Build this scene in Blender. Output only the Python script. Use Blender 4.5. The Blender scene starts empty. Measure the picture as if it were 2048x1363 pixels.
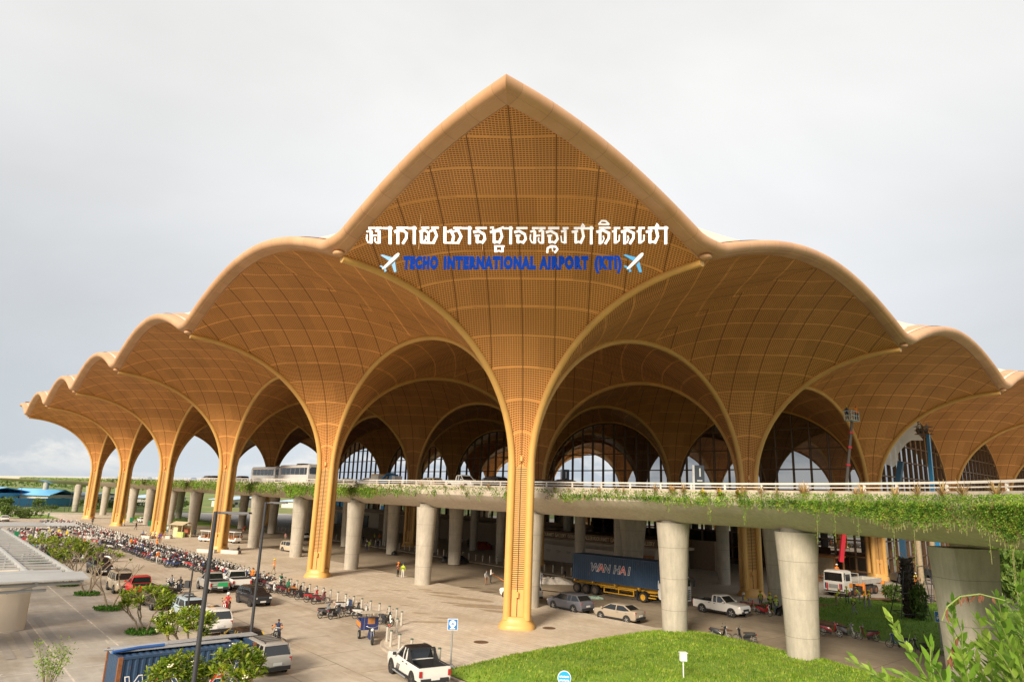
import bpy, math, random
import numpy as np
from mathutils import Vector, Matrix, noise
random.seed(7)
R = math.radians
SC = bpy.context.scene
COL = SC.collection

# ------------------------------------------------------------------ camera
CAM_POS = Vector((3.038, -57.2582, 10.2397)); YAW, PITCH, ROLL = -0.0739, 0.2276, 0.0354
F_PX = 1336.0
def cam_axes():
    cy, sy, cp, sp = math.cos(YAW), math.sin(YAW), math.cos(PITCH), math.sin(PITCH)
    f = Vector((sy*cp, cy*cp, sp)); r = Vector((cy, -sy, 0)); u = r.cross(f)
    cr, sr = math.cos(ROLL), math.sin(ROLL)
    return r*cr+u*sr, u*cr-r*sr, f
AX, AY, AF = cam_axes()
cam = bpy.data.cameras.new('camera'); co = bpy.data.objects.new('camera', cam); COL.objects.link(co)
M = Matrix((AX, AY, -AF)).transposed().to_4x4(); M.translation = CAM_POS
co.matrix_world = M
cam.sensor_width = 36.0; cam.lens = 36.0*F_PX/2048.0
cam.clip_start = 0.1; cam.clip_end = 6000
SC.camera = co
def G(u, v, z=0.0):
    """point on the level z seen at photo position u, v (survey of the place from the photograph)"""
    d = AX*((u-1024)/F_PX) - AY*((v-681.5)/F_PX) + AF
    t = (z-CAM_POS.z)/d.z
    p = CAM_POS + d*t
    return Vector((p.x, p.y, z))
S2 = 2**-.5
def W(al, be, z=0.0):
    """site grid: al runs along the left facade, be along the right one"""
    return Vector(((be-al)*S2, (al+be)*S2, z))
DA = Vector((-S2, S2, 0)); DB = Vector((S2, S2, 0))
ANG_A = math.atan2(S2, -S2); ANG_B = math.atan2(S2, S2)

# ------------------------------------------------------------------ light
SUN_EL, SUN_AZ = R(28), R(201)          # low soft sun behind the viewer's left shoulder (azimuth from +Y, clockwise)
w = bpy.data.worlds.new('World'); SC.world = w; w.use_nodes = True
SC.view_settings.view_transform = 'Standard'; SC.view_settings.look = 'None'
SC.view_settings.exposure = 0.78; SC.view_settings.gamma = 1.0
sun = bpy.data.lights.new('sun', 'SUN'); sun.energy = 3.3; sun.angle = R(17); sun.color = (1.0, 0.87, 0.70)
so = bpy.data.objects.new('sun', sun); COL.objects.link(so)
sd = Vector((math.sin(SUN_AZ)*math.cos(SUN_EL), math.cos(SUN_AZ)*math.cos(SUN_EL), math.sin(SUN_EL)))
so.rotation_euler = sd.to_track_quat('Z', 'Y').to_euler()

# ------------------------------------------------------------------ node helpers
class NT:
    def __init__(s, tree): s.t = tree; s.n = tree.nodes; s.l = tree.links
    def put(s, sock, val):
        if hasattr(val, 'is_linked') or hasattr(val, 'links'): s.l.new(val, sock)
        elif isinstance(val, (tuple, list)) and len(val) == 3 and sock.type == 'RGBA': sock.default_value = (*val, 1)
        else: sock.default_value = val
    def math(s, op, a, b=None, c=None, clamp=False):
        n = s.n.new('ShaderNodeMath'); n.operation = op; n.use_clamp = clamp
        for i, x in enumerate((a, b, c)):
            if x is not None: s.put(n.inputs[i], x)
        return n.outputs[0]
    def mix(s, fac, a, b, blend='MIX'):
        n = s.n.new('ShaderNodeMix'); n.data_type = 'RGBA'; n.blend_type = blend
        s.put(n.inputs[0], fac); s.put(n.inputs[6], a); s.put(n.inputs[7], b)
        return n.outputs[2]
    def noise(s, scale, detail=4, rough=.55, vec=None, dist=0):
        n = s.n.new('ShaderNodeTexNoise'); n.inputs['Scale'].default_value = scale; n.inputs['Detail'].default_value = detail
        n.inputs['Roughness'].default_value = rough; n.inputs['Distortion'].default_value = dist
        if vec is not None: s.l.new(vec, n.inputs['Vector'])
        return n.outputs[0]
    def ramp(s, fac, stops, interp='LINEAR'):
        n = s.n.new('ShaderNodeValToRGB'); s.put(n.inputs[0], fac); cr = n.color_ramp; cr.interpolation = interp
        while len(cr.elements) < len(stops): cr.elements.new(.5)
        for e, (p, c) in zip(cr.elements, stops): e.position = p; e.color = (*c, 1) if len(c) == 3 else c
        return n.outputs[0]
    def rng(s, v, a, b, c=0, d=1, smooth=False):
        n = s.n.new('ShaderNodeMapRange'); n.clamp = True
        if smooth: n.interpolation_type = 'SMOOTHSTEP'
        for k, x in zip((0, 1, 2, 3, 4), (v, a, b, c, d)): s.put(n.inputs[k], x)
        return n.outputs[0]
    def coord(s, kind='Object'): return s.n.new('ShaderNodeTexCoord').outputs[kind]
    def pos(s): return s.n.new('ShaderNodeNewGeometry').outputs['Position']
    def sep(s, v):
        n = s.n.new('ShaderNodeSeparateXYZ'); s.l.new(v, n.inputs[0]); return n.outputs
    def comb(s, x, y, z):
        n = s.n.new('ShaderNodeCombineXYZ')
        for i, q in enumerate((x, y, z)): s.put(n.inputs[i], q)
        return n.outputs[0]
    def mapping(s, vec, scale=(1, 1, 1), rot=(0, 0, 0), loc=(0, 0, 0)):
        n = s.n.new('ShaderNodeMapping'); s.l.new(vec, n.inputs[0])
        n.inputs['Scale'].default_value = scale; n.inputs['Rotation'].default_value = rot; n.inputs['Location'].default_value = loc
        return n.outputs[0]
    def bump(s, h, strength=.3, dist=.05):
        n = s.n.new('ShaderNodeBump'); n.inputs['Strength'].default_value = strength; n.inputs['Distance'].default_value = dist
        s.l.new(h, n.inputs['Height']); return n.outputs[0]
MATS = {}
def newmat(name):
    m = bpy.data.materials.new(name); m.use_nodes = True; MATS[name] = m
    t = NT(m.node_tree); b = m.node_tree.nodes['Principled BSDF']; return m, t, b
def mat(name, col, rough=.6, metal=0.0, var=.12, scale=3.0, bump=0.0, spec=.5, coat=0.0, bscale=None, emit=None):
    """plain procedural paint / cloth / metal with slight tonal variation"""
    if name in MATS: return MATS[name]
    m, t, b = newmat(name)
    p = t.coord('Object')
    n = t.noise(scale, 5, .6, p)
    f = t.rng(n, .3, .7, 1-var, 1+var)
    c = t.mix(1.0, (*col,), t.comb(f, f, f), 'MULTIPLY')
    t.put(b.inputs['Base Color'], c)
    b.inputs['Roughness'].default_value = rough; b.inputs['Metallic'].default_value = metal
    b.inputs['Specular IOR Level'].default_value = spec; b.inputs['Coat Weight'].default_value = coat
    if coat: b.inputs['Coat Roughness'].default_value = .06
    if bump:
        t.put(b.inputs['Normal'], t.bump(t.noise(bscale or scale*6, 4, .6, p), bump, .03))
    if emit: 
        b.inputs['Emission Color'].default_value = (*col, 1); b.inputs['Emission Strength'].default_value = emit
    return m

# ------------------------------------------------------------------ overcast sky
nt = NT(w.node_tree); bg = w.node_tree.nodes['Background']
sky = w.node_tree.nodes.new('ShaderNodeTexSky'); sky.sky_type = 'NISHITA'; sky.sun_disc = False
sky.sun_elevation = SUN_EL; sky.sun_rotation = SUN_AZ; sky.air_density = 1.2; sky.dust_density = 2.0
dirv = nt.coord('Generated'); dx, dy, dz = nt.sep(dirv)
el = nt.math('MAXIMUM', dz, 0.0)
n1 = nt.noise(1.3, 5, .55, nt.mapping(dirv, (1, 1, 2.2)), .4)
n2 = nt.noise(5.0, 6, .6, nt.mapping(dirv, (1, 1, 3.2)), .6)
base = nt.ramp(el, [(0, (.55, .60, .65)), (.07, (.53, .575, .62)), (.22, (.60, .62, .645)), (.5, (.80, .795, .785)), (1, (.92, .905, .88))])
# the cloud sheet is thinnest ahead and a little right of the view
ahead = nt.math('ADD', nt.math('MULTIPLY', dx, -.02), nt.math('MULTIPLY', dy, 1.0))
thin = nt.rng(ahead, .72, 1.0, 0, .26, True)
br = nt.math('ADD', nt.rng(n1, .3, .72, .87, 1.06), thin)
c = nt.mix(1.0, base, nt.comb(br, br, br), 'MULTIPLY')
# low cumulus bank near the horizon
bank = nt.rng(n2, .47, .62, 0, 1, True)
low = nt.math('MULTIPLY', nt.rng(dz, .004, .03, .3, 1), nt.rng(dz, .05, .095, 1, 0))
c = nt.mix(nt.math('MULTIPLY', nt.math('MULTIPLY', bank, low), .75), c, (.86, .84, .80))
sk = nt.mix(1.0, sky.outputs[0], (.1, .1, .1), 'MULTIPLY')
c = nt.mix(.94, sk, c)
nt.put(bg.inputs[0], c); bg.inputs[1].default_value = .665

# ------------------------------------------------------------------ mesh builder
def PL(u, v, y):
    """point on the upright plane at depth y seen at photo position u, v"""
    d = AX*((u-1024)/F_PX) - AY*((v-681.5)/F_PX) + AF
    return CAM_POS + d*((y-CAM_POS.y)/d.y)
def RAY(u, v, dist):
    return CAM_POS + (AX*((u-1024)/F_PX) - AY*((v-681.5)/F_PX) + AF)*dist
class MB:
    def __init__(s): s.v = []; s.f = []; s.m = []; s.uv = None
    def add(s, vs, fs, mi=0):
        o = len(s.v); s.v += [tuple(x) for x in vs]; s.f += [tuple(i+o for i in f) for f in fs]; s.m += [mi]*len(fs)
        return s
    def box(s, c, d, rz=0, mi=0, taper=1.0, ry=0):
        x, y, z = d[0]/2, d[1]/2, d[2]/2
        vs = [Vector((a*x*(taper if e > 0 else 1), b*y*(taper if e > 0 else 1), e*z)) for e in (-1, 1) for a, b in ((-1, -1), (1, -1), (1, 1), (-1, 1))]
        m = Matrix.Rotation(rz, 3, 'Z') @ Matrix.Rotation(ry, 3, 'Y')
        return s.add([m @ q + Vector(c) for q in vs], [(3, 2, 1, 0), (4, 5, 6, 7), (0, 1, 5, 4), (1, 2, 6, 5), (2, 3, 7, 6), (3, 0, 4, 7)], mi)
    def rings(s, rs, mi=0, caps=True, close=True):
        if len(rs) > 2 and rs[0][0] == rs[-1][0] and rs[0][1] == rs[-1][1]: caps = False
        n = len(rs[0]); vs = [p for r in rs for p in r]; fs = []
        for k in range(len(rs)-1):
            for i in range(n if close else n-1):
                j = (i+1) % n; fs.append((k*n+i, k*n+j, (k+1)*n+j, (k+1)*n+i))
        if caps and close: fs.append(tuple(range(n-1, -1, -1))); fs.append(tuple((len(rs)-1)*n+i for i in range(n)))
        return s.add(vs, fs, mi)
    def tube(s, path, r, n=8, mi=0, caps=True):
        path = [Vector(p) for p in path]; rs = []
        rr = r if isinstance(r, (list, tuple)) else [r]*len(path)
        up = None
        for k, p in enumerate(path):
            d = (path[min(k+1, len(path)-1)]-path[max(k-1, 0)]).normalized()
            if up is None: up = Vector((0, 0, 1)) if abs(d.z) < .9 else Vector((1, 0, 0))
            a = d.cross(up)
            if a.length < 1e-4: a = d.cross(Vector((0, 1, 0)))
            a.normalize(); b = a.cross(d).normalized(); up = b
            rs.append([p+(a*math.cos(t*2*math.pi/n)+b*math.sin(t*2*math.pi/n))*rr[k] for t in range(n)])
        return s.rings(rs, mi, caps)
    def lathe(s, prof, c=(0, 0, 0), n=16, mi=0, axis='Z'):
        rs = []
        for r, h in prof:
            ring = []
            for t in range(n):
                a = t*2*math.pi/n; x, y = r*math.cos(a), r*math.sin(a)
                q = (x, y, h) if axis == 'Z' else ((x, h, -y) if axis == 'Y' else (h, x, y))
                ring.append(Vector(q)+Vector(c))
            rs.append(ring)
        return s.rings(rs, mi)
    def ell(s, c, r, n=10, k=6, mi=0):
        return s.lathe([(max(1e-3, math.sin(math.pi*i/k)), -math.cos(math.pi*i/k)) for i in range(k+1)], (0, 0, 0), n, mi).scale_last(n*(k+1), c, r)
    def scale_last(s, cnt, c, r):
        for i in range(len(s.v)-cnt, len(s.v)):
            x, y, z = s.v[i]; s.v[i] = (x*r[0]+c[0], y*r[1]+c[1], z*r[2]+c[2])
        return s
    def merge(s, o, mat4=None, mi=None):
        b = len(s.v)
        s.v += [tuple(mat4 @ Vector(p)) if mat4 else p for p in o.v]; s.f += [tuple(i+b for i in f) for f in o.f]
        s.m += (o.m if mi is None else [mi]*len(o.f)); return s
    def mesh(s, name, mats, smooth=35):
        me = bpy.data.meshes.new(name); me.from_pydata(s.v, [], s.f)
        if not isinstance(mats, (list, tuple)): mats = [mats]
        for m in mats: me.materials.append(m)
        if len(mats) > 1: me.polygons.foreach_set('material_index', s.m)
        if s.uv is not None:
            l = me.uv_layers.new(name='UVMap')
            vi = np.empty(len(me.loops), int); me.loops.foreach_get('vertex_index', vi)
            l.data.foreach_set('uv', np.array(s.uv, np.float32)[vi].ravel())
        if smooth:
            me.polygons.foreach_set('use_smooth', [True]*len(me.polygons)); me.set_sharp_from_angle(angle=R(smooth))
        me.update(); return me
    def build(s, name, mats, parent=None, smooth=35, loc=None, rz=0):
        o = bpy.data.objects.new(name, s.mesh(name, mats, smooth)); COL.objects.link(o)
        if parent: o.parent = parent
        if loc is not None: o.location = loc
        if rz: o.rotation_euler.z = rz
        return o
def tag(o, label=None, cat=None, group=None, kind=None):
    if label: o['label'] = label
    if cat: o['category'] = cat
    if group: o['group'] = group
    if kind: o['kind'] = kind
    return o
def thing(name, label, cat, loc=(0, 0, 0), rz=0, group=None):
    o = bpy.data.objects.new(name, None); COL.objects.link(o); o.location = loc; o.rotation_euler.z = rz
    o.empty_display_size = .2
    return tag(o, label, cat, group)
def kids(o): return [c for c in KIDS.get(o.name, [])]
KIDS = {}
def dup(root, loc=None, rz=None, label=None, group=None, mats=None):
    """copy of a thing with copies of its parts and sub-parts; mats maps a material to another one"""
    def cp(o, par):
        c = o.copy(); COL.objects.link(c); c.parent = par
        if mats and c.type == 'MESH':
            for sl in c.material_slots:
                if sl.material in mats:
                    q = mats[sl.material]; sl.link = 'OBJECT'; sl.material = q
        for ch in o.children: cp(ch, c)
        return c
    c = cp(root, None)
    if loc is not None: c.location = loc
    if rz is not None: c.rotation_euler.z = rz
    if label: c['label'] = label
    if group: c['group'] = group
    return c
def text(name, body, size, m, parent, loc, rot, extrude=.02, offset=0.0, align='CENTER', shear=0, sx=1.0, spacing=1.0):
    cu = bpy.data.curves.new(name, 'FONT'); cu.body = body; cu.size = size; cu.extrude = extrude; cu.offset = offset
    cu.align_x = align; cu.shear = shear; cu.space_character = spacing; cu.resolution_u = 3
    tmp = bpy.data.objects.new(name, cu); COL.objects.link(tmp)
    bpy.context.view_layer.update()
    me = bpy.data.meshes.new_from_object(tmp.evaluated_get(bpy.context.evaluated_depsgraph_get()))
    bpy.data.objects.remove(tmp); bpy.data.curves.remove(cu)
    me.materials.clear(); me.materials.append(m); me.name = name
    o = bpy.data.objects.new(name, me); COL.objects.link(o); o.location = loc
    o.rotation_euler = rot; o.scale = (sx, 1, 1)
    if parent: o.parent = parent
    return o
# ================================================================== terminal: vaulted canopy on tree columns
L = 36.0; H = 18.0; C0 = 1.12; ZC = 12.6; VZ = 26.5; CZ = 30.65; RR = .29
def grille_mat(name, base, dark, pu=.2, pv=.19, panel=2.6, band=2.8, shaft=False):
    m, t, b = newmat(name)
    uvn = t.n.new('ShaderNodeUVMap'); uvn.uv_map = 'UVMap'
    u, v, _ = t.sep(uvn.outputs[0])
    fr = lambda x, p: t.math('FRACT', t.math('DIVIDE', x, p))
    us = fr(t.math('ADD', u, 1000*pu), pu); vs = fr(t.math('ADD', v, 1000*pv), pv)
    hv = t.math('MULTIPLY', t.math('GREATER_THAN', vs, .42 if not shaft else .62), t.math('LESS_THAN', vs, .97))
    hu = t.math('MULTIPLY', t.math('GREATER_THAN', us, .26), t.math('LESS_THAN', us, 1.0)) if not shaft else 1.0
    hole = t.math('MULTIPLY', hv, hu)
    pb = fr(t.math('ADD', v, 1000*band), band); inband = t.math('LESS_THAN', pb, .075)
    hole = t.math('MULTIPLY', hole, t.math('SUBTRACT', 1.0, inband))
    pl = fr(t.math('ADD', u, 1000*panel+panel*.5*(0 if shaft else 1)-(0 if not shaft else -.03)), panel)
    pl2 = t.math('ABSOLUTE', t.math('SUBTRACT', fr(t.math('ADD', u, 1000*panel+(.5*panel)), panel), .5))
    line = t.math('LESS_THAN', pl2, (.035)/panel if not shaft else .035/panel)
    n = t.noise(.35, 4, .6, t.pos())
    col = t.mix(t.rng(n, .35, .65, 0, .35), base, tuple(x*.8 for x in base))
    # every slat panel has a slightly different anodised tone
    cell = t.n.new('ShaderNodeTexWhiteNoise'); cell.noise_dimensions = '2D'
    t.l.new(t.comb(t.math('FLOOR', t.math('DIVIDE', t.math('ADD', u, panel*1000.5), panel)), t.math('FLOOR', t.math('DIVIDE', v, band)), 0), cell.inputs['Vector'])
    k = t.rng(cell.outputs['Value'], 0, 1, .9, 1.1)
    col = t.mix(1.0, col, t.comb(k, k, k), 'MULTIPLY')
    col = t.mix(hole, col, dark)
    col = t.mix(line, col, tuple(x*.7 for x in dark))
    t.put(b.inputs['Base Color'], col)
    b.inputs['Roughness'].default_value = .5; b.inputs['Metallic'].default_value = 0.0
    b.inputs['Specular IOR Level'].default_value = .3
    hgt = t.math('SUBTRACT', 1.0, t.math('MAXIMUM', hole, line))
    t.put(b.inputs['Normal'], t.bump(hgt, .6, .05))
    return m
GOLD = (.50, .255, .075)
M_soffit = grille_mat('gold_slat_grille', (.79, .375, .115), (.25, .095, .022))
M_shaft = grille_mat('gold_shaft_slats', (.72, .41, .14), (.10, .045, .014), pv=.16, panel=1.0, band=40, shaft=True)
M_rib = mat('gold_tube', (.66, .38, .11), .42, .0, .08, .5, spec=.5)
def edge_mat():
    m, t, b = newmat('roof_edge_bronze')
    p = t.mapping(t.pos(), rot=(0, 0, R(45))); x, y, z = t.sep(p)
    ax = t.math('ADD', t.math('MULTIPLY', t.math('LESS_THAN', y, -16.5), 0), x)
    jx = t.math('LESS_THAN', t.math('FRACT', t.math('DIVIDE', t.math('ADD', x, 900), 2.25)), .025)
    jy = t.math('LESS_THAN', t.math('FRACT', t.math('DIVIDE', t.math('ADD', y, 900), 2.25)), .025)
    n = t.noise(.5, 6, .65, t.mapping(t.pos(), (1, 1, .4)))
    wn = t.n.new('ShaderNodeTexWhiteNoise'); wn.noise_dimensions = '2D'
    t.l.new(t.comb(t.math('FLOOR', t.math('DIVIDE', t.math('ADD', x, 900), 2.25)), t.math('FLOOR', t.math('DIVIDE', t.math('ADD', y, 900), 2.25)), 0), wn.inputs['Vector'])
    k = t.rng(wn.outputs['Value'], 0, 1, .93, 1.06)
    c = t.mix(t.rng(n, .3, .7), (.53, .285, .135), (.61, .35, .19)); c = t.mix(1.0, c, t.comb(k, k, k), 'MULTIPLY')
    c = t.mix(t.math('MULTIPLY', t.math('MAXIMUM', jx, jy), .35), c, (.22, .11, .05))
    t.put(b.inputs['Base Color'], c); b.inputs['Roughness'].default_value = .5; return m
M_edge = edge_mat()
def shell_mat():
    m, t, b = newmat('roof_shell_cladding')
    p = t.mapping(t.pos(), rot=(0, 0, R(45))); x, y, z = t.sep(p)
    fx = t.math('LESS_THAN', t.math('FRACT', t.math('DIVIDE', t.math('ADD', x, 900), 2.2)), .03)
    fy = t.math('LESS_THAN', t.math('FRACT', t.math('DIVIDE', t.math('ADD', y, 900), 2.2)), .03)
    n = t.noise(.2, 5, .6, t.pos())
    c = t.mix(t.rng(n, .3, .7), (.80, .58, .43), (.86, .66, .52))
    c = t.mix(t.math('MULTIPLY', t.math('MAXIMUM', fx, fy), .3), c, (.45, .3, .2))
    t.put(b.inputs['Base Color'], c); b.inputs['Roughness'].default_value = .55
    return m
M_shell = shell_mat()
def q_of(tau): return math.sqrt(max(0, 1-(1-tau)**2.1))**1.02
def edge_z(v): return VZ + (CZ-VZ)*math.sin(math.pi/2*min(1, max(0, v/H)))**.95
def ray(phi, tau):
    c, s_ = math.cos(phi), math.sin(phi); mx, mn = max(c, s_), min(c, s_)
    t0 = C0/(c+s_); m = 2.0/max(.004, 1-tau)**.9
    t1 = H/mx/(1+(mn/mx)**m)**(1/m)
    t = t0*(1-tau)+t1*tau
    k = tau*tau
    e = edge_z(H*mn/mx)*k+(VZ+2.3*math.sin(2*phi))*(1-k)
    return t*c, t*s_, ZC+(e-ZC)*q_of(tau)
# arc length along the centre of a face, used to space the slats
_S = [(0, 0)]
for k in range(1, 201):
    x0, y0, z0 = ray(math.pi/4, (k-1)/200); x1, y1, z1 = ray(math.pi/4, k/200)
    _S.append((math.hypot(x1, y1), _S[-1][1]+math.dist((x0, y0, z0), (x1, y1, z1))))
_sx = np.array([a for a, b in _S]); _sy = np.array([b for a, b in _S]); _sx[0] = C0*S2
def slat_v(p, q):
    n = 1.18; r = (p**n+q**n)**(1/n); r *= math.sqrt(2)/2**(1/n)
    return float(np.interp(r, _sx, _sy)) + max(0, r-25.4)
NP, NTU = 28, 22
def canopy_mesh(quads, name):
    b = MB(); b.uv = []
    for k in quads:
        rot = Matrix.Rotation(ANG_A + k*math.pi/2, 3, 'Z')
        vs = []
        for j in range(NTU+1):
            tau = (j/NTU)**1.6
            for i in range(NP+1):
                p, q, z = ray(math.pi/2*i/NP, tau)
                vs.append(rot @ Vector((p, q, z))); b.uv.append(((p-q)*S2, slat_v(p, q)))
        n = NP+1
        b.add(vs, [(j*n+i, (j+1)*n+i, (j+1)*n+i+1, j*n+i+1) for j in range(NTU) for i in range(NP)])
    return b.mesh(name, M_soffit, 60)
def rib_mesh(k):
    b = MB(); d = Matrix.Rotation(ANG_A+k*math.pi/2, 3, 'Z') @ Vector((1, 0, 0))
    path = [d*C0+Vector((0, 0, z)) for z in (.7, 4, 8, ZC-1, ZC)]
    for i in range(1, 27):
        p, q, z = ray(0, (i/26)**2); path.append(d*p+Vector((0, 0, z-.10)))
    b.tube(path, [RR+.03]*5+[RR]*26, 10)
    return b.mesh('rib', M_rib, 60)
def shaft_mesh():
    b = MB(); b.uv = []
    for k in range(4):
        m = Matrix.Rotation(ANG_A+k*math.pi/2, 3, 'Z')
        a, c = m @ Vector((C0, 0, 0)), m @ Vector((0, C0, 0)); hw = C0*S2
        inn = .97
        vs = [a*inn+Vector((0, 0, .6)), c*inn+Vector((0, 0, .6)), c*inn+Vector((0, 0, ZC+.4)), a*inn+Vector((0, 0, ZC+.4))]
        b.uv += [(hw, .6), (-hw, .6), (-hw, ZC+.4), (hw, ZC+.4)]
        b.add(vs, [(0, 1, 2, 3)])
    return b.mesh('shaft', M_shaft, 0)
def plinth_mesh():
    b = MB(); rs = []
    for r, z in ((1.72, 0), (1.72, .16), (1.62, .36), (1.42, .55), (1.36, .8), (1.34, .95)):
        ring = []
        for t in range(32):
            a = t*2*math.pi/32; n = 3.2
            rr = r*.86/((abs(math.cos(a))**n+abs(math.sin(a))**n)**(1/n))
            ring.append(Vector((rr*math.cos(a), rr*math.sin(a), z)))
        rs.append(ring)
    b.rings(rs); return b.mesh('plinth', M_rib, 40)
ME_fx = MB().box((0, 0, 0), (.28, .2, .42)).mesh('spotlight', M_rib, 30)
terminal = thing('terminal_building', 'vast golden airport terminal with a scalloped vaulted roof on tree shaped columns', 'terminal')
ME_can = canopy_mesh(range(4), 'canopy'); ME_rib = [rib_mesh(k) for k in range(4)]; ME_sh = shaft_mesh(); ME_pl = plinth_mesh()
def obj(name, me, parent=None, loc=None, rz=0):
    o = bpy.data.objects.new(name, me); COL.objects.link(o)
    if parent: o.parent = parent
    if loc is not None: o.location = loc
    o.rotation_euler.z = rz
    return o
def tree_column(i, j, base=True):
    o = obj('column', ME_can, terminal, W(i*L, j*L))
    for k in range(4): obj('rib', ME_rib[k], o)
    obj('shaft', ME_sh, o); obj('plinth', ME_pl, o)
    if i*j == 0 and i+j < 6:
        for k in (1, 2, 3):
            for z in (2.6, 13.3):
                a = ANG_A+k*math.pi/2+math.pi/4
                obj('spotlight', ME_fx, o, Vector((math.cos(a), math.sin(a), 0))*(C0*S2+.1)+Vector((0, 0, z)), a)
    return o
COLS = [(i, j) for i in range(6) for j in range(0, 4)] + [(i, j) for i in range(0, 2) for j in range(4, 7)]
for i, j in COLS: tree_column(i, j)
# the rolled edge: swept along the front and left eaves
PROF = [(-.25, .02), (0, -.04), (.12, -.14), (.72, -.02)] + [(.74+.42*math.sin(a), .46-.44*math.cos(a)) for a in [math.pi*k/8 for k in range(9)]] + [(.3, 1.0), (-.4, 1.16), (-1.4, 1.45)]
def eave(al0, al1, fixed, axis, miter0, name):
    """eave along axis from al0 to al1 at cross position fixed"""
    b = MB(); rs = []; n = int(abs(al1-al0)/.75)
    for k in range(n+1):
        s_ = al0+(al1-al0)*k/n
        d = abs(((s_+H) % L)-H); z = edge_z(min(d, H))
        # soften the very bottom of each valley
        lift = .5*math.exp(-(d/.8)**2)
        ring = []
        for no, zz in PROF:
            off = 0
            if miter0 and k == 0: off = -no
            p = W(s_+off, fixed-no) if axis == 'a' else W(fixed-no, s_+off)
            ring.append(p+Vector((0, 0, z+zz+(lift if no > 0 or zz > .5 else 0))))
        rs.append(ring)
    b.rings(rs, 0, False, False)
    o = b.build(name, M_edge, terminal, 50); return o
eave(-H, 5.5*L, -H, 'a', True, 'eave'); eave(-H, 6.5*L, -H, 'b', True, 'eave')
pg_ = MB()
pg_ = MB().ell((0, 0, 0), (.46, .46, .22), 14, 8).mesh('valley_cap', M_edge, 60)
for k in range(0, 6): obj('valley_cap', pg_, terminal, W(k*L, -H-.25, VZ+.22))
for k in range(0, 7): obj('valley_cap', pg_, terminal, W(-H-.25, k*L, VZ+.22))
def eave_end():
    b = MB(); rs = []
    for k in range(49):
        s_ = -H+L*2.5*k/48; d = abs(((s_+H) % L)-H); z = edge_z(min(d, H))
        rs.append([W(5.5*L+no, s_)+Vector((0, 0, z+zz)) for no, zz in PROF])
    b.rings(rs, 0, False, False); b.build('eave', M_edge, terminal, 50)
eave_end()
# outer shell
def shell():
    b = MB(); na, nb = 150, 170; a0, a1, b0, b1 = -H-.1, 5.5*L, -H-.1, 6.5*L
    vs = []
    for i in range(na+1):
        for j in range(nb+1):
            al = a0+(a1-a0)*(i/na)**1.25; be = b0+(b1-b0)*(j/nb)**1.25
            pa = abs(((al+H) % L)-H); pb = abs(((be+H) % L)-H)
            dist = min(al-a0, be-b0, (a1-al))
            # height of the eave facing this point
            e = edge_z(pa) if be-b0 < al-a0 else edge_z(pb)
            f = min(1, max(0, dist/8.0)); f = f*f*(3-2*f)
            z = e+1.1+(CZ+3.1-e-1.1)*f
            vs.append(W(al, be, z))
    n = nb+1
    b.add(vs, [(i*n+j, i*n+j+1, (i+1)*n+j+1, (i+1)*n+j) for i in range(na) for j in range(nb)])
    o = b.build('roof', M_shell, terminal, 60)
    rb = MB()          # lightning conductor running along the crest
    for al in range(0, 190, 1):
        pass
    for seg in range(10):
        rb.tube([W(-6+seg*20+k*2, -8.5, CZ+3.4+.12*(k % 2)) for k in range(11)], .03, 4)
        rb.tube([W(-8.5, -6+seg*22+k*2.2, CZ+3.4+.12*(k % 2)) for k in range(11)], .03, 4)
    rb.build('lightning_conductor', mat('dark_steel', (.06, .06, .065), .5, .3), o)
    return o
shell()
# ================================================================== ground
def paving_mat(name, cols, stain, slab=(1.2, .6), joint=.02, jcol=(.25, .21, .17), rough=.75, rot=45, bumps=.15, stain_amt=.6, wet=False):
    m, t, b = newmat(name)
    p = t.mapping(t.pos(), rot=(0, 0, R(rot))); x, y, z = t.sep(p)
    br = t.n.new('ShaderNodeTexBrick'); t.l.new(p, br.inputs[0]); br.inputs['Scale'].default_value = 1.0
    br.inputs['Brick Width'].default_value = slab[0]; br.inputs['Row Height'].default_value = slab[1]; br.inputs['Mortar Size'].default_value = joint
    br.inputs['Color1'].default_value = (*cols[0], 1); br.inputs['Color2'].default_value = (*cols[1], 1); br.inputs['Mortar'].default_value = (*jcol, 1)
    n1 = t.noise(.18, 6, .62, t.pos()); n2 = t.noise(1.4, 6, .65, t.pos()); n3 = t.noise(9, 4, .6, t.pos())
    c = t.mix(t.math('MULTIPLY', t.rng(n1, .42, .62, 0, 1, True), stain_amt), br.outputs[0], stain)
    k = t.rng(n2, .25, .75, .84, 1.12); c = t.mix(1.0, c, t.comb(k, k, k), 'MULTIPLY')
    n4 = t.noise(1.0, 4, .6, t.mapping(p, (.05, 1.5, 1)))
    k = t.math('MULTIPLY', t.rng(n3, .2, .8, .93, 1.06), t.rng(n4, .3, .7, .90, 1.06)); c = t.mix(1.0, c, t.comb(k, k, k), 'MULTIPLY')
    t.put(b.inputs['Base Color'], c)
    t.put(b.inputs['Roughness'], t.rng(n1, .35, .65, rough, rough-.2))
    b.inputs['Specular IOR Level'].default_value = .35
    t.put(b.inputs['Normal'], t.bump(t.math('ADD', t.math('MULTIPLY', br.outputs[1], -.6), t.math('MULTIPLY', n3, .4)), bumps, .02))
    return m
M_plaza = paving_mat('plaza_paving', ((.68, .59, .475), (.63, .545, .435)), (.52, .42, .30), (.9, .45), .012, (.36, .28, .2), .75, 45, .1, .55)
M_road = paving_mat('parking_road_concrete', ((.54, .465, .365), (.50, .43, .335)), (.42, .34, .25), (5.2, 3.4), .05, (.30, .24, .17), .8, 45, .12, .75)
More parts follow.
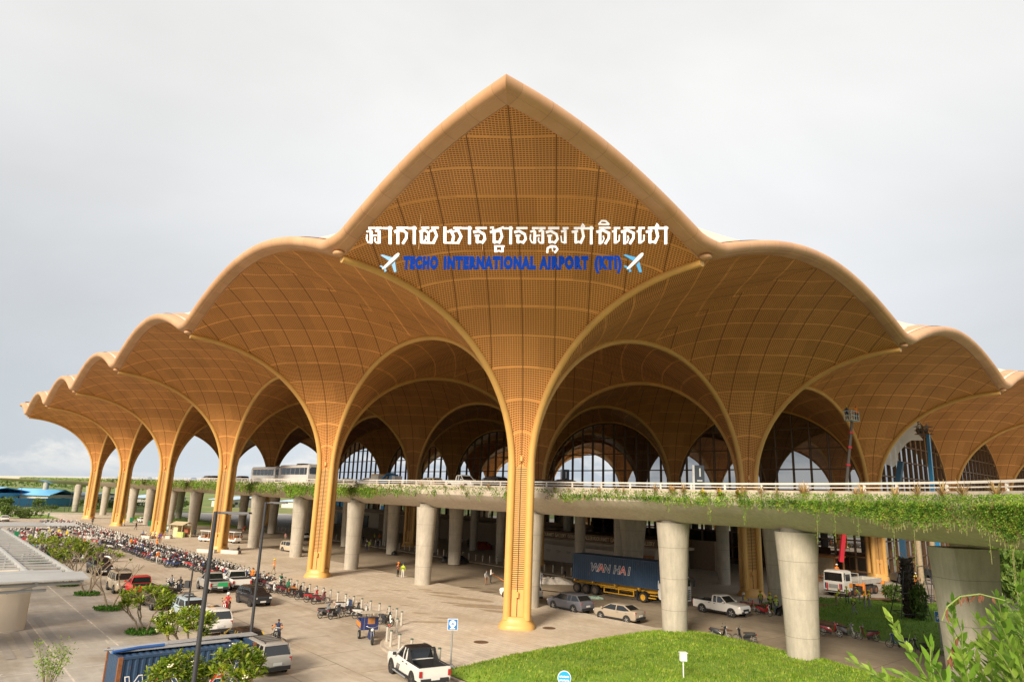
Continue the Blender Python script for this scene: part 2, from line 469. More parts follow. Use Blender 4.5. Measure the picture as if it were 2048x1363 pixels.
M_lower = paving_mat('lower_road_asphalt', ((.36, .295, .22), (.33, .27, .20)), (.25, .20, .14), (9, 40), .03, (.17, .13, .09), .7, 45, .1, .6)
M_inner = paving_mat('inner_pavement', ((.54, .49, .43), (.50, .45, .39)), (.42, .375, .32), (.9, .45), .012, (.2, .17, .14), .7, 45, .1, .5)
M_tile = paving_mat('grey_tile_court', ((.44, .40, .345), (.40, .36, .31)), (.30, .25, .19), (1.2, .6), .014, (.45, .41, .35), .65, 45, .1, .75)
M_kerb = mat('kerb_stone', (.45, .38, .30), .8, 0, .15, 1.2, .2)
def field_mat():
    m, t, b = newmat('open_field')
    n1 = t.noise(.012, 6, .6, t.pos()); n2 = t.noise(.12, 6, .65, t.pos())
    c = t.ramp(n1, [(.3, (.20, .22, .045)), (.5, (.13, .19, .035)), (.62, (.28, .25, .09)), (.75, (.16, .22, .05))])
    k = t.rng(n2, .25, .75, .6, 1.3); c = t.mix(1.0, c, t.comb(k, k, k), 'MULTIPLY')
    t.put(b.inputs['Base Color'], c); b.inputs['Roughness'].default_value = .95; return m
def lawn_mat(name, a, b_, dirt=None, amt=0):
    m, t, b = newmat(name)
    n1 = t.noise(.35, 5, .6, t.pos()); n2 = t.noise(6, 5, .7, t.pos())
    c = t.mix(t.rng(n1, .35, .65), a, b_)
    k = t.rng(n2, .25, .75, .55, 1.35); c = t.mix(1.0, c, t.comb(k, k, k), 'MULTIPLY')
    if dirt is not None: c = t.mix(t.math('MULTIPLY', t.rng(t.noise(.16, 6, .65, t.pos()), .46, .58, 0, 1, True), amt), c, dirt)
    t.put(b.inputs['Base Color'], c); b.inputs['Roughness'].default_value = .95
    t.put(b.inputs['Normal'], t.bump(n2, .8, .08)); return m
M_lawn = lawn_mat('mown_grass', (.13, .25, .018), (.21, .32, .028))
def sheet(name, pts, z, m, thick=0.0, sub=0):
    """level sheet, optionally with a vertical edge of the given height"""
    b = MB(); n = len(pts); top = [Vector((p.x, p.y, z)) for p in pts]
    if thick: b.add(top+[Vector((p.x, p.y, z-thick)) for p in pts], [tuple(range(n))]+[(i, n+i, n+(i+1) % n, (i+1) % n) for i in range(n)])
    else: b.add(top, [tuple(range(n))])
    o = b.build(name, m, None, 0); me = o.data
    if me.polygons[0].normal.z < 0: me.flip_normals()
    return tag(o, kind='structure')
def quad(a0, a1, b0, b1): return [W(a0, b0), W(a0, b1), W(a1, b1), W(a1, b0)]
gb = MB(); gb.add([(-2600, -400, -.16), (2600, -400, -.16), (2600, 3200, -.16), (-2600, 3200, -.16)], [(0, 1, 2, 3)])
tag(gb.build('ground', field_mat(), None, 0), kind='structure')
sheet('parking_road', quad(-60, 230, -23.4, -6.4), -.10, M_road)
sheet('paved_court', quad(-60, 230, -75, -23.2), -.02, M_tile, .14)
sheet('lower_road', [W(230, 9.8), W(230, 29.4), W(-3, 29.4), W(-8, 27), W(-14, 23.2), W(-24, 21), W(-45, 19.5), W(-60, 17), W(-60, 9.0), W(-22, 9.3), W(-6, 9.8)], -.095, M_lower)
def arc_pts(seq): return [W(a, b) for a, b in seq]
CORNER = [(7.6, -6.6), (6.6, -6.75), (5.6, -7.2), (4.6, -8.05), (3.6, -9.1), (2.6, -10.2), (1.7, -11.15), (.7, -11.95), (-.6, -12.6), (-2.2, -12.95)]
plaza_edge = [(205, -6.6), *CORNER, (-5, -13.1), (-8.5, -13.1), (-8, 12), (-6, 10.0), (205, 10.0)]
sheet('plaza', arc_pts(plaza_edge), .03, M_plaza, .2)
sheet('inner_pavement', [W(230, 29.6), W(230, 78), W(-60, 78), W(-60, 60), W(-30, 55), W(-7, 46), W(-3, 40), W(-3.4, 29.6)], .03, M_inner, .2)
sheet('terminal_forecourt', [W(-3, 70), W(-3, 260), W(-70, 260), W(-70, 62), W(-30, 57), W(-8, 47)], .036, M_tile, .2)
def kerb(name, seq, w_=.22, h=.14, z=.03):
    b = MB(); P = [Vector(W(a, c)) for a, c in seq]; rs = []
    for k, p in enumerate(P):
        d = (P[min(k+1, len(P)-1)]-P[max(k-1, 0)]).normalized(); n = Vector((-d.y, d.x, 0))
        rs.append([p+n*w_/2+Vector((0, 0, -.2)), p+n*w_/2+Vector((0, 0, z+.004)), p-n*w_/2+Vector((0, 0, z+.004)), p-n*w_/2+Vector((0, 0, -.2))])
    b.rings(rs); return tag(b.build(name, M_kerb, None, 0), kind='structure')
kerb('plaza_kerb', [(205, -6.6), (60, -6.6), *CORNER, (-5, -13.1), (-14, -13.4), (-40, -13.6)])
kerb('inner_kerb', [(230, 29.5), (100, 29.5), (30, 29.5), (-3.2, 29.5)], .3)
kerb('lawn_kerb', [(-3.2, 29.4), (-8, 27), (-14, 23.2), (-24, 21), (-45, 19.5), (-60, 17)], .25)
kerb('court_kerb', [(230, -23.2), (60, -23.2), (-60, -23.2)], .3, z=.0)
# far carriageway, verge
sheet('distant_road', quad(206, 224, -80, 200), -.09, M_road)
sheet('distant_verge', [W(178, -6), W(178, 30), W(206, 40), W(206, -30), W(190, -18)], -.085, M_lawn)
sheet('soil_verge', [W(176, 10), W(120, 29), W(205, 29)], -.08, M_lawn)
# grass mound between plaza and road, right of the plaza
def mound():
    b = MB(); ol = [(-8, -13.0), (-7.2, -7.2), (-6.8, -.2), (-6.7, 6), (-7.4, 9.6), (-9.5, 11.2), (-13, 11.0), (-17, 10.2), (-22, 9.2), (-30, 7.6), (-42, 4), (-52, -4), (-52, -13.4), (-30, -13.4)]
    cen = (-24, -3); P = []
    # resample the outline
    for k in range(len(ol)):
        a, c = ol[k], ol[(k+1) % len(ol)]
        for q in range(6): P.append((a[0]+(c[0]-a[0])*q/6, a[1]+(c[1]-a[1])*q/6))
    rs = []
    for f, h in ((1, .03), (.985, .16), (.93, .42), (.84, .68), (.7, .9), (.5, 1.05), (.25, 1.1), (.02, 1.1)):
        rs.append([Vector(W(cen[0]+(a-cen[0])*f, cen[1]+(c-cen[1])*f, h*(.8 if a > -20 else 1)+.09*noise.noise(Vector((a*f*.4, c*f*.4, 0)))*(1-f))) for a, c in P])
    b.rings(rs, 0, True); o = b.build('grass_mound', M_lawn, None, 60)
    return tag(o, kind='structure'), rs
MOUND, MOUND_R = mound()
M_lawn2 = lawn_mat('worn_lawn', (.085, .19, .014), (.125, .23, .018), (.20, .105, .045), .0)
lawn_seq = [(-3.4, 29.2), (-8, 26.8), (-14, 23.0), (-24, 20.8), (-45, 19.3), (-60, 17), (-60, 62), (-30, 57), (-14, 51), (-6.5, 46), (-3.3, 40)]
def lawn():
    b = MB(); cen = (-26, 38); P = []
    for k in range(len(lawn_seq)):
        a, c = lawn_seq[k], lawn_seq[(k+1) % len(lawn_seq)]
        for q in range(4): P.append((a[0]+(c[0]-a[0])*q/4, a[1]+(c[1]-a[1])*q/4))
    rs = [[Vector(W(cen[0]+(a-cen[0])*f, cen[1]+(c-cen[1])*f, h)) for a, c in P] for f, h in ((1, .02), (.97, .1), (.9, .22), (.7, .35), (.4, .45), (.02, .5))]
    b.rings(rs, 0, True); return tag(b.build('lawn', M_lawn2, None, 60), kind='structure')
lawn()
M_soil = mat('dug_soil', (.21, .115, .055), .95, 0, .35, 1.5, .6)
def patch(name, c, ra, rb, z, m, seed=0, kind='structure', h=.06, ang=0):
    b = MB(); rs = []; rnd = random.Random(seed); ph = [rnd.uniform(0, 6) for _ in range(4)]
    for f, hh in ((1, 0), (.8, .6), (.4, 1), (.02, 1)):
        ring = []
        for k in range(36):
            t = k*2*math.pi/36; rr = 1+.18*math.sin(2*t+ph[0])+.13*math.sin(3*t+ph[1])+.09*math.sin(5*t+ph[2])+.06*math.sin(9*t+ph[3])
            x, y = ra*rr*f*math.cos(t), rb*rr*f*math.sin(t)
            ring.append(Vector((c.x+x*math.cos(ang)-y*math.sin(ang), c.y+x*math.sin(ang)+y*math.cos(ang), z+hh*h)))
        rs.append(ring)
    b.rings(rs, 0, True); return tag(b.build(name, m, None, 60), kind=kind)
patch('soil_patch', G(1690, 1215, .2), 4.6, 4.0, .2, M_soil, 3, h=.12)
patch('soil_patch', G(1650, 1248, .1), 2.6, 1.4, .1, M_soil, 5, h=.25, ang=-.7)
patch('soil_patch', G(1775, 1198, .3), 3.0, 1.3, .33, M_soil, 8, h=.05)
# damp stains on the plaza
M_stain = mat('damp_paving', (.42, .325, .225), .5, 0, .2, 1.2)
rs_ = random.Random(4)
for k, (u, v, ra, rb) in enumerate([(885, 1185, 2.2, .5), (930, 1196, 3.2, .8), (975, 1212, 3.6, 1.0), (1000, 1222, 2.2, .5), (850, 1178, 1.2, .3), (905, 1205, 1.0, .4), (865, 1243, 2.0, .3), (890, 1235, 1.3, .25), (800, 1180, .9, .3), (825, 1195, .8, .25), (812, 1210, .7, .2), (840, 1225, .8, .22), (760, 1143, 1.2, .4), (1120, 1190, 1.3, .4), (1090, 1178, 1.8, .5), (935, 1172, 1.5, .3), (960, 1180, 1.6, .4), (720, 1190, .6, .2), (745, 1180, .7, .2)]):
    patch('damp_stain', G(u, v, .034), ra, rb, .0345, M_stain, k+20, h=0.0006, ang=rs_.uniform(-.5, .2))
# painted / laid white joint lines of the court and worn patches of road
M_line = mat('pale_line', (.55, .49, .41), .8, 0, .3, 2.0)
def strip(name, p, q, w_, z, m):
    d = (q-p).normalized(); n = Vector((-d.y, d.x, 0))*w_/2
    b = MB(); b.add([Vector((x.x, x.y, z)) for x in (p+n, p-n, q-n, q+n)], [(0, 1, 2, 3)]); o = b.build(name, m, None, 0)
    if o.data.polygons[0].normal.z < 0: o.data.flip_normals()
    return tag(o, kind='structure')
for be in (-26.6, -30.2, -34.5, -39, -44): strip('court_line', W(-20, be), W(60, be), .10, -.0155, M_line)
for al in (-14, -8.5, -2, 4, 10.5, 17, 25, 33): strip('court_line', W(al, -25), W(al, -52), .10, -.0115, M_line)
for k in range(16):
    al, be = rs_.uniform(-14, 20), rs_.uniform(-40, -25.5)
    strip('chalk_mark', W(al, be), W(al+rs_.uniform(-.2, 1.3), be+rs_.uniform(-.2, .2)), .13, -.007, M_line)
M_pale = mat('pale_concrete_patch', (.50, .41, .31), .85, 0, .12, .8)
strip('road_patch', W(19, -14.2), W(27, -14.2), 4.2, -.0955, M_pale)
for be in (-13.6, -17.6): strip('road_joint', W(-50, be), W(150, be), .12, -.0915, M_pale)
# ------------------------------------------------------------------ manholes
M_iron = mat('rusty_iron', (.16, .09, .05), .7, .2, .3, 6)
for k, (u, v, lab) in enumerate([(962, 1283, 'round brown manhole cover in front of the foremost golden column'), (1098, 1255, 'round brown manhole cover beside the plinth of the foremost column'), (1452, 1259, 'round manhole cover in the road beyond the grass mound')]):
    z = .034 if k < 2 else -.09
    o = MB().lathe([(.01, .012), (.4, .012), (.52, .012), (.54, 0)], (0, 0, 0), 24).build('manhole_cover', M_iron, None, 30, G(u, v, z))
    tag(o, lab, 'manhole cover', 'manhole covers')

# ================================================================== elevated road
def concrete_mat(name, a, b_, pan=None):
    m, t, b = newmat(name)
    p = t.pos(); n1 = t.noise(.5, 6, .6, p); n2 = t.noise(2.2, 6, .65, t.mapping(p, (1.6, 1.6, .35))); n3 = t.noise(14, 4, .6, p)
    c = t.mix(t.rng(n1, .3, .7), a, b_)
    k = t.rng(n2, .3, .7, .82, 1.1); c = t.mix(1.0, c, t.comb(k, k, k), 'MULTIPLY')
    k = t.rng(n3, .3, .7, .95, 1.04); c = t.mix(1.0, c, t.comb(k, k, k), 'MULTIPLY')
    x, y, z = t.sep(p)
    if pan:
        ln = t.math('LESS_THAN', t.math('FRACT', t.math('DIVIDE', t.math('ADD', z, .4), pan)), .016)
        c = t.mix(t.math('MULTIPLY', ln, .55), c, (.15, .13, .1))
    t.put(b.inputs['Base Color'], c); b.inputs['Roughness'].default_value = .85
    t.put(b.inputs['Normal'], t.bump(n3, .15, .01)); return m
M_conc = concrete_mat('pier_concrete', (.50, .45, .37), (.40, .36, .295), 2.35)
M_deck = concrete_mat('deck_concrete', (.60, .53, .43), (.52, .45, .36))
M_white = mat('white_painted_rail', (.74, .69, .62), .5, 0, .08, 2)
M_dark = mat('tarmac_deck', (.09, .085, .08), .85, 0, .15, 1)
viaduct = thing('elevated_road', 'long elevated concrete road on round piers with greenery hanging from its edge', 'viaduct')
EDGE = [(900, 5), (200, 5), (120, 5), (60, 5), (30, 5), (10, 5), (0, 5), (-8, 5), (-14, 4.6), (-20, 3.5), (-24, 2.3), (-28, .6), (-32, -1.8), (-35, -4.6), (-38, -8.5), (-42, -13), (-48, -18), (-56, -23)]
def spline(seq, step=1.5):
    out = []
    for k in range(len(seq)-1):
        p0, p1, p2, p3 = [np.array(seq[max(0, min(len(seq)-1, k+d))], float) for d in (-1, 0, 1, 2)]
        n = max(1, int(np.linalg.norm(p2-p1)/step))
        for q in range(n):
            t = q/n
            if k < 6: x = p1+(p2-p1)*t
            else: x = .5*((2*p1)+(-p0+p2)*t+(2*p0-5*p1+4*p2-p3)*t*t+(-p0+3*p1-3*p2+p3)*t**3)
            out.append(tuple(x))
    out.append(tuple(seq[-1])); return out
EP = [W(a, c) for a, c in spline(EDGE)]
EN = []
for k, p in enumerate(EP):
    d = (EP[min(k+1, len(EP)-1)]-EP[max(k-1, 0)]).normalized(); n = Vector((-d.y, d.x, 0))
    EN.append(n if n.dot(DB) > 0 or k > 5 and n.dot(EN[-1]) > 0 else -n)
def sweep(prof, name, m, parent=viaduct, sm=30, k0=0, k1=None):
    b = MB(); P = list(zip(EP, EN))[k0:k1]
    b.rings([[p+n*o+Vector((0, 0, z)) for o, z in prof] for p, n in P], 0, True, True); return b.build(name, m, parent, sm)
# deck section: planter wall, coved underside, slab
sweep([(0.0, 10.35), (.05, 10.15), (.5, 9.75), (1.3, 9.35), (2.2, 8.98), (2.75, 8.72), (3.2, 8.62), (21, 8.62), (21.6, 8.8), (23, 9.9), (23.2, 10.6), (1.2, 10.6), (1.1, 10.6), (.95, 10.62), (.0, 10.62)], 'deck', M_deck)
sweep([(1.35, 10.72), (22.3, 10.72), (22.3, 10.5), (1.35, 10.5)], 'carriageway', M_dark)
sweep([(1.05, 10.6), (1.05, 11.2), (1.3, 11.2), (1.3, 10.6)], 'parapet', M_deck)
sweep([(22.4, 10.5), (22.4, 11.3), (22.7, 11.3), (22.7, 10.5)], 'parapet', M_deck)
sweep([(1.12, 11.56), (1.12, 11.68), (1.26, 11.68), (1.26, 11.56)], 'handrail', M_white)
sweep([(1.14, 11.36), (1.14, 11.42), (1.24, 11.42), (1.24, 11.36)], 'handrail', M_white)
pb = MB(); acc = 0
for k in range(1, len(EP)):
    acc += (EP[k]-EP[k-1]).length
    if acc > 2.0: acc = 0; pb.box(EP[k]+EN[k]*1.19+Vector((0, 0, 11.38)), (.12, .1, .38), math.atan2((EP[k]-EP[k-1]).y, (EP[k]-EP[k-1]).x))
o = pb.build('railing_posts', M_white, viaduct, 0); o.name = 'railing'
# departures concourse behind the road
cb = MB(); cb.rings([[W(a, c, z) for c, z in ((28.4, 8.75), (28.2, 10.7), (75, 10.7), (75, 8.75))] for a in (190, -4)])
cb.build('concourse_slab', M_deck, viaduct, 0)
def pier(al, be, r0, r1, z1=8.64, slab=None, z0=0.0):
    b = MB(); c = W(al, be)
    if slab:
        rs = []
        for f, z in ((0, z0), (.35, z1*.35), (.7, z1*.7), (.9, z1*.9), (1, z1)):
            ww = slab[0]+(slab[1]-slab[0])*f**1.5; th = slab[2]
            ring = []
            for t in range(24):
                a = t*2*math.pi/24; n = 5
                k = 1/((abs(math.cos(a))**n+abs(math.sin(a))**n)**(1/n))
                d1 = (DA if len(slab) < 4 else Vector((math.cos(slab[3]), math.sin(slab[3]), 0))); d2 = Vector((-d1.y, d1.x, 0))
                ring.append(c+d1*(ww*k*math.cos(a))+d2*(th*k*math.sin(a))+Vector((0, 0, z)))
            rs.append(ring)
        b.rings(rs)
    else:
        b.lathe([(r0, z0), (r0+(r1-r0)*.25, z1*.4), (r0+(r1-r0)*.6, z1*.75), (r1, z1-.02)], c, 28)
        b.lathe([(r1*.72, z1-.03), (r1*.72, z1+.35)], c, 20)
    o = b.build('pier', M_conc, viaduct, 40); return o
for al, be in ((77.7, 7.8), (59.7, 7.6), (41.8, 7.5), (24.9, 7.6), (7.0, 7.8), (95.5, 7.8), (113, 7.8), (150, 7.8), (168, 7.8), (186, 7.8), (204, 7.8), (131, 7.8)): pier(al, be, .92, 1.2)
pier(-9.0, 8.6, .96, 1.32, 8.6); pier(-20.0, 7.2, 1.0, 1.4, 8.55, z0=.3)
for al, be in ((132.2, 25.2), (113, 25.2), (95, 25.2), (75.7, 24.4), (59.4, 24.4), (41.6, 24.4), (150, 25), (168, 25), (186, 25), (204, 25)): pier(al, be, .9, 1.15)
for al, be in ((75.7, 33), (59.6, 33.3), (42.6, 34.2), (48.5, 29.6), (60.9, 43.1), (25, 34), (17.1, 33.2), (25.5, 58), (93, 33), (77, 45), (95, 45), (112, 34), (45, 52), (62, 56)): pier(al, be, .72, .78, 8.7)
pier(7.9, 43.1, .78, .84, 8.7)
pier(11, 28.4, 0, 0, 8.62, (.95, 1.75, .6, ANG_B-1.0)); pier(-6.4, 29.6, 0, 0, 8.62, (.75, 1.1, .6, ANG_B-1.0)); pier(-30.0, 6.2, 0, 0, 8.3, (1.0, 1.5, 1.2, 0.15)); pier(-29.0, 11.0, 0, 0, 8.4, (.6, .8, .9, 0.15))
for al, be in ((232, 4.5), (236, 8.5), (330, 7), (330, 20)): pier(al, be, .92, 1.2)

# ================================================================== terminal glass
def glass_mat(name, refl, tint, rough=.01):
    m, t, b = newmat(name); nt_ = t.t; out = [n for n in nt_.nodes if n.type == 'OUTPUT_MATERIAL'][0]
    g = nt_.nodes.new('ShaderNodeBsdfGlossy'); g.inputs['Roughness'].default_value = rough; g.inputs['Color'].default_value = (.92, .95, 1, 1)
    n = t.noise(.6, 3, .5, t.pos()); t.put(g.inputs['Normal'], t.bump(n, .012, .05))
    t.put(b.inputs['Base Color'], tint); b.inputs['Roughness'].default_value = .3; b.inputs['Specular IOR Level'].default_value = .2
    mx = nt_.nodes.new('ShaderNodeMixShader')
    lw = nt_.nodes.new('ShaderNodeLayerWeight'); lw.inputs[0].default_value = .35
    t.put(mx.inputs[0], t.rng(lw.outputs[0], 0, 1, refl, 1.0)); nt_.links.new(b.outputs[0], mx.inputs[1]); nt_.links.new(g.outputs[0], mx.inputs[2])
    nt_.links.new(mx.outputs[0], out.inputs[0]); return m
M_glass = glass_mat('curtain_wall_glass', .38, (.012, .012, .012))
M_mull = mat('bronze_mullion', (.16, .085, .035), .45, .3, .1, 2)
def arch_z(t): # underside of the arch at distance t from a column centre
    return ZC+(VZ-ZC)*q_of(max(0, min(1, (t-C0)/(H-C0))))
def glazed_bay(p, d, n, zbot=0.04, step=3.0, rows=(0.9, 3.0, 5.4, 7.9, 10.25, 12.8, 16.2, 19.6, 23.0), both=True):
    """glass filling the arch from column p along d (unit), set back along n"""
    b = MB(); m = MB(); N = 24
    xs = [C0+.25+(L-2*C0-.5)*k/N for k in range(N+1)]
    top = [arch_z(min(x, L-x))-.25 for x in xs]
    back = Vector((0, 0, 0))
    vs = [p+d*x+Vector((0, 0, zbot)) for x in xs]+[p+d*x+Vector((0, 0, z)) for x, z in zip(xs, top)]
    b.add(vs, [(i, i+1, N+2+i, N+1+i) for i in range(N)])
    ang = math.atan2(d.y, d.x)
    x = 3.0
    while x < L-2:
        z = arch_z(min(x, L-x))-.2
        m.box(p+d*x+n*.12+Vector((0, 0, (zbot+z)/2)), (.14, .34, z-zbot), ang); x += step
    for z in rows:
        if z > VZ-1: continue
        # half-width of the arch at this height
        hx = next((x for x in [C0+.3+.1*k for k in range(170)] if arch_z(x)-.3 > z), None)
        if hx is None: continue
        m.box(p+d*(L/2)+n*.125+Vector((0, 0, z)), (L-2*hx, .22, .2), ang)
    # arch frame
    pts = [p+d*x+n*.1+Vector((0, 0, z)) for x, z in zip(xs, top)]
    m.tube([p+d*xs[0]+n*.1]+pts+[p+d*xs[-1]+n*.1], .2, 6)
    gw = b.build('glass_wall', M_glass, terminal, 0)
    m.build('mullions', M_mull, gw, 0)
    return gw
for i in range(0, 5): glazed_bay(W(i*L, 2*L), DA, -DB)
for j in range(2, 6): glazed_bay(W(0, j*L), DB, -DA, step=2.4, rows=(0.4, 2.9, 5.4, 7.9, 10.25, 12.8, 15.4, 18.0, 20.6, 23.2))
glazed_bay(W(5*L, 2*L), DB, -DA) if False else None
# dark hall behind the glass keeps the daylight out
hb = MB(); hz = 12.0
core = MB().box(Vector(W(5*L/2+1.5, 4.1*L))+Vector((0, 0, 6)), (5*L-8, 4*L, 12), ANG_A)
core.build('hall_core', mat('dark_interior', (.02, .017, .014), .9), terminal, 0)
# arrivals level: ceiling band, shop front and hoardings under the concourse
M_bronze = mat('bronze_fascia', (.20, .115, .06), .4, .3, .1, 1.5)
M_cream = mat('cream_wall', (.66, .56, .44), .7, 0, .08, 1)
M_timber = mat('orange_plywood', (.36, .15, .045), .6, 0, .25, 1.5)
M_vinyl = mat('white_hoarding_vinyl', (.62, .56, .49), .5, 0, .06, .6)
def wallbox(name, a0, a1, b0, b1, z0, z1, m, parent): return MB().box(W((a0+a1)/2, (b0+b1)/2, (z0+z1)/2), (abs(a1-a0), abs(b1-b0), z1-z0), ANG_A).build(name, m, parent, 0)
# ================================================================== arrivals level under the concourse
shop = thing('shop_front', 'curved cream and bronze shop front lettered GOURMET GALLERY under the concourse', 'shop')
wallbox('wall', 22, 47, 47.2, 56, .03, 3.4, M_cream, shop)
wallbox('fascia', 21.6, 47.4, 46.9, 56, 3.4, 4.5, M_bronze, shop)
wallbox('canopy', 21, 48, 46.2, 56, 2.9, 3.3, M_cream, shop)
wallbox('back_wall', 18, 120, 57, 58, .03, 4.4, mat('inner_cladding', (.30, .22, .15), .7), shop)
M_gold_text = mat('pale_gold_lettering', (.80, .66, .42), .4, .2, .05)
rzA = ANG_A+math.pi       # text facing the viewer along the facade
for al in (43.5, 37, 31.0, 25.0):
    text('lettering', 'GOURMET GALLERY', .82, M_gold_text, shop, W(al-.2, 46.84, 3.66), (math.pi/2, 0, rzA), .03, .012, 'CENTER', sx=.82)
hoard = thing('hoarding', 'white printed vinyl hoarding standing in front of the shop', 'hoarding')
wallbox('vinyl_panel', 24, 46, 43.6, 43.75, .03, 2.6, M_vinyl, hoard)
wallbox('plywood_panel', 19.5, 24, 43.6, 43.75, .03, 2.5, M_timber, hoard)
pr = MB()
for k in range(9):
    al = 25+k*2.3; pr.box(W(al, 43.58, 1.7), (1.1, .02, .1), ANG_A); pr.box(W(al, 43.58, 1.5), (.7, .02, .07), ANG_A)
pr.build('printed_lines', mat('grey_print', (.3, .27, .24), .7), hoard, 0)
hall = thing('arrivals_hall', 'dark bronze and cream arrivals hall front under the elevated concourse', 'arrivals hall')
wallbox('wall', 50, 175, 63, 64, .03, 4.2, M_cream, hall)
wallbox('fascia_band', 50, 175, 62.8, 64, 4.2, 5.2, M_bronze, hall)
lowg = MB().box(W(112, 63.5, 6.9), (125, .6, 3.4), ANG_A).build('upper_glazing', M_glass, hall, 0)
mm = MB()
for k in range(42): mm.box(W(50+3*k, 63.1, 6.9), (.12, .3, 3.4), ANG_A)
mm.build('mullions', M_mull, lowg, 0)
for k in range(7): wallbox('doorway', 56+k*16, 59+k*16, 62.7, 63, .03, 3.2, mat('door_black', (.02, .02, .022), .25), hall)
# timber kiosk frames seen to the right, behind the second right column
for k, (al, be, lab) in enumerate([(6, 66, 'orange timber site hut frame behind the golden column right of the container'), (1, 60, 'low orange plywood counter on the grey pavement right of the golden column')]):
    t = thing('timber_frame', lab, 'site hut', W(al, be, .03), ANG_A)
    if k == 0:
        for x in (-3, 0, 3):
            for y in (-1.5, 1.5): MB().box((x, y, 1.5), (.2, .2, 3)).build('post', M_timber, t, 0)
        MB().box((0, 0, 3.1), (6.6, 3.4, .25)).build('roof', M_timber, t, 0); MB().box((0, 1.55, 1.6), (6, .08, 2.9)).build('back_panel', mat('polycarbonate', (.35, .27, .17), .3), t, 0)
    else:
        MB().box((0, 0, .82), (5, 1.2, .14)).build('counter', M_timber, t, 0)
        for x in (-2.3, .2, 2.3): MB().box((x, 0, .38), (.14, 1.1, .75)).build('support', M_timber, t, 0)

# ================================================================== planting on the elevated road
def leaf_mat(name, a, b_, c, tr=.25):
    m, t, b = newmat(name)
    rnd = t.n.new('ShaderNodeTexWhiteNoise'); rnd.noise_dimensions = '3D'
    sn = t.n.new('ShaderNodeVectorMath'); sn.operation = 'SNAP'; t.l.new(t.pos(), sn.inputs[0]); sn.inputs[1].default_value = (.22, .22, .22); t.l.new(sn.outputs[0], rnd.inputs[0])
    col = t.ramp(rnd.outputs[0], [(0, a), (.55, b_), (1, c)])
    k = t.math('MULTIPLY', t.rng(t.noise(.9, 4, .6, t.pos()), .3, .7, .7, 1.25), t.rng(t.noise(.13, 3, .5, t.pos()), .35, .65, .78, 1.12)); col = t.mix(1.0, col, t.comb(k, k, k), 'MULTIPLY')
    t.put(b.inputs['Base Color'], col); b.inputs['Roughness'].default_value = .55; b.inputs['Specular IOR Level'].default_value = .3
    out = [n for n in t.n if n.type == 'OUTPUT_MATERIAL'][0]
    tl = t.n.new('ShaderNodeBsdfTranslucent'); t.put(tl.inputs[0], col)
    mx = t.n.new('ShaderNodeMixShader'); mx.inputs[0].default_value = tr
    t.l.new(b.outputs[0], mx.inputs[1]); t.l.new(tl.outputs[0], mx.inputs[2]); t.l.new(mx.outputs[0], out.inputs[0]); return m
M_vine = leaf_mat('creeper_leaves', (.07, .17, .015), (.17, .32, .025), (.32, .44, .05))
M_vine_dry = leaf_mat('dry_creeper', (.17, .08, .03), (.24, .14, .05), (.30, .22, .08))
M_stem = mat('pale_stem', (.28, .26, .11), .8, 0, .2, 3)
def leaf(b, p, d, n, l, w_, mi=0, fold=.0):
    """a pointed leaf: four points, folded along the middle"""
    s_ = d.cross(n)
    if s_.length < 1e-4: s_ = Vector((1, 0, 0))
    s_.normalize(); m = p+d*l*.5
    b.add([p, m+s_*w_*.5+n*fold*l, p+d*l, m-s_*w_*.5+n*fold*l], [(0, 1, 2), (0, 2, 3)] if fold else [(0, 1, 2, 3)], mi)
EL = [0]
for k in range(1, len(EP)): EL.append(EL[-1]+(EP[k]-EP[k-1]).length)
def edge_at(l):
    k = max(1, min(len(EP)-1, int(np.searchsorted(EL, l)))); f = (l-EL[k-1])/max(1e-6, EL[k]-EL[k-1])
    return EP[k-1].lerp(EP[k], f), EN[k]
def L_of_alpha(al):
    best = min(range(len(EP)), key=lambda k: abs((-EP[k].x+EP[k].y)*S2-al)); return EL[best]
def rv(rnd, s=1): return Vector((rnd.uniform(-1, 1), rnd.uniform(-1, 1), rnd.uniform(-1, 1)))*s
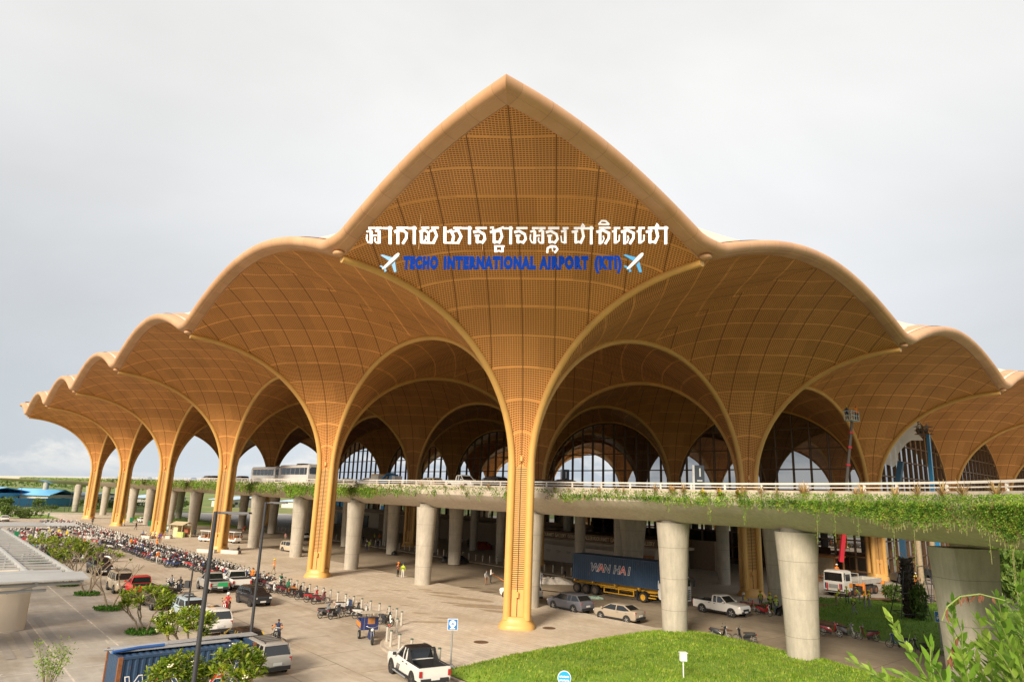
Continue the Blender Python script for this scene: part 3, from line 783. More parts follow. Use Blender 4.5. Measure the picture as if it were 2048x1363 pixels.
def creeper():
    rnd = random.Random(11); b = MB()
    def strand(l, drop, size, dens, dry, out=.0):
        p, n = edge_at(l); z0 = 10.62+rnd.uniform(-.05, .12); x = rnd.uniform(-.1, .25)
        tang = Vector((-n.y, n.x, 0)); sway = rnd.uniform(-.25, .25); steps = max(2, int(drop/dens))
        for q in range(steps):
            f = q/steps; z = z0-drop*f
            o = -.12-out-rnd.uniform(0, .22)*(1-f*.6)
            c = p+n*(o+x*(1 if f < .1 else 0))+tang*(sway*f+rnd.uniform(-.12, .12))+Vector((0, 0, z))
            d = (Vector((0, 0, -1))+rv(rnd, .9)).normalized()
            leaf(b, c, d, (rv(rnd)+Vector(-n)*.8+Vector((0, 0, .5))).normalized(), size*rnd.uniform(.7, 1.4), size*rnd.uniform(.4, .8), 1 if dry or rnd.random() < .04 else 0, .12)
        if drop > 1.0: b.tube([p+n*(-.15)+tang*sway*g+Vector((0, 0, z0-drop*g*1.08)) for g in (0, .5, 1)], .012, 3, 2)
    # density and drop along the edge: (alpha, strands per metre, mean drop, leaf size)
    prof = [(420, 1.5, .3, .3), (190, 3, .45, .3), (110, 5, 1.1, .28), (60, 7, 1.2, .24), (40, 8, 1.1, .22), (28, 4, .7, .2), (14, 3, .6, .18), (2, 3.2, .7, .17), (-4, 7, .3, .15), (-9, 10, .36, .14), (-13, 10, .55, .13), (-18, 12, .5, .12), (-24, 21, .62, .11), (-29, 34, .85, .095), (-34, 44, 1.05, .09), (-40, 40, 1.3, .09), (-46, 12, 2, .13)]
    A_ = [a for a, *_ in prof][::-1]
    al = 420.0; l = L_of_alpha(420)
    end = EL[-1]-8
    while l < end:
        p, n = edge_at(l); al = (-p.x+p.y)*S2
        dn, dr, sz = [float(np.interp(al, A_, [q[i] for q in prof][::-1])) for i in (1, 2, 3)]
        clump = noise.noise(Vector((l*.22, 0, 3)))*.9+noise.noise(Vector((l*.9, 5, 3)))*.5
        thin = max(.1, 1+clump*1.1)
        if 2 < al < 26: thin = max(.22, clump*2.0+.45)
        dry = noise.noise(Vector((l*.35, 9, 1))) > .47 and al < 70
        if rnd.random() < thin*.8:
            drop = dr*rnd.uniform(.35, 1.3)*(1+.7*max(0, clump))
            if rnd.random() < .012 and al < 0: drop *= rnd.uniform(1.8, 3.2)
            strand(l, drop, sz, .055 if al < 8 else (.09 if al < 60 else .2), dry or rnd.random() < .05)
        # cushion on top of the planter
        for _ in range(2 if al < 30 else 1):
            c = p+n*rnd.uniform(-.25, .8)+Vector((0, 0, 10.62+rnd.uniform(0, .35)))
            leaf(b, c, (rv(rnd)+Vector((0, 0, .5))).normalized(), (rv(rnd)+Vector((0, 0, 1))).normalized(), sz*1.2, sz*.6, 0, .12)
        l += 1/dn*rnd.uniform(.5, 1.5)*.33
    o = b.build('hanging_creeper', [M_vine, M_vine_dry, M_stem], None, 0)
    return tag(o, 'green creeper hanging in strands over the edge of the elevated road', 'creeper', kind='stuff')
creeper()
# straw coloured spiky plants along the parapet, each its own
M_spike = leaf_mat('straw_spikes', (.40, .22, .07), (.52, .34, .14), (.50, .42, .20), .2)
M_croton = leaf_mat('croton_leaves', (.05, .09, .01), (.45, .22, .02), (.60, .42, .05), .15)
def spiky_mesh(seed, n=34, h=.75, m=None, w_=.045):
    rnd = random.Random(seed); b = MB()
    b.tube([(0, 0, -.2), (0, 0, .25)], .03, 5, 0)
    for k in range(n):
        a = rnd.uniform(0, 2*math.pi); e = rnd.uniform(.1, 1.35); d = Vector((math.cos(a)*math.cos(e), math.sin(a)*math.cos(e), math.sin(e)))
        ln = h*rnd.uniform(.55, 1.05); base = Vector((0, 0, rnd.uniform(.1, .3))); s_ = Vector((-math.sin(a), math.cos(a), 0))*w_*.5
        mid = base+d*ln*.55; tip = base+d*ln+Vector((0, 0, -.18*ln*math.cos(e)))
        b.add([base-s_*.6, base+s_*.6, mid+s_, mid-s_, tip], [(0, 1, 2, 3), (3, 2, 4)])
    return b
ME_SP = [spiky_mesh(k).mesh('spiky_plant', M_spike, 0) for k in range(4)]
ME_CR = spiky_mesh(9, 46, .6, None, .16).mesh('croton', M_croton, 0)
rs_ = random.Random(3)
sp_px = [1300, 1322, 1345, 1380, 1424, 1460, 1500, 1541, 1582, 1630, 1669, 1710, 1764, 1815, 1857, 1908, 1955, 2010, 1275, 1240, 1205, 1170, 1130, 1095, 1000, 950, 905, 860, 815, 770, 730, 690]
def al_at_px(u):
    best = min(EP, key=lambda p: 1e9 if (p-CAM_POS).dot(AF) < 5 else abs(1024+F_PX*(p-CAM_POS).dot(AX)/(p-CAM_POS).dot(AF)-u)); return L_of_alpha((-best.x+best.y)*S2)
for k, u in enumerate(sp_px):
    l = al_at_px(u); p, n = edge_at(l+rs_.uniform(-.4, .4)); big = 1.0 if k < 18 else .75
    o = bpy.data.objects.new('spiky_plant', ME_SP[k % 4]); COL.objects.link(o); o.location = p+n*.7+Vector((0, 0, 10.75)); o.rotation_euler.z = k; o.scale = (big*rs_.uniform(.85, 1.25),)*3
    tag(o, 'straw coloured spiky plant standing above the creeper along the parapet', 'plant', 'spiky plants along the parapet')
for u, lab in ((1407, 'dark green and yellow croton bush beside the number sign on the parapet'), (1452, 'orange leaved croton bush on the parapet left of the golden column'), (1492, 'small dark croton bush in front of the golden column on the parapet')):
    p, n = edge_at(al_at_px(u)); o = bpy.data.objects.new('croton_bush', ME_CR); COL.objects.link(o); o.location = p+n*.6+Vector((0, 0, 10.6)); o.scale = (.95,)*3
    tag(o, lab, 'bush', 'croton bushes on the parapet')
# ================================================================== vehicles
def paint(name, col, rough=.32): return mat('paint_'+name, col, rough, 0, .04, 1.2, coat=.6)
P_white = paint('white', (.72, .70, .66)); P_silver = paint('silver', (.36, .345, .315)); P_red = paint('red', (.55, .025, .02)); P_black = paint('black', (.018, .018, .02))
P_grey = paint('grey', (.12, .12, .14)); P_gold = paint('champagne', (.34, .285, .215)); P_beige = paint('beige', (.50, .41, .29)); P_blue = paint('pale_blue', (.42, .52, .58)); P_yellow = paint('yellow', (.72, .46, .02))
M_tyre = mat('tyre_rubber', (.022, .021, .02), .85, 0, .15, 5); M_rim = mat('alloy_rim', (.42, .40, .38), .35, .5, .05); M_rimd = mat('dark_rim', (.08, .08, .08), .4, .3, .05)
M_blackp = mat('black_plastic', (.022, .022, .024), .6, 0, .1, 4); M_cglass = mat('car_glass', (.012, .014, .016), .06, 0, .02, spec=.9)
M_lampr = mat('red_lamp', (.38, .012, .015), .2, 0, .05, coat=.5); M_lampw = mat('clear_lamp', (.62, .62, .60), .15, 0, .05, coat=.5); M_plate = mat('number_plate', (.62, .62, .60), .5, 0, .03)
M_orangel = mat('orange_lamp', (.75, .25, .02), .3, 0, .05); M_chrome = mat('chrome', (.6, .58, .55), .2, .9, .03)
def wheel_parts(parent, x, y, r, wd, rimm, side):
    t = MB().lathe([(r*.60, -wd/2), (r*.94, -wd/2), (r, -wd*.36), (r, wd*.36), (r*.94, wd/2), (r*.60, wd/2), (r*.60, -wd/2)], (0, 0, 0), 20, 0, 'Y').build('wheel', M_tyre, parent, 40, (x, y, r))
    b = MB(); s = side
    b.lathe([(r*.62, s*wd*.30), (r*.58, s*wd*.40), (r*.16, s*wd*.34), (r*.14, s*wd*.44), (.005, s*wd*.44)], (0, 0, 0), 20, 0, 'Y')
    for k in range(5):
        a = k*2*math.pi/5; b.box((math.cos(a)*r*.36, s*wd*.43, math.sin(a)*r*.36), (r*.46, .03, r*.16), 0, 0, 1, -a)
    b.build('rim', rimm, t, 30)
    return t
def sect(hw, z0, z1, z2, crown=.03):
    """half outline of a body cross-section, closed: sill, flank, shoulder, top"""
    h = [(hw*.86, z0), (hw*.97, z0+.09), (hw, z0+(z1-z0)*.55), (hw*.985, z1), (hw*.93, z2-.02), (hw*.80, z2+crown*.6), (hw*.4, z2+crown)]
    return h+[(-y, z) for y, z in reversed(h)]
def car(name, label, cat, loc, rz, L_=4.6, Wd=1.82, Ht=1.65, wb=2.7, r=.35, hood=1.0, belt=1.02, tail=1.05, kind='suv', body=P_white, roofm=None, rim=M_rim, rack=False, sunroof=False, stripe=None, clear=.26, trimm=None, plate='both'):
    roofm = roofm or body; hw = Wd/2; xf, xr = L_/2, -L_/2; wf, wr = wb/2+.02, -wb/2+.02
    t = thing(name, label, cat, loc, rz)
    pick = kind == 'pickup'
    # lower body
    wsb = {'suv': .30, 'hatch': .34, 'sedan': .30, 'pickup': .22}[kind]*L_    # windscreen base
    st = []
    for f, w_, zt in ((1.0, .74, hood*.62), (.985, .86, hood*.80), (.95, .94, hood*.93), (.85, .99, hood*.985), (.70, 1, hood+.02), (wsb/xf, 1, hood+.07)):
        st.append((xf*f, hw*w_, zt))
    if pick:
        cabr = -.10*L_
        st += [(0.0, hw, belt), (cabr, hw, belt)]
        bodyr = cabr
    else:
        st += [(0, hw, belt), (-.25*L_, hw, belt+.02), (xr*.80, hw*.995, tail), (xr*.93, hw*.97, tail-.01), (xr*.985, hw*.93, tail-.08), (xr, hw*.86, tail-.22)]
    b = MB()
    def z0_at(x): return clear+ (.10 if abs(x) > L_/2*.93 else 0)
    b.rings([[Vector((x, y, z)) for y, z in sect(w_, z0_at(x), z0_at(x)+(zt-z0_at(x))*.82, zt, .035)] for x, w_, zt in st], 0, True)
    if pick:
        # load bed: open box with walls
        zb, zw = .72, belt+.0; x1 = xr+.06
        for s in (-1, 1):
            b.rings([[Vector((x, s*y, z)) for y, z in ((hw*.86, clear+.06), (hw*.985, clear+.14), (hw, .8), (hw*.985, zw-.05), (hw*.95, zw), (hw*.86, zw), (hw*.86, zb))] for x in (cabr-.02, x1)], 0, True)
        b.box(((cabr+x1)/2, 0, zb-.06), (cabr-x1, hw*1.8, .12)); b.box((x1+.03, 0, (zb+zw)/2-.06), (.09, hw*1.86, zw-zb+.14)); 
    shell_ = b.build('body', body, t, 35)
    bl = MB()
    if pick:
        bl.box(((cabr+x1)/2-.0, 0, zb+.015), (cabr-x1-.16, hw*1.68, .02)); bl.box((x1+.09, 0, (zb+zw)/2), (.02, hw*1.66, zw-zb-.02)); bl.box((cabr-.06, 0, (zb+zw)/2), (.03, hw*1.66, zw-zb-.02))
        for s in (-1, 1): bl.box(((cabr+x1)/2, s*hw*.845, (zb+zw)/2), (cabr-x1-.16, .02, zw-zb-.02)); bl.box(((cabr+x1)/2, s*hw*.905, zw+.015), (cabr-x1-.1, hw*.11, .03))
        bl.build('bed_liner', M_blackp, t, 0)
    # cabin: glass house with roof and pillars
    if kind == 'suv': gx = (wsb, .13*L_, xr*.84, xr*.965)
    elif kind == 'hatch': gx = (wsb, .12*L_, xr*.66, xr*.955)
    elif kind == 'sedan': gx = (wsb+.1, .10*L_, xr*.42, xr*.90)
    else: gx = (wsb, .075*L_, cabr+.10, cabr+.02)
    f0, f1, r1, r0 = gx; zb0 = belt-.04
    def outline(x0, x1_, y, z, c=.16):
        return [Vector(p) for p in ((x0, -y*.86, z), (x0-c, -y, z), (x1_+c, -y, z), (x1_, -y*.9, z), (x1_, y*.9, z), (x1_+c, y, z), (x0-c, y, z), (x0, y*.86, z))]
    g = MB(); zr = Ht-.10
    tlf = lambda k: (f0+(f1-f0)*k, r0+(r1-r0)*k)
    g.rings([outline(*tlf(0), hw*.90, zb0), outline(*tlf(.5), hw*.855, zb0+(zr-zb0)*.5), outline(*tlf(1), hw*.76, zr)], 0, True)
    gl = g.build('windows', M_cglass, t, 20)
    rf = MB(); rf.rings([outline(f1+.05, r1-.06, hw*.775, zr-.035), outline(f1+.03, r1-.05, hw*.775, zr+.03), outline(f1-.12, r1+.08, hw*.66, Ht-.02), outline(f1-.35, r1+.3, hw*.4, Ht)], 0, True)
    roof = rf.build('roof', roofm, t, 40)
    pl = MB()
    def pil(x0, x1_, wd_):
        for s in (-1, 1):
            pts = [Vector((x0, s*hw*.905, zb0)), Vector(((x0+x1_)/2, s*hw*.862, (zb0+zr)/2)), Vector((x1_, s*hw*.77, zr))]
            rs = [[p+Vector((dx*wd_/2, s*dy, 0)) for dx, dy in ((-1, -.02), (1, -.02), (1, .012), (-1, .012))] for p in pts]; pl.rings(rs)
    pil(f0-.02, f1+.0, .12); pil(r0+.06, r1+.0, .16 if kind != 'sedan' else .2)
    mid = (f1+r1)/2; pil(mid+.05, mid+.02, .09)
    if kind in ('suv', 'hatch'): pil(r1+.62, r1+.55, .09)
    pl.build('pillars', body if not pick or True else M_blackp, t, 0)
    if sunroof: MB().box((mid+.25, 0, Ht+.006), (.75, hw*.9, .012)).build('sunroof', M_cglass, roof, 0)
    if rack:
        rk = MB()
        for s in (-1, 1): rk.tube([(f1-.2, s*hw*.66, Ht-.02), (f1-.3, s*hw*.66, Ht+.07), (r1+.3, s*hw*.66, Ht+.07), (r1+.15, s*hw*.66, Ht-.02)], .025, 6)
        for k in range(5): rk.box((r1+.35+(f1-r1-.8)*k/4, 0, Ht+.06), (.05, hw*1.3, .02))
        rk.build('roof_rack', M_blackp, roof, 0)
    # bumpers, arches, sills
    tr = MB(); tm = trimm or M_blackp
    tr.box((xf*.985, 0, clear+.16), (.1, hw*1.5, .18)); tr.box((xr+(.0 if pick else .02), 0, clear+.17), (.14, hw*1.7, .2))
    for s in (-1, 1):
        tr.box((0, s*hw*.955, clear+.03), (wb-.75, .08, .1))
        for x in (wf, wr):
            tr.lathe([(r+.075, -.03), (r+.075, .03), (r*.2, .034), (r*.2, -.034)], (x, s*(hw-.022), r), 20, 0, 'Y')
    tr.build('trim', tm, t, 0)
    for x in (wf, wr):
        for s in (-1, 1): wheel_parts(t, x, s*(hw-.10), r, .23, rim, s)
    for s in (-1, 1):
        MB().box((xf*.955, s*hw*.74, hood*.76), (.2, hw*.3, .14), 0, 0, .8).build('headlight', M_lampw, t, 0)
        MB().box((xr+.03 if pick else xr*.975, s*hw*(.90 if pick else .82), tail*.80 if not pick else .86), (.09, hw*.17, .3 if pick else .24)).build('taillight', M_lampr, t, 0)
        MB().box((f0-.28, s*(hw+.11), belt+.10), (.16, .2, .14), 0, 0, .8).build('mirror', body if roofm is body else M_blackp, t, 0)
    MB().box((xf*.99, 0, hood*.62), (.06, hw*1.0, .2)).build('grille', M_blackp, t, 0)
    MB().box((xr-.07+(.0 if pick else .02), 0, clear+.28 if pick else tail*.62), (.03, .5, .15)).build('number_plate', M_plate, t, 0)
    MB().box((xf*.99+.05, 0, clear+.2), (.03, .5, .14)).build('number_plate', M_plate, t, 0)
    hd = MB()
    for s in (-1, 1):
        for x in (mid-.15, mid-1.05 if not pick else mid-.75): hd.box((x, s*(hw+.005), belt-.12), (.2, .03, .04))
    hd.build('door_handles', M_blackp if body is P_white else M_chrome, t, 0)
    if stripe: stripe(t, hw, xf, xr)
    return t
def by_wheels(fw, rw, side, Wd=1.82, z=-.1):
    """position and heading from the ground marks of the two near wheels"""
    a, b = G(*fw, z), G(*rw, z); d = (a-b).normalized(); n = Vector((-d.y, d.x, 0))   # left of heading
    c = (a+b)/2 + n*(-1 if side == 'L' else 1)*Wd*.44
    return c, math.atan2(d.y, d.x)
def by_end(u, v, ang, off, z=-.1):
    return G(u, v, z)+Vector((math.cos(ang), math.sin(ang), 0))*off, ang
def stripes(t, hw, xf, xr):
    b = MB()
    for k in range(4): b.add([(.75-.12*k-.3*q, hw+.012, .45+.42*q) if False else (.9-.13*k-(.25 if q else 0), hw+.012, .40 if not q else .80) for q in (0, 1)]+[(.84-.13*k-(.25 if q else 0), hw+.012, .40 if not q else .80) for q in (1, 0)], [(0, 1, 2, 3)])
    b.add([(.8, hw+.012, .42), (.8, hw+.012, .47), (-1.2, hw+.012, .47), (-1.2, hw+.012, .42)], [(0, 1, 2, 3)])
    b.build('side_decal', M_blackp, t, 0)
    st = MB()
    for s in (-1, 1): st.tube([(1.1, s*(hw+.06), .34), (-.9, s*(hw+.06), .34)], .05, 6)
    st.build('side_steps', M_chrome, t, 0)
    rb = MB()
    for s in (-1, 1): rb.rings([[Vector((x, s*(.78+dy), z)) for dy in (-.04, .04)]+[Vector((x-w_, s*(.78+dy), z)) for dy in (.04, -.04)] for x, z, w_ in ((-.62, 1.06, .75), (-.58, 1.45, .3), (-.56, 1.7, .14))])
    rb.box((-.62, 0, 1.72), (.14, 1.6, .06)); rb.build('sports_bar', M_blackp, t, 0)
def tailgate_green(t, hw, xf, xr):
    MB().box((xr-.0, -.28*hw, .86), (.03, hw*1.05, .38)).build('tailgate_sticker', mat('sticker_green', (.02, .36, .12), .4), t, 0)
    MB().box((xr-.0, .62*hw, .84), (.03, hw*.5, .1)).build('tailgate_sticker', mat('sticker_green_pale', (.3, .5, .4), .4), t, 0)
PK = dict(kind='pickup', L_=5.3, Wd=1.88, Ht=1.82, wb=3.2, r=.39, hood=1.12, belt=1.14, clear=.34)
GRP = 'cars in the parking road'
c, a = by_wheels((786, 1345), (826, 1373), 'L'); car('pickup_truck', 'white pickup with a black roof, black sports bar and side stripes beside the grass mound', 'pickup', c, a, body=P_white, roofm=P_black, rim=M_rimd, stripe=stripes, **PK)
c, a = by_end(551, 1352, ANG_A, 2.25); car('suv', 'silver estate car with a roof rack, its tail towards the bottom of the photo', 'suv', c, a, 4.65, 1.83, 1.72, 2.72, .35, 1.02, 1.0, 1.08, 'suv', P_silver, rack=True)
c, a = by_end(497, 1309, ANG_A+.03, 1.2); car('compact_car', 'yellow compact car with a black roof behind the blue container', 'car', c, a, 3.9, 1.7, 1.5, 2.45, .31, .95, .95, 1.0, 'hatch', P_yellow, P_black)
c, a = by_end(437, 1272, ANG_A, 2.3); car('suv', 'white suv with a black sunroof parked behind the bushy frangipani by the tall lamp post', 'suv', c, a, 4.75, 1.86, 1.75, 2.8, .37, 1.06, 1.06, 1.12, 'suv', P_white, rim=M_rimd, sunroof=True)
c, a = by_end(396, 1246, ANG_A+math.pi, -2.2); car('suv', 'pale blue car with a dark sunroof facing the viewer between trees', 'suv', c, a, 4.55, 1.82, 1.62, 2.7, .34, 1.0, 1.02, 1.06, 'suv', P_blue, sunroof=True)
c, a = by_end(331, 1221, ANG_A, 2.4); car('suv', 'black people carrier between the red pickup and the pale blue car', 'suv', c, a, 4.9, 1.88, 1.75, 2.85, .37, 1.06, 1.08, 1.12, 'suv', P_black)
c, a = by_end(290, 1197, ANG_A, 2.6); car('pickup_truck', 'bright red pickup parked behind the frangipani', 'pickup', c, a, body=P_red, **PK)
c, a = by_end(251, 1187, ANG_A+math.pi, -2.3); car('suv', 'beige off-road car facing the viewer in front of the red pickup', 'suv', c, a, 4.7, 1.85, 1.85, 2.75, .38, 1.08, 1.1, 1.15, 'suv', P_beige, rack=True)
c, a = by_end(206, 1151, ANG_A+math.pi, -2.4); car('pickup_truck', 'black pickup facing the viewer half hidden behind the bare frangipani', 'pickup', c, a, body=P_black, **PK)
c, a = by_wheels((398, 1177), (415, 1185), 'L'); car('pickup_truck', 'silver pickup with a green sticker on its tailgate beside the motorbike row', 'pickup', c, a+.0, body=P_silver, stripe=tailgate_green, **PK)
c, a = by_wheels((445, 1171), (462, 1180), 'L'); car('pickup_truck', 'white pickup next to the silver pickup with the green sticker', 'pickup', c, a, body=P_white, rim=M_rimd, **PK)
c, a = by_wheels((499, 1212), (477, 1204), 'R'); car('hatchback', 'black electric hatchback with a lime trim line driving past the lamp post', 'car', c, a, 4.35, 1.8, 1.58, 2.62, .34, 1.0, 1.0, 1.04, 'hatch', P_grey if False else P_black, rim=M_rimd)
c, a = by_wheels((1107, 1217), (1149, 1226), 'L'); car('suv', 'dark grey suv on the lower road next to the foremost golden column', 'suv', c, a, 4.65, 1.85, 1.65, 2.66, .37, 1.02, 1.05, 1.12, 'hatch', P_grey)
c, a = by_wheels((1203, 1237), (1253, 1246), 'L'); car('sedan', 'champagne coloured liftback saloon on the lower road in front of the container lorry', 'car', c, a, 4.45, 1.73, 1.49, 2.7, .31, .92, .95, 1.06, 'sedan', P_gold)
road_a = a
c, a = by_end(1075, 1204, road_a, 2.3); car('suv', 'white suv half hidden behind the foremost golden column', 'suv', c, a, 4.6, 1.82, 1.72, 2.7, .35, 1.02, 1.02, 1.08, 'suv', P_white)
c, a = by_wheels((1465, 1234), (1404, 1223), 'R'); car('pickup_truck', 'white pickup facing right between two grey piers', 'pickup', c, a, body=P_white, **PK)
c, a = by_wheels((587, 1106), (561, 1102), 'R'); car('suv', 'beige off-road car on the lower road half hidden by a grey pier', 'suv', c, a, 4.7, 1.85, 1.82, 2.75, .38, 1.08, 1.1, 1.15, 'suv', P_beige)
c, a = by_end(612, 1080, ANG_A, 2.2); car('suv', 'white car on the lower road seen from behind between grey piers', 'suv', c, a, 4.4, 1.75, 1.62, 2.6, .33, 1.0, 1.0, 1.05, 'suv', P_white)
c, a = by_end(286, 1045, ANG_A, 1.5); car('hatchback', 'small white car far off beyond the second golden column from the left', 'car', c, a, 4.1, 1.7, 1.5, 2.5, .31, .95, .96, 1.0, 'hatch', P_white)
c, a = by_end(8, 1042, ANG_A, 0); car('sedan', 'white car at the far left behind the pergola roof', 'car', c, a, 4.6, 1.76, 1.47, 2.7, .32, .92, .94, 1.0, 'sedan', P_white)
# on the elevated road
ZD = 10.725
def on_deck(u, depth_be): # point on the deck seen at photo column u, depth_be metres behind the parapet line
    l = al_at_px(u); p, n = edge_at(l); 
    d = Vector((p.x-CAM_POS.x, p.y-CAM_POS.y, 0)); 
    k = 1+depth_be/max(.3, d.normalized().dot(n))/d.length
    q = CAM_POS+d*k; return Vector((q.x, q.y, ZD))
car('pickup_truck', 'white pickup on the elevated road left of the foremost golden column', 'pickup', on_deck(910, 7), ANG_A+math.pi, body=P_white, **PK)
car('suv', 'beige car on the elevated road in front of the white pickup there', 'suv', on_deck(846, 9), ANG_A, 4.6, 1.82, 1.55, 2.7, .35, 1.0, 1.02, 1.08, 'hatch', P_beige)
car('suv', 'black suv on the elevated road just left of the foremost golden column', 'suv', on_deck(983, 10), ANG_A, 4.7, 1.85, 1.7, 2.75, .37, 1.04, 1.06, 1.12, 'suv', P_black, rack=True)
car('suv', 'black car on the elevated road right of the foremost golden column', 'suv', on_deck(1122, 12), ANG_A, 4.7, 1.85, 1.55, 2.75, .37, 1.04, 1.06, 1.12, 'sedan', P_black)
car('suv', 'dark car on the elevated road at the right edge of the foremost column', 'suv', on_deck(1075, 14), ANG_A, 4.6, 1.85, 1.6, 2.75, .37, 1.04, 1.06, 1.12, 'hatch', P_black)
car('hatchback', 'pale car on the elevated road behind the blue lifting machine', 'car', on_deck(720, 9), ANG_A, 4.1, 1.7, 1.45, 2.5, .31, .95, .96, 1.0, 'hatch', P_white)
car('sedan', 'grey car on the elevated road right of the second golden column', 'car', on_deck(680, 12), ANG_A, 4.4, 1.7, 1.45, 2.6, .31, .95, .96, 1.0, 'sedan', P_grey)
for u, lab, p_ in ((398, 'pale car on the elevated road left of the fourth column from the left', P_beige), (463, 'black car on the elevated road just ahead of the two coaches', P_black), (412, 'second small car on the elevated road left of the coaches', P_white)):
    car('suv', lab, 'suv', on_deck(u, 7 if p_ is P_black else 6), ANG_A, 4.6, 1.82, 1.6, 2.7, .35, 1.0, 1.02, 1.08, 'suv', p_)
def coach(label, loc, rz):
    t = thing('coach', label, 'coach', loc, rz, 'coaches on the elevated road')
    P_coach = paint('coach_white', (.9, .87, .81)); hw, L_, h = 1.25, 11.6, 3.5
    def ring(x, k=1.0, lo=.35, hi=h):
        c = .16
        return [Vector((x, y*k, z)) for y, z in ((-hw, lo), (hw, lo), (hw, hi-.35), (hw-c, hi-.06), (hw*.5, hi), (-hw*.5, hi), (-hw+c, hi-.06), (-hw, hi-.35))]
    MB().rings([ring(-L_/2, .95, .45, h-.08), ring(-L_/2+.15), ring(L_/2-.5), ring(L_/2, .93, .4, h-.25)]).build('body', P_coach, t, 30)
    for s in (-1, 1):
        w_ = MB().box((-.3, s*(hw+.004), 2.4), (L_-1.6, .03, 1.15)).build('side_window', M_cglass, t, 0)
        m = MB()
        for k in range(6): m.box((-5+1.75*k+.6, s*(hw+.022), 2.4), (.05, .02, 1.15))
        m.build('window_bars', P_coach, w_, 0)
        for x in (-3.4, 3.6): wheel_parts(t, x, s*(hw-.17), .5, .3, M_rim, s)
        MB().box((-L_/2-.01, s*.95, .85), (.06, .3, .22)).build('taillight', M_lampr, t, 0)
    MB().box((L_/2-.02, 0, 2.1), (.12, 2.2, 1.5)).build('windscreen', M_cglass, t, 0)
    MB().rings([[Vector((x, y, z)) for y, z in ((-.95, 1.95), (.95, 1.95), (1.05, 2.8), (.7, 3.1), (-.7, 3.1), (-1.05, 2.8))] for x in (-L_/2-.03, -L_/2+.05)]).build('rear_window', M_cglass, t, 0)
    MB().box((-1.5, 0, h+.1), (2.6, 1.7, .24), 0, 0, .85).build('air_conditioner', M_blackp, t, 0)
    MB().box((-L_/2+.5, 0, h+.02), (.9, 2.2, .14), 0, 0, .8).build('roof_spoiler', P_coach, t, 0)
    return t
coach('rear one of the two white coaches on the elevated road, tail near the second column', on_deck(578, 7)+Vector((0, 0, 0)), ANG_A+.03)
coach('front one of the two white coaches on the elevated road, half hidden by the other', on_deck(521, 10), ANG_A+.03)
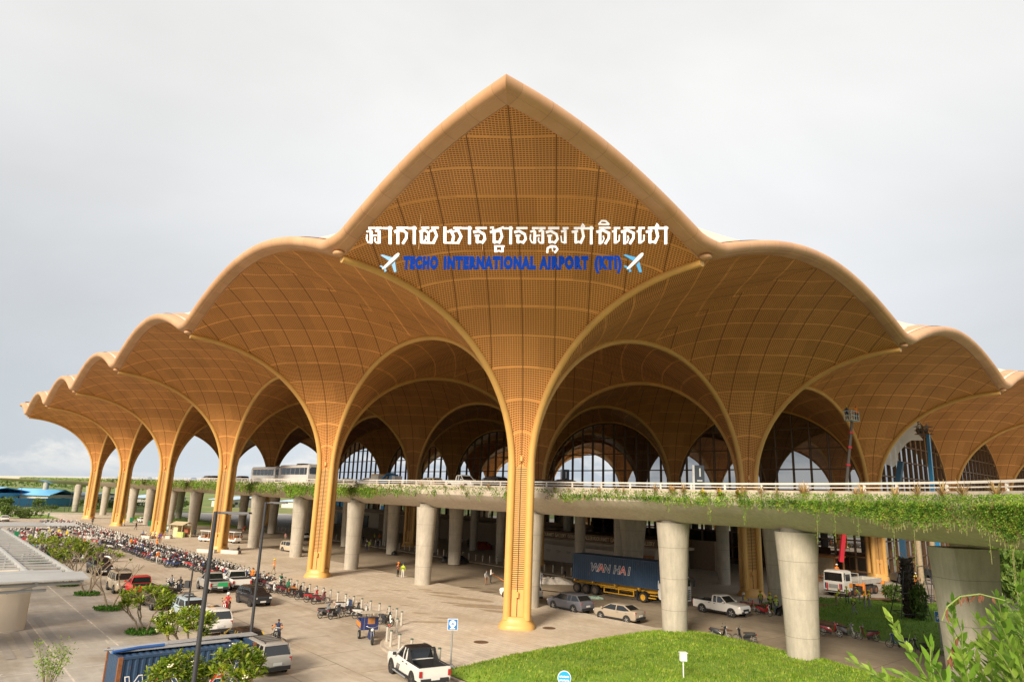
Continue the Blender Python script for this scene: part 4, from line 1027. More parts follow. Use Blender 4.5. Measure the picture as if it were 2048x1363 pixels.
# ---------------------------------------------------------------- shipping containers and lorry
def container_mat():
    m, t, b = newmat('container_blue'); p = t.pos(); n = t.noise(1.1, 6, .65, p); n2 = t.noise(3.0, 6, .7, t.mapping(p, (1, 1, .4)))
    c = t.mix(t.rng(n, .3, .7), (.02, .05, .105), (.03, .068, .135)); c = t.mix(t.rng(n2, .62, .72, 0, .8), c, (.20, .085, .04))
    t.put(b.inputs['Base Color'], c); b.inputs['Roughness'].default_value = .5; return m
M_cont = container_mat(); M_rust = mat('rust', (.22, .085, .03), .85, 0, .4, 5)
M_cgrey = mat('container_door_grey', (.42, .38, .33), .6, 0, .15, 2)
M_txtw = mat('white_lettering', (.82, .80, .76), .5, 0, .03); M_txtr = mat('red_lettering', (.62, .03, .03), .5, 0, .05); M_txtb = mat('navy_lettering', (.022, .05, .12), .5, 0, .05)
def container(label, loc, rz, L_, h, z0, tsize, tside, tx, tz, doors=None, rust=False):
    t = thing('shipping_container', label, 'container', loc, rz); hw = 1.22
    pitch = .28; n = int((L_-.3)/pitch); b = MB()
    for s in (-1, 1):
        pr = []
        for k in range(n):
            x = -L_/2+.15+k*pitch
            for dx, d in ((0, 0), (.10, 0), (.14, -.045), (.24, -.045)): pr.append((x+dx, s*(hw-.02+d)))
        pr.append((L_/2-.15, s*(hw-.02)))
        b.rings([[Vector((x, y, z)) for x, y in pr] for z in (z0+.12, z0+h-.1)], 0, False, False)
    pr = []
    for k in range(8):
        y = -hw+.12+k*.275
        for dy, d in ((0, 0), (.10, 0), (.14, -.045), (.24, -.045)): pr.append((L_/2-.02+d, y+dy))
    b.rings([[Vector((x, y, z)) for x, y in pr] for z in (z0+.12, z0+h-.1)], 0, False, False)
    b.rings([[Vector((-L_/2+.02-(x-L_/2+.02), y, z)) for x, y in pr] for z in (z0+.12, z0+h-.1)], 0, False, False)
    # corrugated roof
    pr = []
    for k in range(n):
        x = -L_/2+.15+k*pitch
        for dx, d in ((0, 0), (.1, 0), (.14, -.03), (.24, -.03)): pr.append((x+dx, z0+h-.03+d))
    b.rings([[Vector((x, y, z)) for x, z in pr] for y in (-hw+.1, hw-.1)], 0, False, False)
    b.box((0, 0, z0+.08), (L_-.2, 2*hw-.2, .12))
    b.build('body', M_cont, t, 0)
    for x in (-L_/2+.08, L_/2-.08):
        for s in (-1, 1): MB().box((x, s*(hw-.07), z0+h/2), (.17, .16, h)).build('corner_post', M_rust if rust else M_cont, t, 0)
    rl = MB()
    for s in (-1, 1): rl.box((0, s*(hw-.045), z0+h-.05), (L_-.32, .1, .1)); rl.box((0, s*(hw-.045), z0+.07), (L_-.32, .1, .14))
    for x in (-L_/2+.06, L_/2-.06): rl.box((x, 0, z0+h-.05), (.12, 2*hw-.32, .1)); rl.box((x, 0, z0+.07), (.12, 2*hw-.32, .14))
    rl.build('rails', M_cont, t, 0)
    if doors: 
        d = MB().box((-L_/2-.01, 0, z0+h/2), (.05, 2*hw-.1, h-.1)).build('doors', M_cgrey, t, 0)
        lb = MB()
        for y in (-.8, -.35, .35, .8): lb.tube([(-L_/2-.06, y, z0+.15), (-L_/2-.06, y, z0+h-.15)], .025, 6)
        lb.build('lock_bars', M_cgrey, d, 0)
    # name on the side: white outlined letters, the letter A filled red
    s = tside; rot = (math.pi/2, 0, 0 if s < 0 else math.pi); sgn = 1 if s < 0 else -1
    x = 0; adv = [.80, .74, .78, .45, .76, .74, .4]
    xs = []; 
    for k, ch in enumerate('WAN HAI'): xs.append(x); x += adv[k]
    for k, ch in enumerate('WAN HAI'):
        if ch == ' ': continue
        px = tx+sgn*(xs[k]-x/2)*tsize
        text('lettering', ch, tsize*1.12, M_txtw, t, (px, s*(hw+.004), tz), rot, .004, .045*tsize, 'CENTER', .2)
        text('lettering', ch, tsize*1.12, M_txtr if ch == 'A' else M_txtb, t, (px, s*(hw+.013), tz), rot, .004, .004*tsize, 'CENTER', .2)
    return t
# loaded lorry on the lower road
ca, ra = by_wheels((1291, 1203), (1163, 1185), 'R', 2.5, -.095)
dirv_ = Vector((math.cos(ra), math.sin(ra), 0)); nl = Vector((-dirv_.y, dirv_.x, 0))
rear_m = G(1163, 1185, -.095)+nl*1.1; front_m = G(1291, 1203, -.095)+nl*1.1
span = (front_m-rear_m).length
ra -= R(4); dirv_ = Vector((math.cos(ra), math.sin(ra), 0)); cx = rear_m + dirv_*4.6
lorry_z = -.095
container('dark blue container lettered WAN HAI loaded on the yellow trailer', Vector((cx.x, cx.y, lorry_z)), ra, 11.4, 2.75, 1.45, 1.05, -1, -.2, 2.55, True)
M_hubbrown = mat('dusty_hub', (.12, .085, .06), .7, 0, .2, 6); M_yel = mat('chassis_yellow', (.62, .33, .02), .5, 0, .15, 2)
tr = thing('lorry_trailer', 'yellow skeletal trailer with three axles under the WAN HAI container', 'trailer', Vector((cx.x, cx.y, lorry_z)), ra)
b = MB()
for s in (-1, 1): b.box((0, s*.45, 1.2), (11.3, .16, .42)); 
for x in (-5.5, -3, 0, 3, 5.5): b.box((x, 0, 1.33), (.2, 2.3, .2))
b.build('chassis', M_yel, tr, 0)
for s in (-1, 1):
    g = MB()
    for z in (.5, .75, 1.0): g.box((.5, s*1.12, z), (3.8 if z != .75 else .1, .06, .09))
    for x in (-1.4, .5, 2.4): g.box((x, s*1.12, .75), (.1, .07, .6))
    g.build('side_guard', M_yel, tr, 0)
    MB().rings([[Vector((x, s*y, z)) for y in (1.18, .78)] for x, z in ((-5.7, 1.0), (-5.5, 1.16), (-2.1, 1.16), (-1.8, .9))], 0, False, False).build('mudguard', M_yel, tr, 0)
    for x in (-5.2, -3.95, -2.7): wheel_parts(tr, x, s*1.0, .52, .36, M_hubbrown, s)
    MB().box((2.6, s*.75, .62), (.14, .14, 1.0)).build('landing_leg', M_blackp, tr, 0)
trc = thing('lorry_tractor', 'white lorry tractor unit with yellow wheels half hidden behind a grey pier', 'lorry', Vector((cx.x, cx.y, lorry_z))+dirv_*0, ra)
xo = 3.9
b = MB(); b.box((xo+1.0, 0, .95), (6.0, .9, .3)); b.build('chassis', M_blackp, trc, 0)
def cabring(x, k, lo, hi): return [Vector((xo+x, y*k, z)) for y, z in ((-1.22, lo), (1.22, lo), (1.25, 1.9), (1.15, hi-.1), (.8, hi), (-.8, hi), (-1.15, hi-.1), (-1.25, 1.9))]
cab = MB().rings([cabring(1.5, .97, .8, 3.1), cabring(1.7, 1, .55, 3.25), cabring(3.2, 1, .45, 3.2), cabring(3.75, .97, .45, 2.9), cabring(3.95, .93, .5, 1.9)]).build('cab', paint('lorry_white', (.72, .71, .68)), trc, 30)
MB().rings([[Vector((xo+3.78+.17*(1-q), y, z)) for y in (-1.05, 1.05)] for q, z in ((0, 1.95), (1, 2.75))], 0, False, False).build('windscreen', M_cglass, cab, 0)
MB().box((xo+3.87, 0, 2.2), (.1, 2.1, .75), 0, 0, .95).build('windscreen', M_cglass, cab, 0)
gr = MB()
for k in range(5): gr.box((xo+3.97, 0, .75+.2*k), (.05, 1.9, .08))
gr.build('grille_bars', M_blackp, cab, 0)
for s in (-1, 1):
    MB().box((xo+2.9, s*1.24, 2.15), (1.0, .05, .75)).build('side_window', M_cglass, cab, 0)
    m = MB(); m.tube([(xo+3.7, s*1.25, 2.75), (xo+4.1, s*1.45, 2.7), (xo+4.1, s*1.5, 2.4)], .03, 6); m.box((xo+4.1, s*1.5, 2.15), (.12, .24, .55)); m.build('mirror', M_blackp, cab, 0)
    for x in (-.35, 2.9): wheel_parts(trc, xo+x-.0, s*1.02, .52, .36, M_yel, s)
    MB().rings([[Vector((xo-.35+.62*math.cos(a), s*y, .52+.62*math.sin(a))) for y in (1.22, .8)] for a in [math.pi*k/8 for k in range(9)]], 0, False, False).build('mudguard', M_blackp, trc, 0)
    sp = MB()
    for k in range(3): sp.box((xo+.75+.2*(k % 2), s*1.12, .55+.27*k), (.9, .1, .1))
    sp.build('orange_steps', M_yel, trc, 0)
# container standing at the front left, its roof littered with metal sheets
t = container('weathered blue container with rusty corners and metal sheets on its roof, at the bottom left', W(-6.4, -27.2, -.02), ANG_B, 6.06, 2.75, 0, 1.0, -1, .1, 1.15, None, True)
M_sheet = mat('galvanised_sheet', (.46, .47, .47), .4, .4, .12, 1.5)
def loose(name, label, m, x, y, z, d, rz): 
    o = MB().box((0, 0, 0), d).build(name, m, None, 0); o.location = W(-6.4, -27.2, 0)+DB*x+Vector((-DB.y, DB.x, 0))*y+Vector((0, 0, z)); o.rotation_euler.z = ANG_B+rz
    return tag(o, label, 'metal sheet', 'metal sheets on the container roof')
loose('metal_sheet', 'long pale corrugated sheet along the far side of the front container roof', M_sheet, .3, .55, 2.80, (6.6, .8, .03), .015)
loose('metal_sheet', 'narrow grey sheet lying at the near side of the front container roof', M_sheet, -.6, -.25, 2.80, (5.2, .5, .03), -.03)
loose('metal_sheet', 'grey sheet lying across the others on the front container roof', M_sheet, -.2, .25, 2.84, (5.6, .4, .03), .04)
o = MB().tube([(-1.2, 0, 0), (0, .1, .02), (1.1, 0, 0)], .07, 8).build('pipe', mat('blue_plastic', (.03, .11, .34), .4), None, 40); o.location = W(-6.4, -27.2, 2.88)+DB*-1.9+Vector((.2, -.4, 0)); o.rotation_euler.z = ANG_B+.2; tag(o, 'short blue pipe lying on the front container roof', 'pipe')
o = MB().tube([(-1.1, 0, 0), (1.6, 0, 0)], .045, 8).build('pole', M_sheet, None, 40); o.location = W(-6.4, -27.2, 2.86)+DB*-2.6+Vector((.1, .3, 0)); o.rotation_euler.z = ANG_B+.05; tag(o, 'thin grey pole sticking out over the left end of the front container', 'pole')
# ---------------------------------------------------------------- crane lorry on the forecourt
ck, ka = by_wheels((1696, 1189), (1752, 1182), 'L', 2.5, .3)
K = thing('crane_lorry', 'white eight wheeled crane lorry with a raised red boom on the forecourt', 'crane lorry', Vector((ck.x, ck.y, .05)), ka)
def kring(x, k, lo, hi): return [Vector((x, y*k, z)) for y, z in ((-1.22, lo), (1.22, lo), (1.25, 1.7), (1.15, hi-.1), (.8, hi), (-.8, hi), (-1.15, hi-.1), (-1.25, 1.7))]
kc = MB().rings([kring(2.6, .98, .75, 2.95), kring(3.9, 1, .5, 3.0), kring(4.5, .98, .45, 2.9), kring(4.62, .96, .5, 1.75)]).build('cab', paint('crane_white', (.72, .69, .64)), K, 30)
MB().box((4.58, 0, 2.22), (.08, 2.1, .95), 0, 0, .97).build('windscreen', M_cglass, kc, 0)
for s in (-1, 1):
    MB().box((3.6, s*1.235, 2.2), (1.0, .04, .75)).build('side_window', M_cglass, kc, 0)
    st = MB()
    for k, mm_ in enumerate((M_txtr, M_txtb)): pass
    MB().box((4.64, s*.75, 1.05), (.03, .18, .9)).build('stripe', M_txtr, kc, 0); MB().box((4.64, s*.95, 1.05), (.03, .16, .9)).build('stripe', M_txtb, kc, 0)
    MB().box((3.0, s*1.25, 1.3), (.8, .03, .5)).build('stripe', mat('orange_paint', (.7, .25, .02), .4), kc, 0)
    for x in (3.3, 1.9, -2.2, -3.5): wheel_parts(K, x, s*1.02, .52, .38, M_rust, s)
    for x, lab in ((.2, 0), (-5.0, 1)):
        q = MB(); q.box((x, s*1.45, .75), (.24, .22, 1.5)); q.box((x, s*1.45, .06), (.5, .5, .1)); q.box((x, s*1.0, 1.2), (.22, 1.0, .22)); q.build('outrigger', mat('outrigger_orange', (.65, .2, .03), .5, 0, .3, 6), K, 0)
MB().box((4.66, 0, 1.2), (.04, 1.1, .4)).build('grille', M_sheet, kc, 0); MB().box((4.63, 0, .62), (.08, 2.36, .1)).build('bumper_gap', M_blackp, kc, 0)
for s in (-1, 1): MB().box((4.66, s*.95, .78), (.05, .3, .14)).build('headlight', M_lampw, kc, 0); MB().box((.0, s*1.16, .72), (2.5, .1, .62)).build('side_skirt', M_blackp, K, 0); MB().tube([(4.3, s*1.25, 2.7), (4.75, s*1.4, 2.6), (4.75, s*1.4, 2.0)], .05, 6).build('mirror', M_blackp, kc, 40)
MB().box((-.6, 0, .95), (7.6, .9, .35)).build('chassis', M_blackp, K, 0)
bedm = mat('grey_bed', (.40, .38, .34), .6, 0, .15, 2)
b = MB(); b.box((-2.4, 0, 1.3), (5.4, 2.4, .1)); 
for s in (-1, 1): b.box((-2.4, s*1.18, 1.55), (5.4, .06, .45))
b.box((-5.1, 0, 1.55), (.06, 2.36, .45)); b.build('bed', bedm, K, 0)
hb_ = MB()
for y in (-1, 0, 1): hb_.tube([(.5, y, 1.3), (.5, y, 2.5)], .04, 6)
hb_.tube([(.5, -1, 2.5), (.5, 1, 2.5)], .04, 6); hb_.tube([(.5, -1, 1.9), (.5, 1, 1.9)], .04, 6); hb_.build('headboard', bedm, K, 0)
M_cred = paint('crane_red', (.50, .03, .05))
MB().box((1.6, 0, 1.7), (.9, 1.2, 1.4), 0, 0, .8).build('crane_base', M_cred, K, 0)
kb = Vector((ck.x, ck.y, 0))+Vector((math.cos(ka), math.sin(ka), 0))*1.55; kd = (kb-CAM_POS).dot(AF)
def boom_pt(u, v): 
    q = RAY(u, v, kd); m_ = Matrix.Rotation(-ka, 3, 'Z'); return m_ @ (q-Vector((ck.x, ck.y, .05)))
B0, B1, B2, B3 = boom_pt(1682, 1122), boom_pt(1690, 1040), boom_pt(1693, 960), boom_pt(1704, 842)
MB().tube([B0, B1], [.34, .30], 4).build('boom', M_cred, K, 0)
bx = MB(); bx.tube([B1, B2, B3], [.24, .22, .16], 4); bx.build('boom_extension', mat('boom_dark', (.10, .085, .08), .5), K, 0)
for f in (.25, .55, .8): MB().tube([B2.lerp(B3, f), B2.lerp(B3, f+.03)], .3, 4).build('boom_collar', M_cred, K, 0)
bk = MB()
for z in (0, .55, 1.1):
    for s in (-1, 1): bk.box(B3+Vector((0, s*.45, z+.1)), (1.9, .06, .06)); bk.box(B3+Vector((s*.95, 0, z+.1)), (.06, .9, .06))
for x in (-.95, -.3, .3, .95):
    for s in (-1, 1): bk.box(B3+Vector((x, s*.45, .65)), (.05, .05, 1.1))
bk.box(B3+Vector((0, 0, .08)), (1.9, .9, .05)); bk.build('basket', mat('pale_blue_steel', (.36, .50, .52), .5), K, 0)
BASKET = Matrix.Translation(Vector((ck.x, ck.y, .05))) @ Matrix.Rotation(ka, 4, 'Z') @ (B3+Vector((0, 0, .12)))
text('lettering', 'KATO', .4, M_txtw, K, (1.54, .286, 3.6), (math.pi/2, -math.pi/2, math.pi), .005, .01) if False else None
# ---------------------------------------------------------------- tricycle cart
tv, ta = G(756, 1291, -.1), None
rearw = G(716, 1276, -.1); dv = (tv-rearw); ta = math.atan2(dv.y, dv.x)-.32
T = thing('cargo_tricycle', 'blue and orange cargo tricycle with a tarpaulin roof parked at the end of the bollards', 'tricycle', Vector((rearw.x, rearw.y, -.1))+Vector((math.cos(ta), math.sin(ta), 0))*.55+Vector((-math.sin(ta), math.cos(ta), 0))*.55, ta)
M_tblue = paint('cart_blue', (.02, .035, .14)); M_tor = mat('cart_orange', (.75, .24, .02), .5, 0, .1, 2)
b = MB(); b.box((-.35, 0, .78), (1.7, 1.2, .06))
for s in (-1, 1): b.box((-.35, s*.6, 1.05), (1.7, .05, .52))
b.box((-1.2, 0, 1.05), (.05, 1.2, .52)); b.box((.5, 0, 1.2), (.05, 1.2, .8)); b.build('cargo_box', M_tblue, T, 0)
for s in (-1, 1):
    p = MB().box((-.35, s*.632, 1.05), (1.5, .015, .3)).build('side_panel', M_tor, T, 0)
    wheel_parts(T, -.5, s*.5, .3, .14, M_rim, s)
MB().box((.535, .1, 1.35), (.02, .5, .4)).build('front_board', mat('brown_board', (.42, .18, .05), .6), T, 0)
pp = MB()
for x in (.5, 1.35):
    for s in (-1, 1): pp.tube([(x, s*.55, .8), (x, s*.55, 1.95)], .02, 6)
pp.build('roof_frame', M_chrome, T, 0)
MB().rings([[Vector((x, y, 1.98+.05*math.cos(y*2.2)+z)) for y in (-.68, -.3, .1, .45, .68)] for x, z in ((.25, -.1), (.5, .02), (.9, -.03), (1.45, -.02))], 0, False, False).build('tarpaulin', mat('grey_tarpaulin', (.46, .40, .32), .7, 0, .12, 3), T, 40)
wheel_parts(T, 1.75, 0, .3, .11, M_rim, 1)
f = MB(); 
for s in (-1, 1): f.tube([(1.75, s*.09, .3), (1.5, s*.09, 1.0)], .03, 6)
f.tube([(1.3, -.4, 1.15), (1.5, -.15, 1.08), (1.5, .15, 1.08), (1.3, .4, 1.15)], .02, 6); f.build('fork', M_chrome, T, 30)
MB().box((1.1, 0, .55), (.8, .3, .5), 0, 0, .7).build('engine', M_tblue, T, 0); MB().ell((1.6, 0, .95), (.1, .11, .11)).build('headlight', M_lampw, T, 60); MB().box((1.0, 0, .9), (.55, .3, .12), 0, 0, .9).build('saddle', M_blackp, T, 0)
# ---------------------------------------------------------------- electric carts by the fourth column
def cart(label, loc, rz):
    t = thing('electric_cart', label, 'golf cart', loc, rz, 'electric carts on the plaza')
    pw = paint('cart_white', (.74, .70, .64))
    b = MB(); b.box((0, 0, .5), (3.6, 1.35, .3), 0, 0, .95); b.box((1.75, 0, .75), (.5, 1.3, .5), 0, 0, .75); b.build('body', pw, t, 30)
    MB().box((0, 0, 1.98), (3.5, 1.4, .1), 0, 0, .92).build('roof', pw, t, 0)
    for x in (-1.6, -.3, 1.3):
        for s in (-1, 1): MB().tube([(x, s*.62, .6), (x-.05, s*.62, 1.95)], .03, 6).build('post', pw, t, 30)
    for x in (-1.2, -.1, .75): m = MB(); m.box((x, 0, .8), (.5, 1.2, .14)); m.box((x-.25, 0, 1.1), (.1, 1.2, .5)); m.build('seat', mat('tan_seat', (.45, .2, .08), .6), t, 0)
    for x in (-1.2, 1.3):
        for s in (-1, 1): wheel_parts(t, x, s*.58, .25, .16, M_rim, s)
cart('white electric cart with tan seats to the right of the fourth golden column', G(464, 1085, .03), ANG_A+math.pi+.2)
cart('white electric cart left of the fourth golden column, partly behind the lamp post', G(417, 1083, .03), ANG_A+.5)
# ================================================================== motorbikes
def bike_parts(scoot=False):
    """parts of a small motorbike, front towards +x: name -> (builder, material slot)"""
    P = {}
    def wh(x, r):
        b = MB(); n = 18
        b.lathe([(r*.86, -.03), (r*.97, -.028), (r, 0), (r*.97, .028), (r*.86, .03), (r*.86, -.03)], (x, 0, r), n, 0, 'Y')
        return b
    def hub(x, r):
        b = MB(); b.lathe([(.07, -.05), (.07, .05)], (x, 0, r), 10, 0, 'Y')
        b.lathe([(r*.80, -.02), (r*.85, -.02), (r*.85, .02), (r*.80, .02), (r*.80, -.02)], (x, 0, r), 18, 0, 'Y')
        for k in range(6):
            a = k*math.pi/3; b.box((x+math.cos(a)*r*.45, 0, r+math.sin(a)*r*.45), (r*.75, .012, .02), 0, 0, 1, -a)
        return b
    r = .29 if not scoot else .25; xr, xf = -.60, .62
    P['front_wheel'] = [(wh(xf, r), 'tyre')]; P['rear_wheel'] = [(wh(xr, r), 'tyre')]
    P['front_rim'] = [(hub(xf, r), 'metal')]; P['rear_rim'] = [(hub(xr, r), 'metal')]
    b = MB()   # body: tail cowl, leg shield, headset
    b.rings([[Vector((x, y*w_, z)) for y, z in ((-.5, z0), (.5, z0), (.6, (z0+z1)/2), (.45, z1), (-.45, z1), (-.6, (z0+z1)/2))] for x, w_, z0, z1 in ((-.86, .10, .66, .76), (-.6, .22, .54, .76), (-.2, .26, .42, .72), (.1, .20, .34, .52))], 0, True)
    b.rings([[Vector((x+dx, y*w_, z)) for y, dx in ((-.5, -.06), (-.2, .05), (.2, .05), (.5, -.06), (.2, -.02), (-.2, -.02))] for x, w_, z in ((.22, .34, .34), (.34, .46, .55), (.40, .42, .78), (.42, .26, .96))], 0, True)
    b.rings([[Vector((x, y, z)) for y, z in ((-.07, z0), (.07, z0), (.09, z1), (-.09, z1))] for x, z0, z1 in ((.30, .90, .98), (.42, .92, 1.08), (.52, .96, 1.03))], 0, True)
    for x0 in (xf,):
        rs = [[Vector((x0+(r+.04)*math.cos(a), y, r+(r+.04)*math.sin(a))) for y in (-.06, -.045, .045, .06)] for a in [math.pi*(.12+.62*k/6) for k in range(7)]]
        b.rings(rs, 0, False, False)
    rs = [[Vector((xr+(r+.05)*math.cos(a), y, r+(r+.05)*math.sin(a))) for y in (-.06, .06)] for a in [math.pi*(.45+.45*k/5) for k in range(6)]]
    b.rings(rs, 0, False, False)
    P['body'] = [(b, 'paint')]
    b = MB(); b.rings([[Vector((x, y*w_, z+dz)) for y, dz in ((-.5, 0), (.5, 0), (.45, .07), (0, .09), (-.45, .07))] for x, w_, z in ((-.78, .20, .765), (-.5, .27, .75), (-.15, .26, .715), (.08, .14, .70))], 0, True)
    P['seat'] = [(b, 'dark')]
    b = MB()
    b.box((-.15, 0, .32), (.42, .24, .24), 0, 0, .85); b.tube([(-.1, -.12, .25), (-.5, -.15, .24), (-.85, -.15, .33)], .045, 6); b.box((-.02, 0, .17), (.12, .5, .03))
    b.tube([(-.1, .05, .22), (-.6, .08, .29)], .035, 6)
    P['engine'] = [(b, 'dark')]
    b = MB()
    for s in (-1, 1): b.tube([(xf, s*.075, r), (.50, s*.075, .62), (.43, s*.05, .90)], .024, 6); b.tube([(.36, s*.05, 1.02), (.30, s*.22, 1.04), (.22, s*.34, 1.02)], .018, 6); b.tube([(.27, s*.24, 1.03), (.30, s*.30, 1.22)], .009, 4)
    for s in (-1, 1): b.tube([(xr, s*.13, r+.02), (-.52, s*.15, .62)], .025, 6)
    b.tube([(-.45, .02, .15), (-.42, .22, .0)], .015, 5)
    P['fork'] = [(b, 'metal')]
    b = MB()
    for s in (-1, 1): b.ell((.30, s*.31, 1.25), (.012, .06, .04), 8, 4); b.tube([(.30, s*.25, 1.035), (.21, s*.36, 1.02)], .022, 6)
    P['mirrors'] = [(b, 'dark')]
    P['headlight'] = [(MB().ell((.52, 0, .995), (.05, .075, .06), 8, 5), 'lamp')]
    P['taillight'] = [(MB().box((-.88, 0, .70), (.04, .12, .08)), 'red')]
    return P
M_bmetal = mat('bike_metal', (.38, .37, .35), .35, .6, .1, 6); M_bdark = mat('bike_dark', (.025, .024, .024), .6, 0, .15, 5)
BP = {n: paint('bike_'+n, c) for n, c in dict(black=(.02, .02, .022), red=(.42, .02, .02), white=(.60, .58, .54), blue=(.03, .07, .22), grey=(.16, .16, .17), silver=(.40, .39, .37), teal=(.12, .28, .30), maroon=(.16, .02, .025)).items()}
slot = lambda p: dict(tyre=M_tyre, metal=M_bmetal, dark=M_bdark, lamp=M_lampw, red=M_lampr, paint=p)
BPARTS = bike_parts(); BMESH = {}
def bike_root(colour):
    t = bpy.data.objects.new('motorbike', None); COL.objects.link(t); t.empty_display_size = .1
    m = slot(BP[colour])
    for n, lst in BPARTS.items():
        key = (n, colour if lst[0][1] == 'paint' else '')
        if key not in BMESH: BMESH[key] = lst[0][0].mesh(n, m[lst[0][1]], 40)
        o = bpy.data.objects.new(n.replace('front_', '').replace('rear_', ''), BMESH[key]); COL.objects.link(o); o.parent = t
        if 'rim' in n: o.parent = [c for c in t.children if c.name.startswith('wheel')][0 if 'front' in n else 1]
    return t
def stand(o, p, ang, lean=.12, steer=None):
    o.location = p; o.rotation_euler = (-lean if False else lean*-1, 0, ang); o.rotation_mode = 'XYZ'
JOIN = {}
def joined(colour, load=None):
    key = (colour, load)
    if key not in JOIN:
        b = MB(); mats = list(slot(BP[colour]).items()); idx = {n: i for i, (n, _) in enumerate(mats)}
        for n, lst in BPARTS.items():
            for bb, mn in lst: b.merge(bb, None, idx[mn])
        ml = [m for _, m in mats]
        if load == 'helmet':
            ml.append(mat('helmet_pale', (.60, .58, .55), .3, 0, .05)); b.ell((.30, .18, 1.08), (.15, .13, .13), 9, 6); b.m[-54:] = [len(ml)-1]*54
        if load == 'dark_helmet':
            ml.append(M_bdark); b.ell((-.15, 0, .88), (.15, .13, .13), 9, 6); b.m[-54:] = [len(ml)-1]*54
        if load == 'basket':
            ml.append(M_bdark); b.box((.68, 0, .90), (.26, .34, .24)); b.m[-6:] = [len(ml)-1]*6
        JOIN[key] = b.mesh('motorbike', ml, 40)
    return JOIN[key]
GB = 'motorbikes parked along the bollards'
rb_ = random.Random(21)
COLS_B = ['black']*7+['grey']*3+['white']*6+['red']*3+['blue']*2+['silver']*2+['teal', 'maroon']
def ang_to(al, be): return math.atan2((DB*be+DA*al).y, (DB*be+DA*al).x)
TOBOL = ANG_B            # bikes face the bollards
# nearest bikes, one by one, with all their parts
near = [  # (photo point between the wheels, heading, colour, label)
 ((651, 1234), 1.12, 'grey', 'bronze motorbike standing a little apart in the front of the row'),
 ((672, 1236), 1.12, 'black', 'black motorbike with a red and white helmet in front of the row'),
 ((688, 1222), .75, 'white', 'white motorbike with a blue jacket hung over its red and white front'),
 ((708, 1231), .72, 'black', 'black motorbike between the blue jacket and the white scooter'),
 ((724, 1236), .60, 'white', 'large white scooter just behind the cargo tricycle'),
 ((770, 1250), -.55, 'black', 'black motorbike half hidden behind the cargo tricycle tarpaulin'),
 ((640, 1207), .72, 'maroon', 'maroon and orange scooter next to the bright red scooter'),
 ((625, 1203), .75, 'red', 'bright red scooter third from the end of the upright row'),
 ((606, 1198), .78, 'black', 'black motorbike with a silver front left of the red scooter'),
 ((593, 1193), .78, 'black', 'black motorbike with an orange cloth over its seat'),
 ((580, 1190), .8, 'maroon', 'dark red motorbike in front of the man in the green shirt'),
 ((570, 1186), .8, 'maroon', 'dark red motorbike left of the man in the green shirt'),
 ((555, 1184), .85, 'black', 'black motorbike beside the two people in green'),
 ((540, 1184), -.5, 'grey', 'grey scooter in front of the pale dust sheet'),
]
NEARP = []
for (u, v), hd, colr, lab in near:
    o = bike_root(colr); stand(o, G(u, v, -.1), hd if abs(hd) < 3 else hd, .13); tag(o, lab, 'motorbike', GB); NEARP.append(o)
jk = MB(); jk.rings([[Vector((x, y, z)) for x, y in ((-.06, -.28), (.08, -.3), (.1, .3), (-.06, .28))] for z in (.45, .7, .98)]); 
jo = jk.build('blue_jacket', mat('navy_cloth', (.03, .055, .13), .85, 0, .15, 4), None, 60); jo.location = G(688, 1222, -.1)+Vector((math.cos(.75), math.sin(.75), 0))*.46; jo.rotation_euler.z = .75; tag(jo, 'blue jacket hung over the front of a white motorbike', 'jacket')
oc = MB(); oc.rings([[Vector((x, y, z)) for y, z in ((-.3, .45), (-.2, .84), (.2, .84), (.3, .45))] for x in (-.75, -.3, .1)], 0, False, False); oo = oc.build('orange_cloth', mat('orange_cloth', (.72, .24, .02), .85, 0, .1, 4), None, 60); oo.location = G(588, 1191, -.1); oo.rotation_euler.z = .78; tag(oo, 'orange cloth spread over a parked motorbike', 'cloth')
# bikes on the right, under the elevated road
right = [((1341, 1258), 2.0, 'black', 'black motorbike with a basket half hidden behind the first grey pier', -.09), ((1440, 1279), -.55, 'black', 'black motorbike at the far edge of the grass mound, its front to the right', -.09), ((1490, 1285), 2.75, 'black', 'black motorbike with a long seat at the edge of the grass mound', -.09),
 ((1662, 1271), -.45, 'red', 'red and white motorbike left of the others along the lawn kerb', -.09), ((1693, 1273), -.75, 'grey', 'grey motorbike with a white helmet behind the red and white one', -.09), ((1736, 1280), 2.85, 'maroon', 'red motorbike with a red canister in the middle of the lawn kerb', -.09), ((1798, 1296), 2.8, 'blue', 'blue motorbike with a white helmet by the lawn kerb', -.09), ((1843, 1307), 2.85, 'black', 'black motorbike with a red canister nearest the blue road sign', -.09),
 ((1528, 1230), -.8, 'red', 'red bicycle like motorbike lying beside the workers in yellow vests', -.09), ((1497, 1221), -.3, 'red', 'red motorbike with a rider in a white helmet in front of the white pickup', -.09)]
for (u, v), hd, colr, lab, z in right:
    o = bike_root(colr); stand(o, G(u, v, z), hd, .1); tag(o, lab, 'motorbike', 'motorbikes by the lower road')
# the dense rows: two to four bikes deep along the bollards, all single objects
words = dict(black='black', red='red', white='white', blue='blue', grey='dark grey', silver='silver', teal='pale teal', maroon='maroon')
spots = []
al = 29.0
while al < 158:
    deep = 1 if al < 33 else (2 if al < 52 else (3 if al < 80 else 4))
    for r in range(deep):
        if rb_.random() < .9: spots.append((al+rb_.uniform(-.15, .15), -8.05-1.75*r+rb_.uniform(-.25, .25), r))
    al += .62 if al < 75 else (.85 if al < 110 else 1.2)
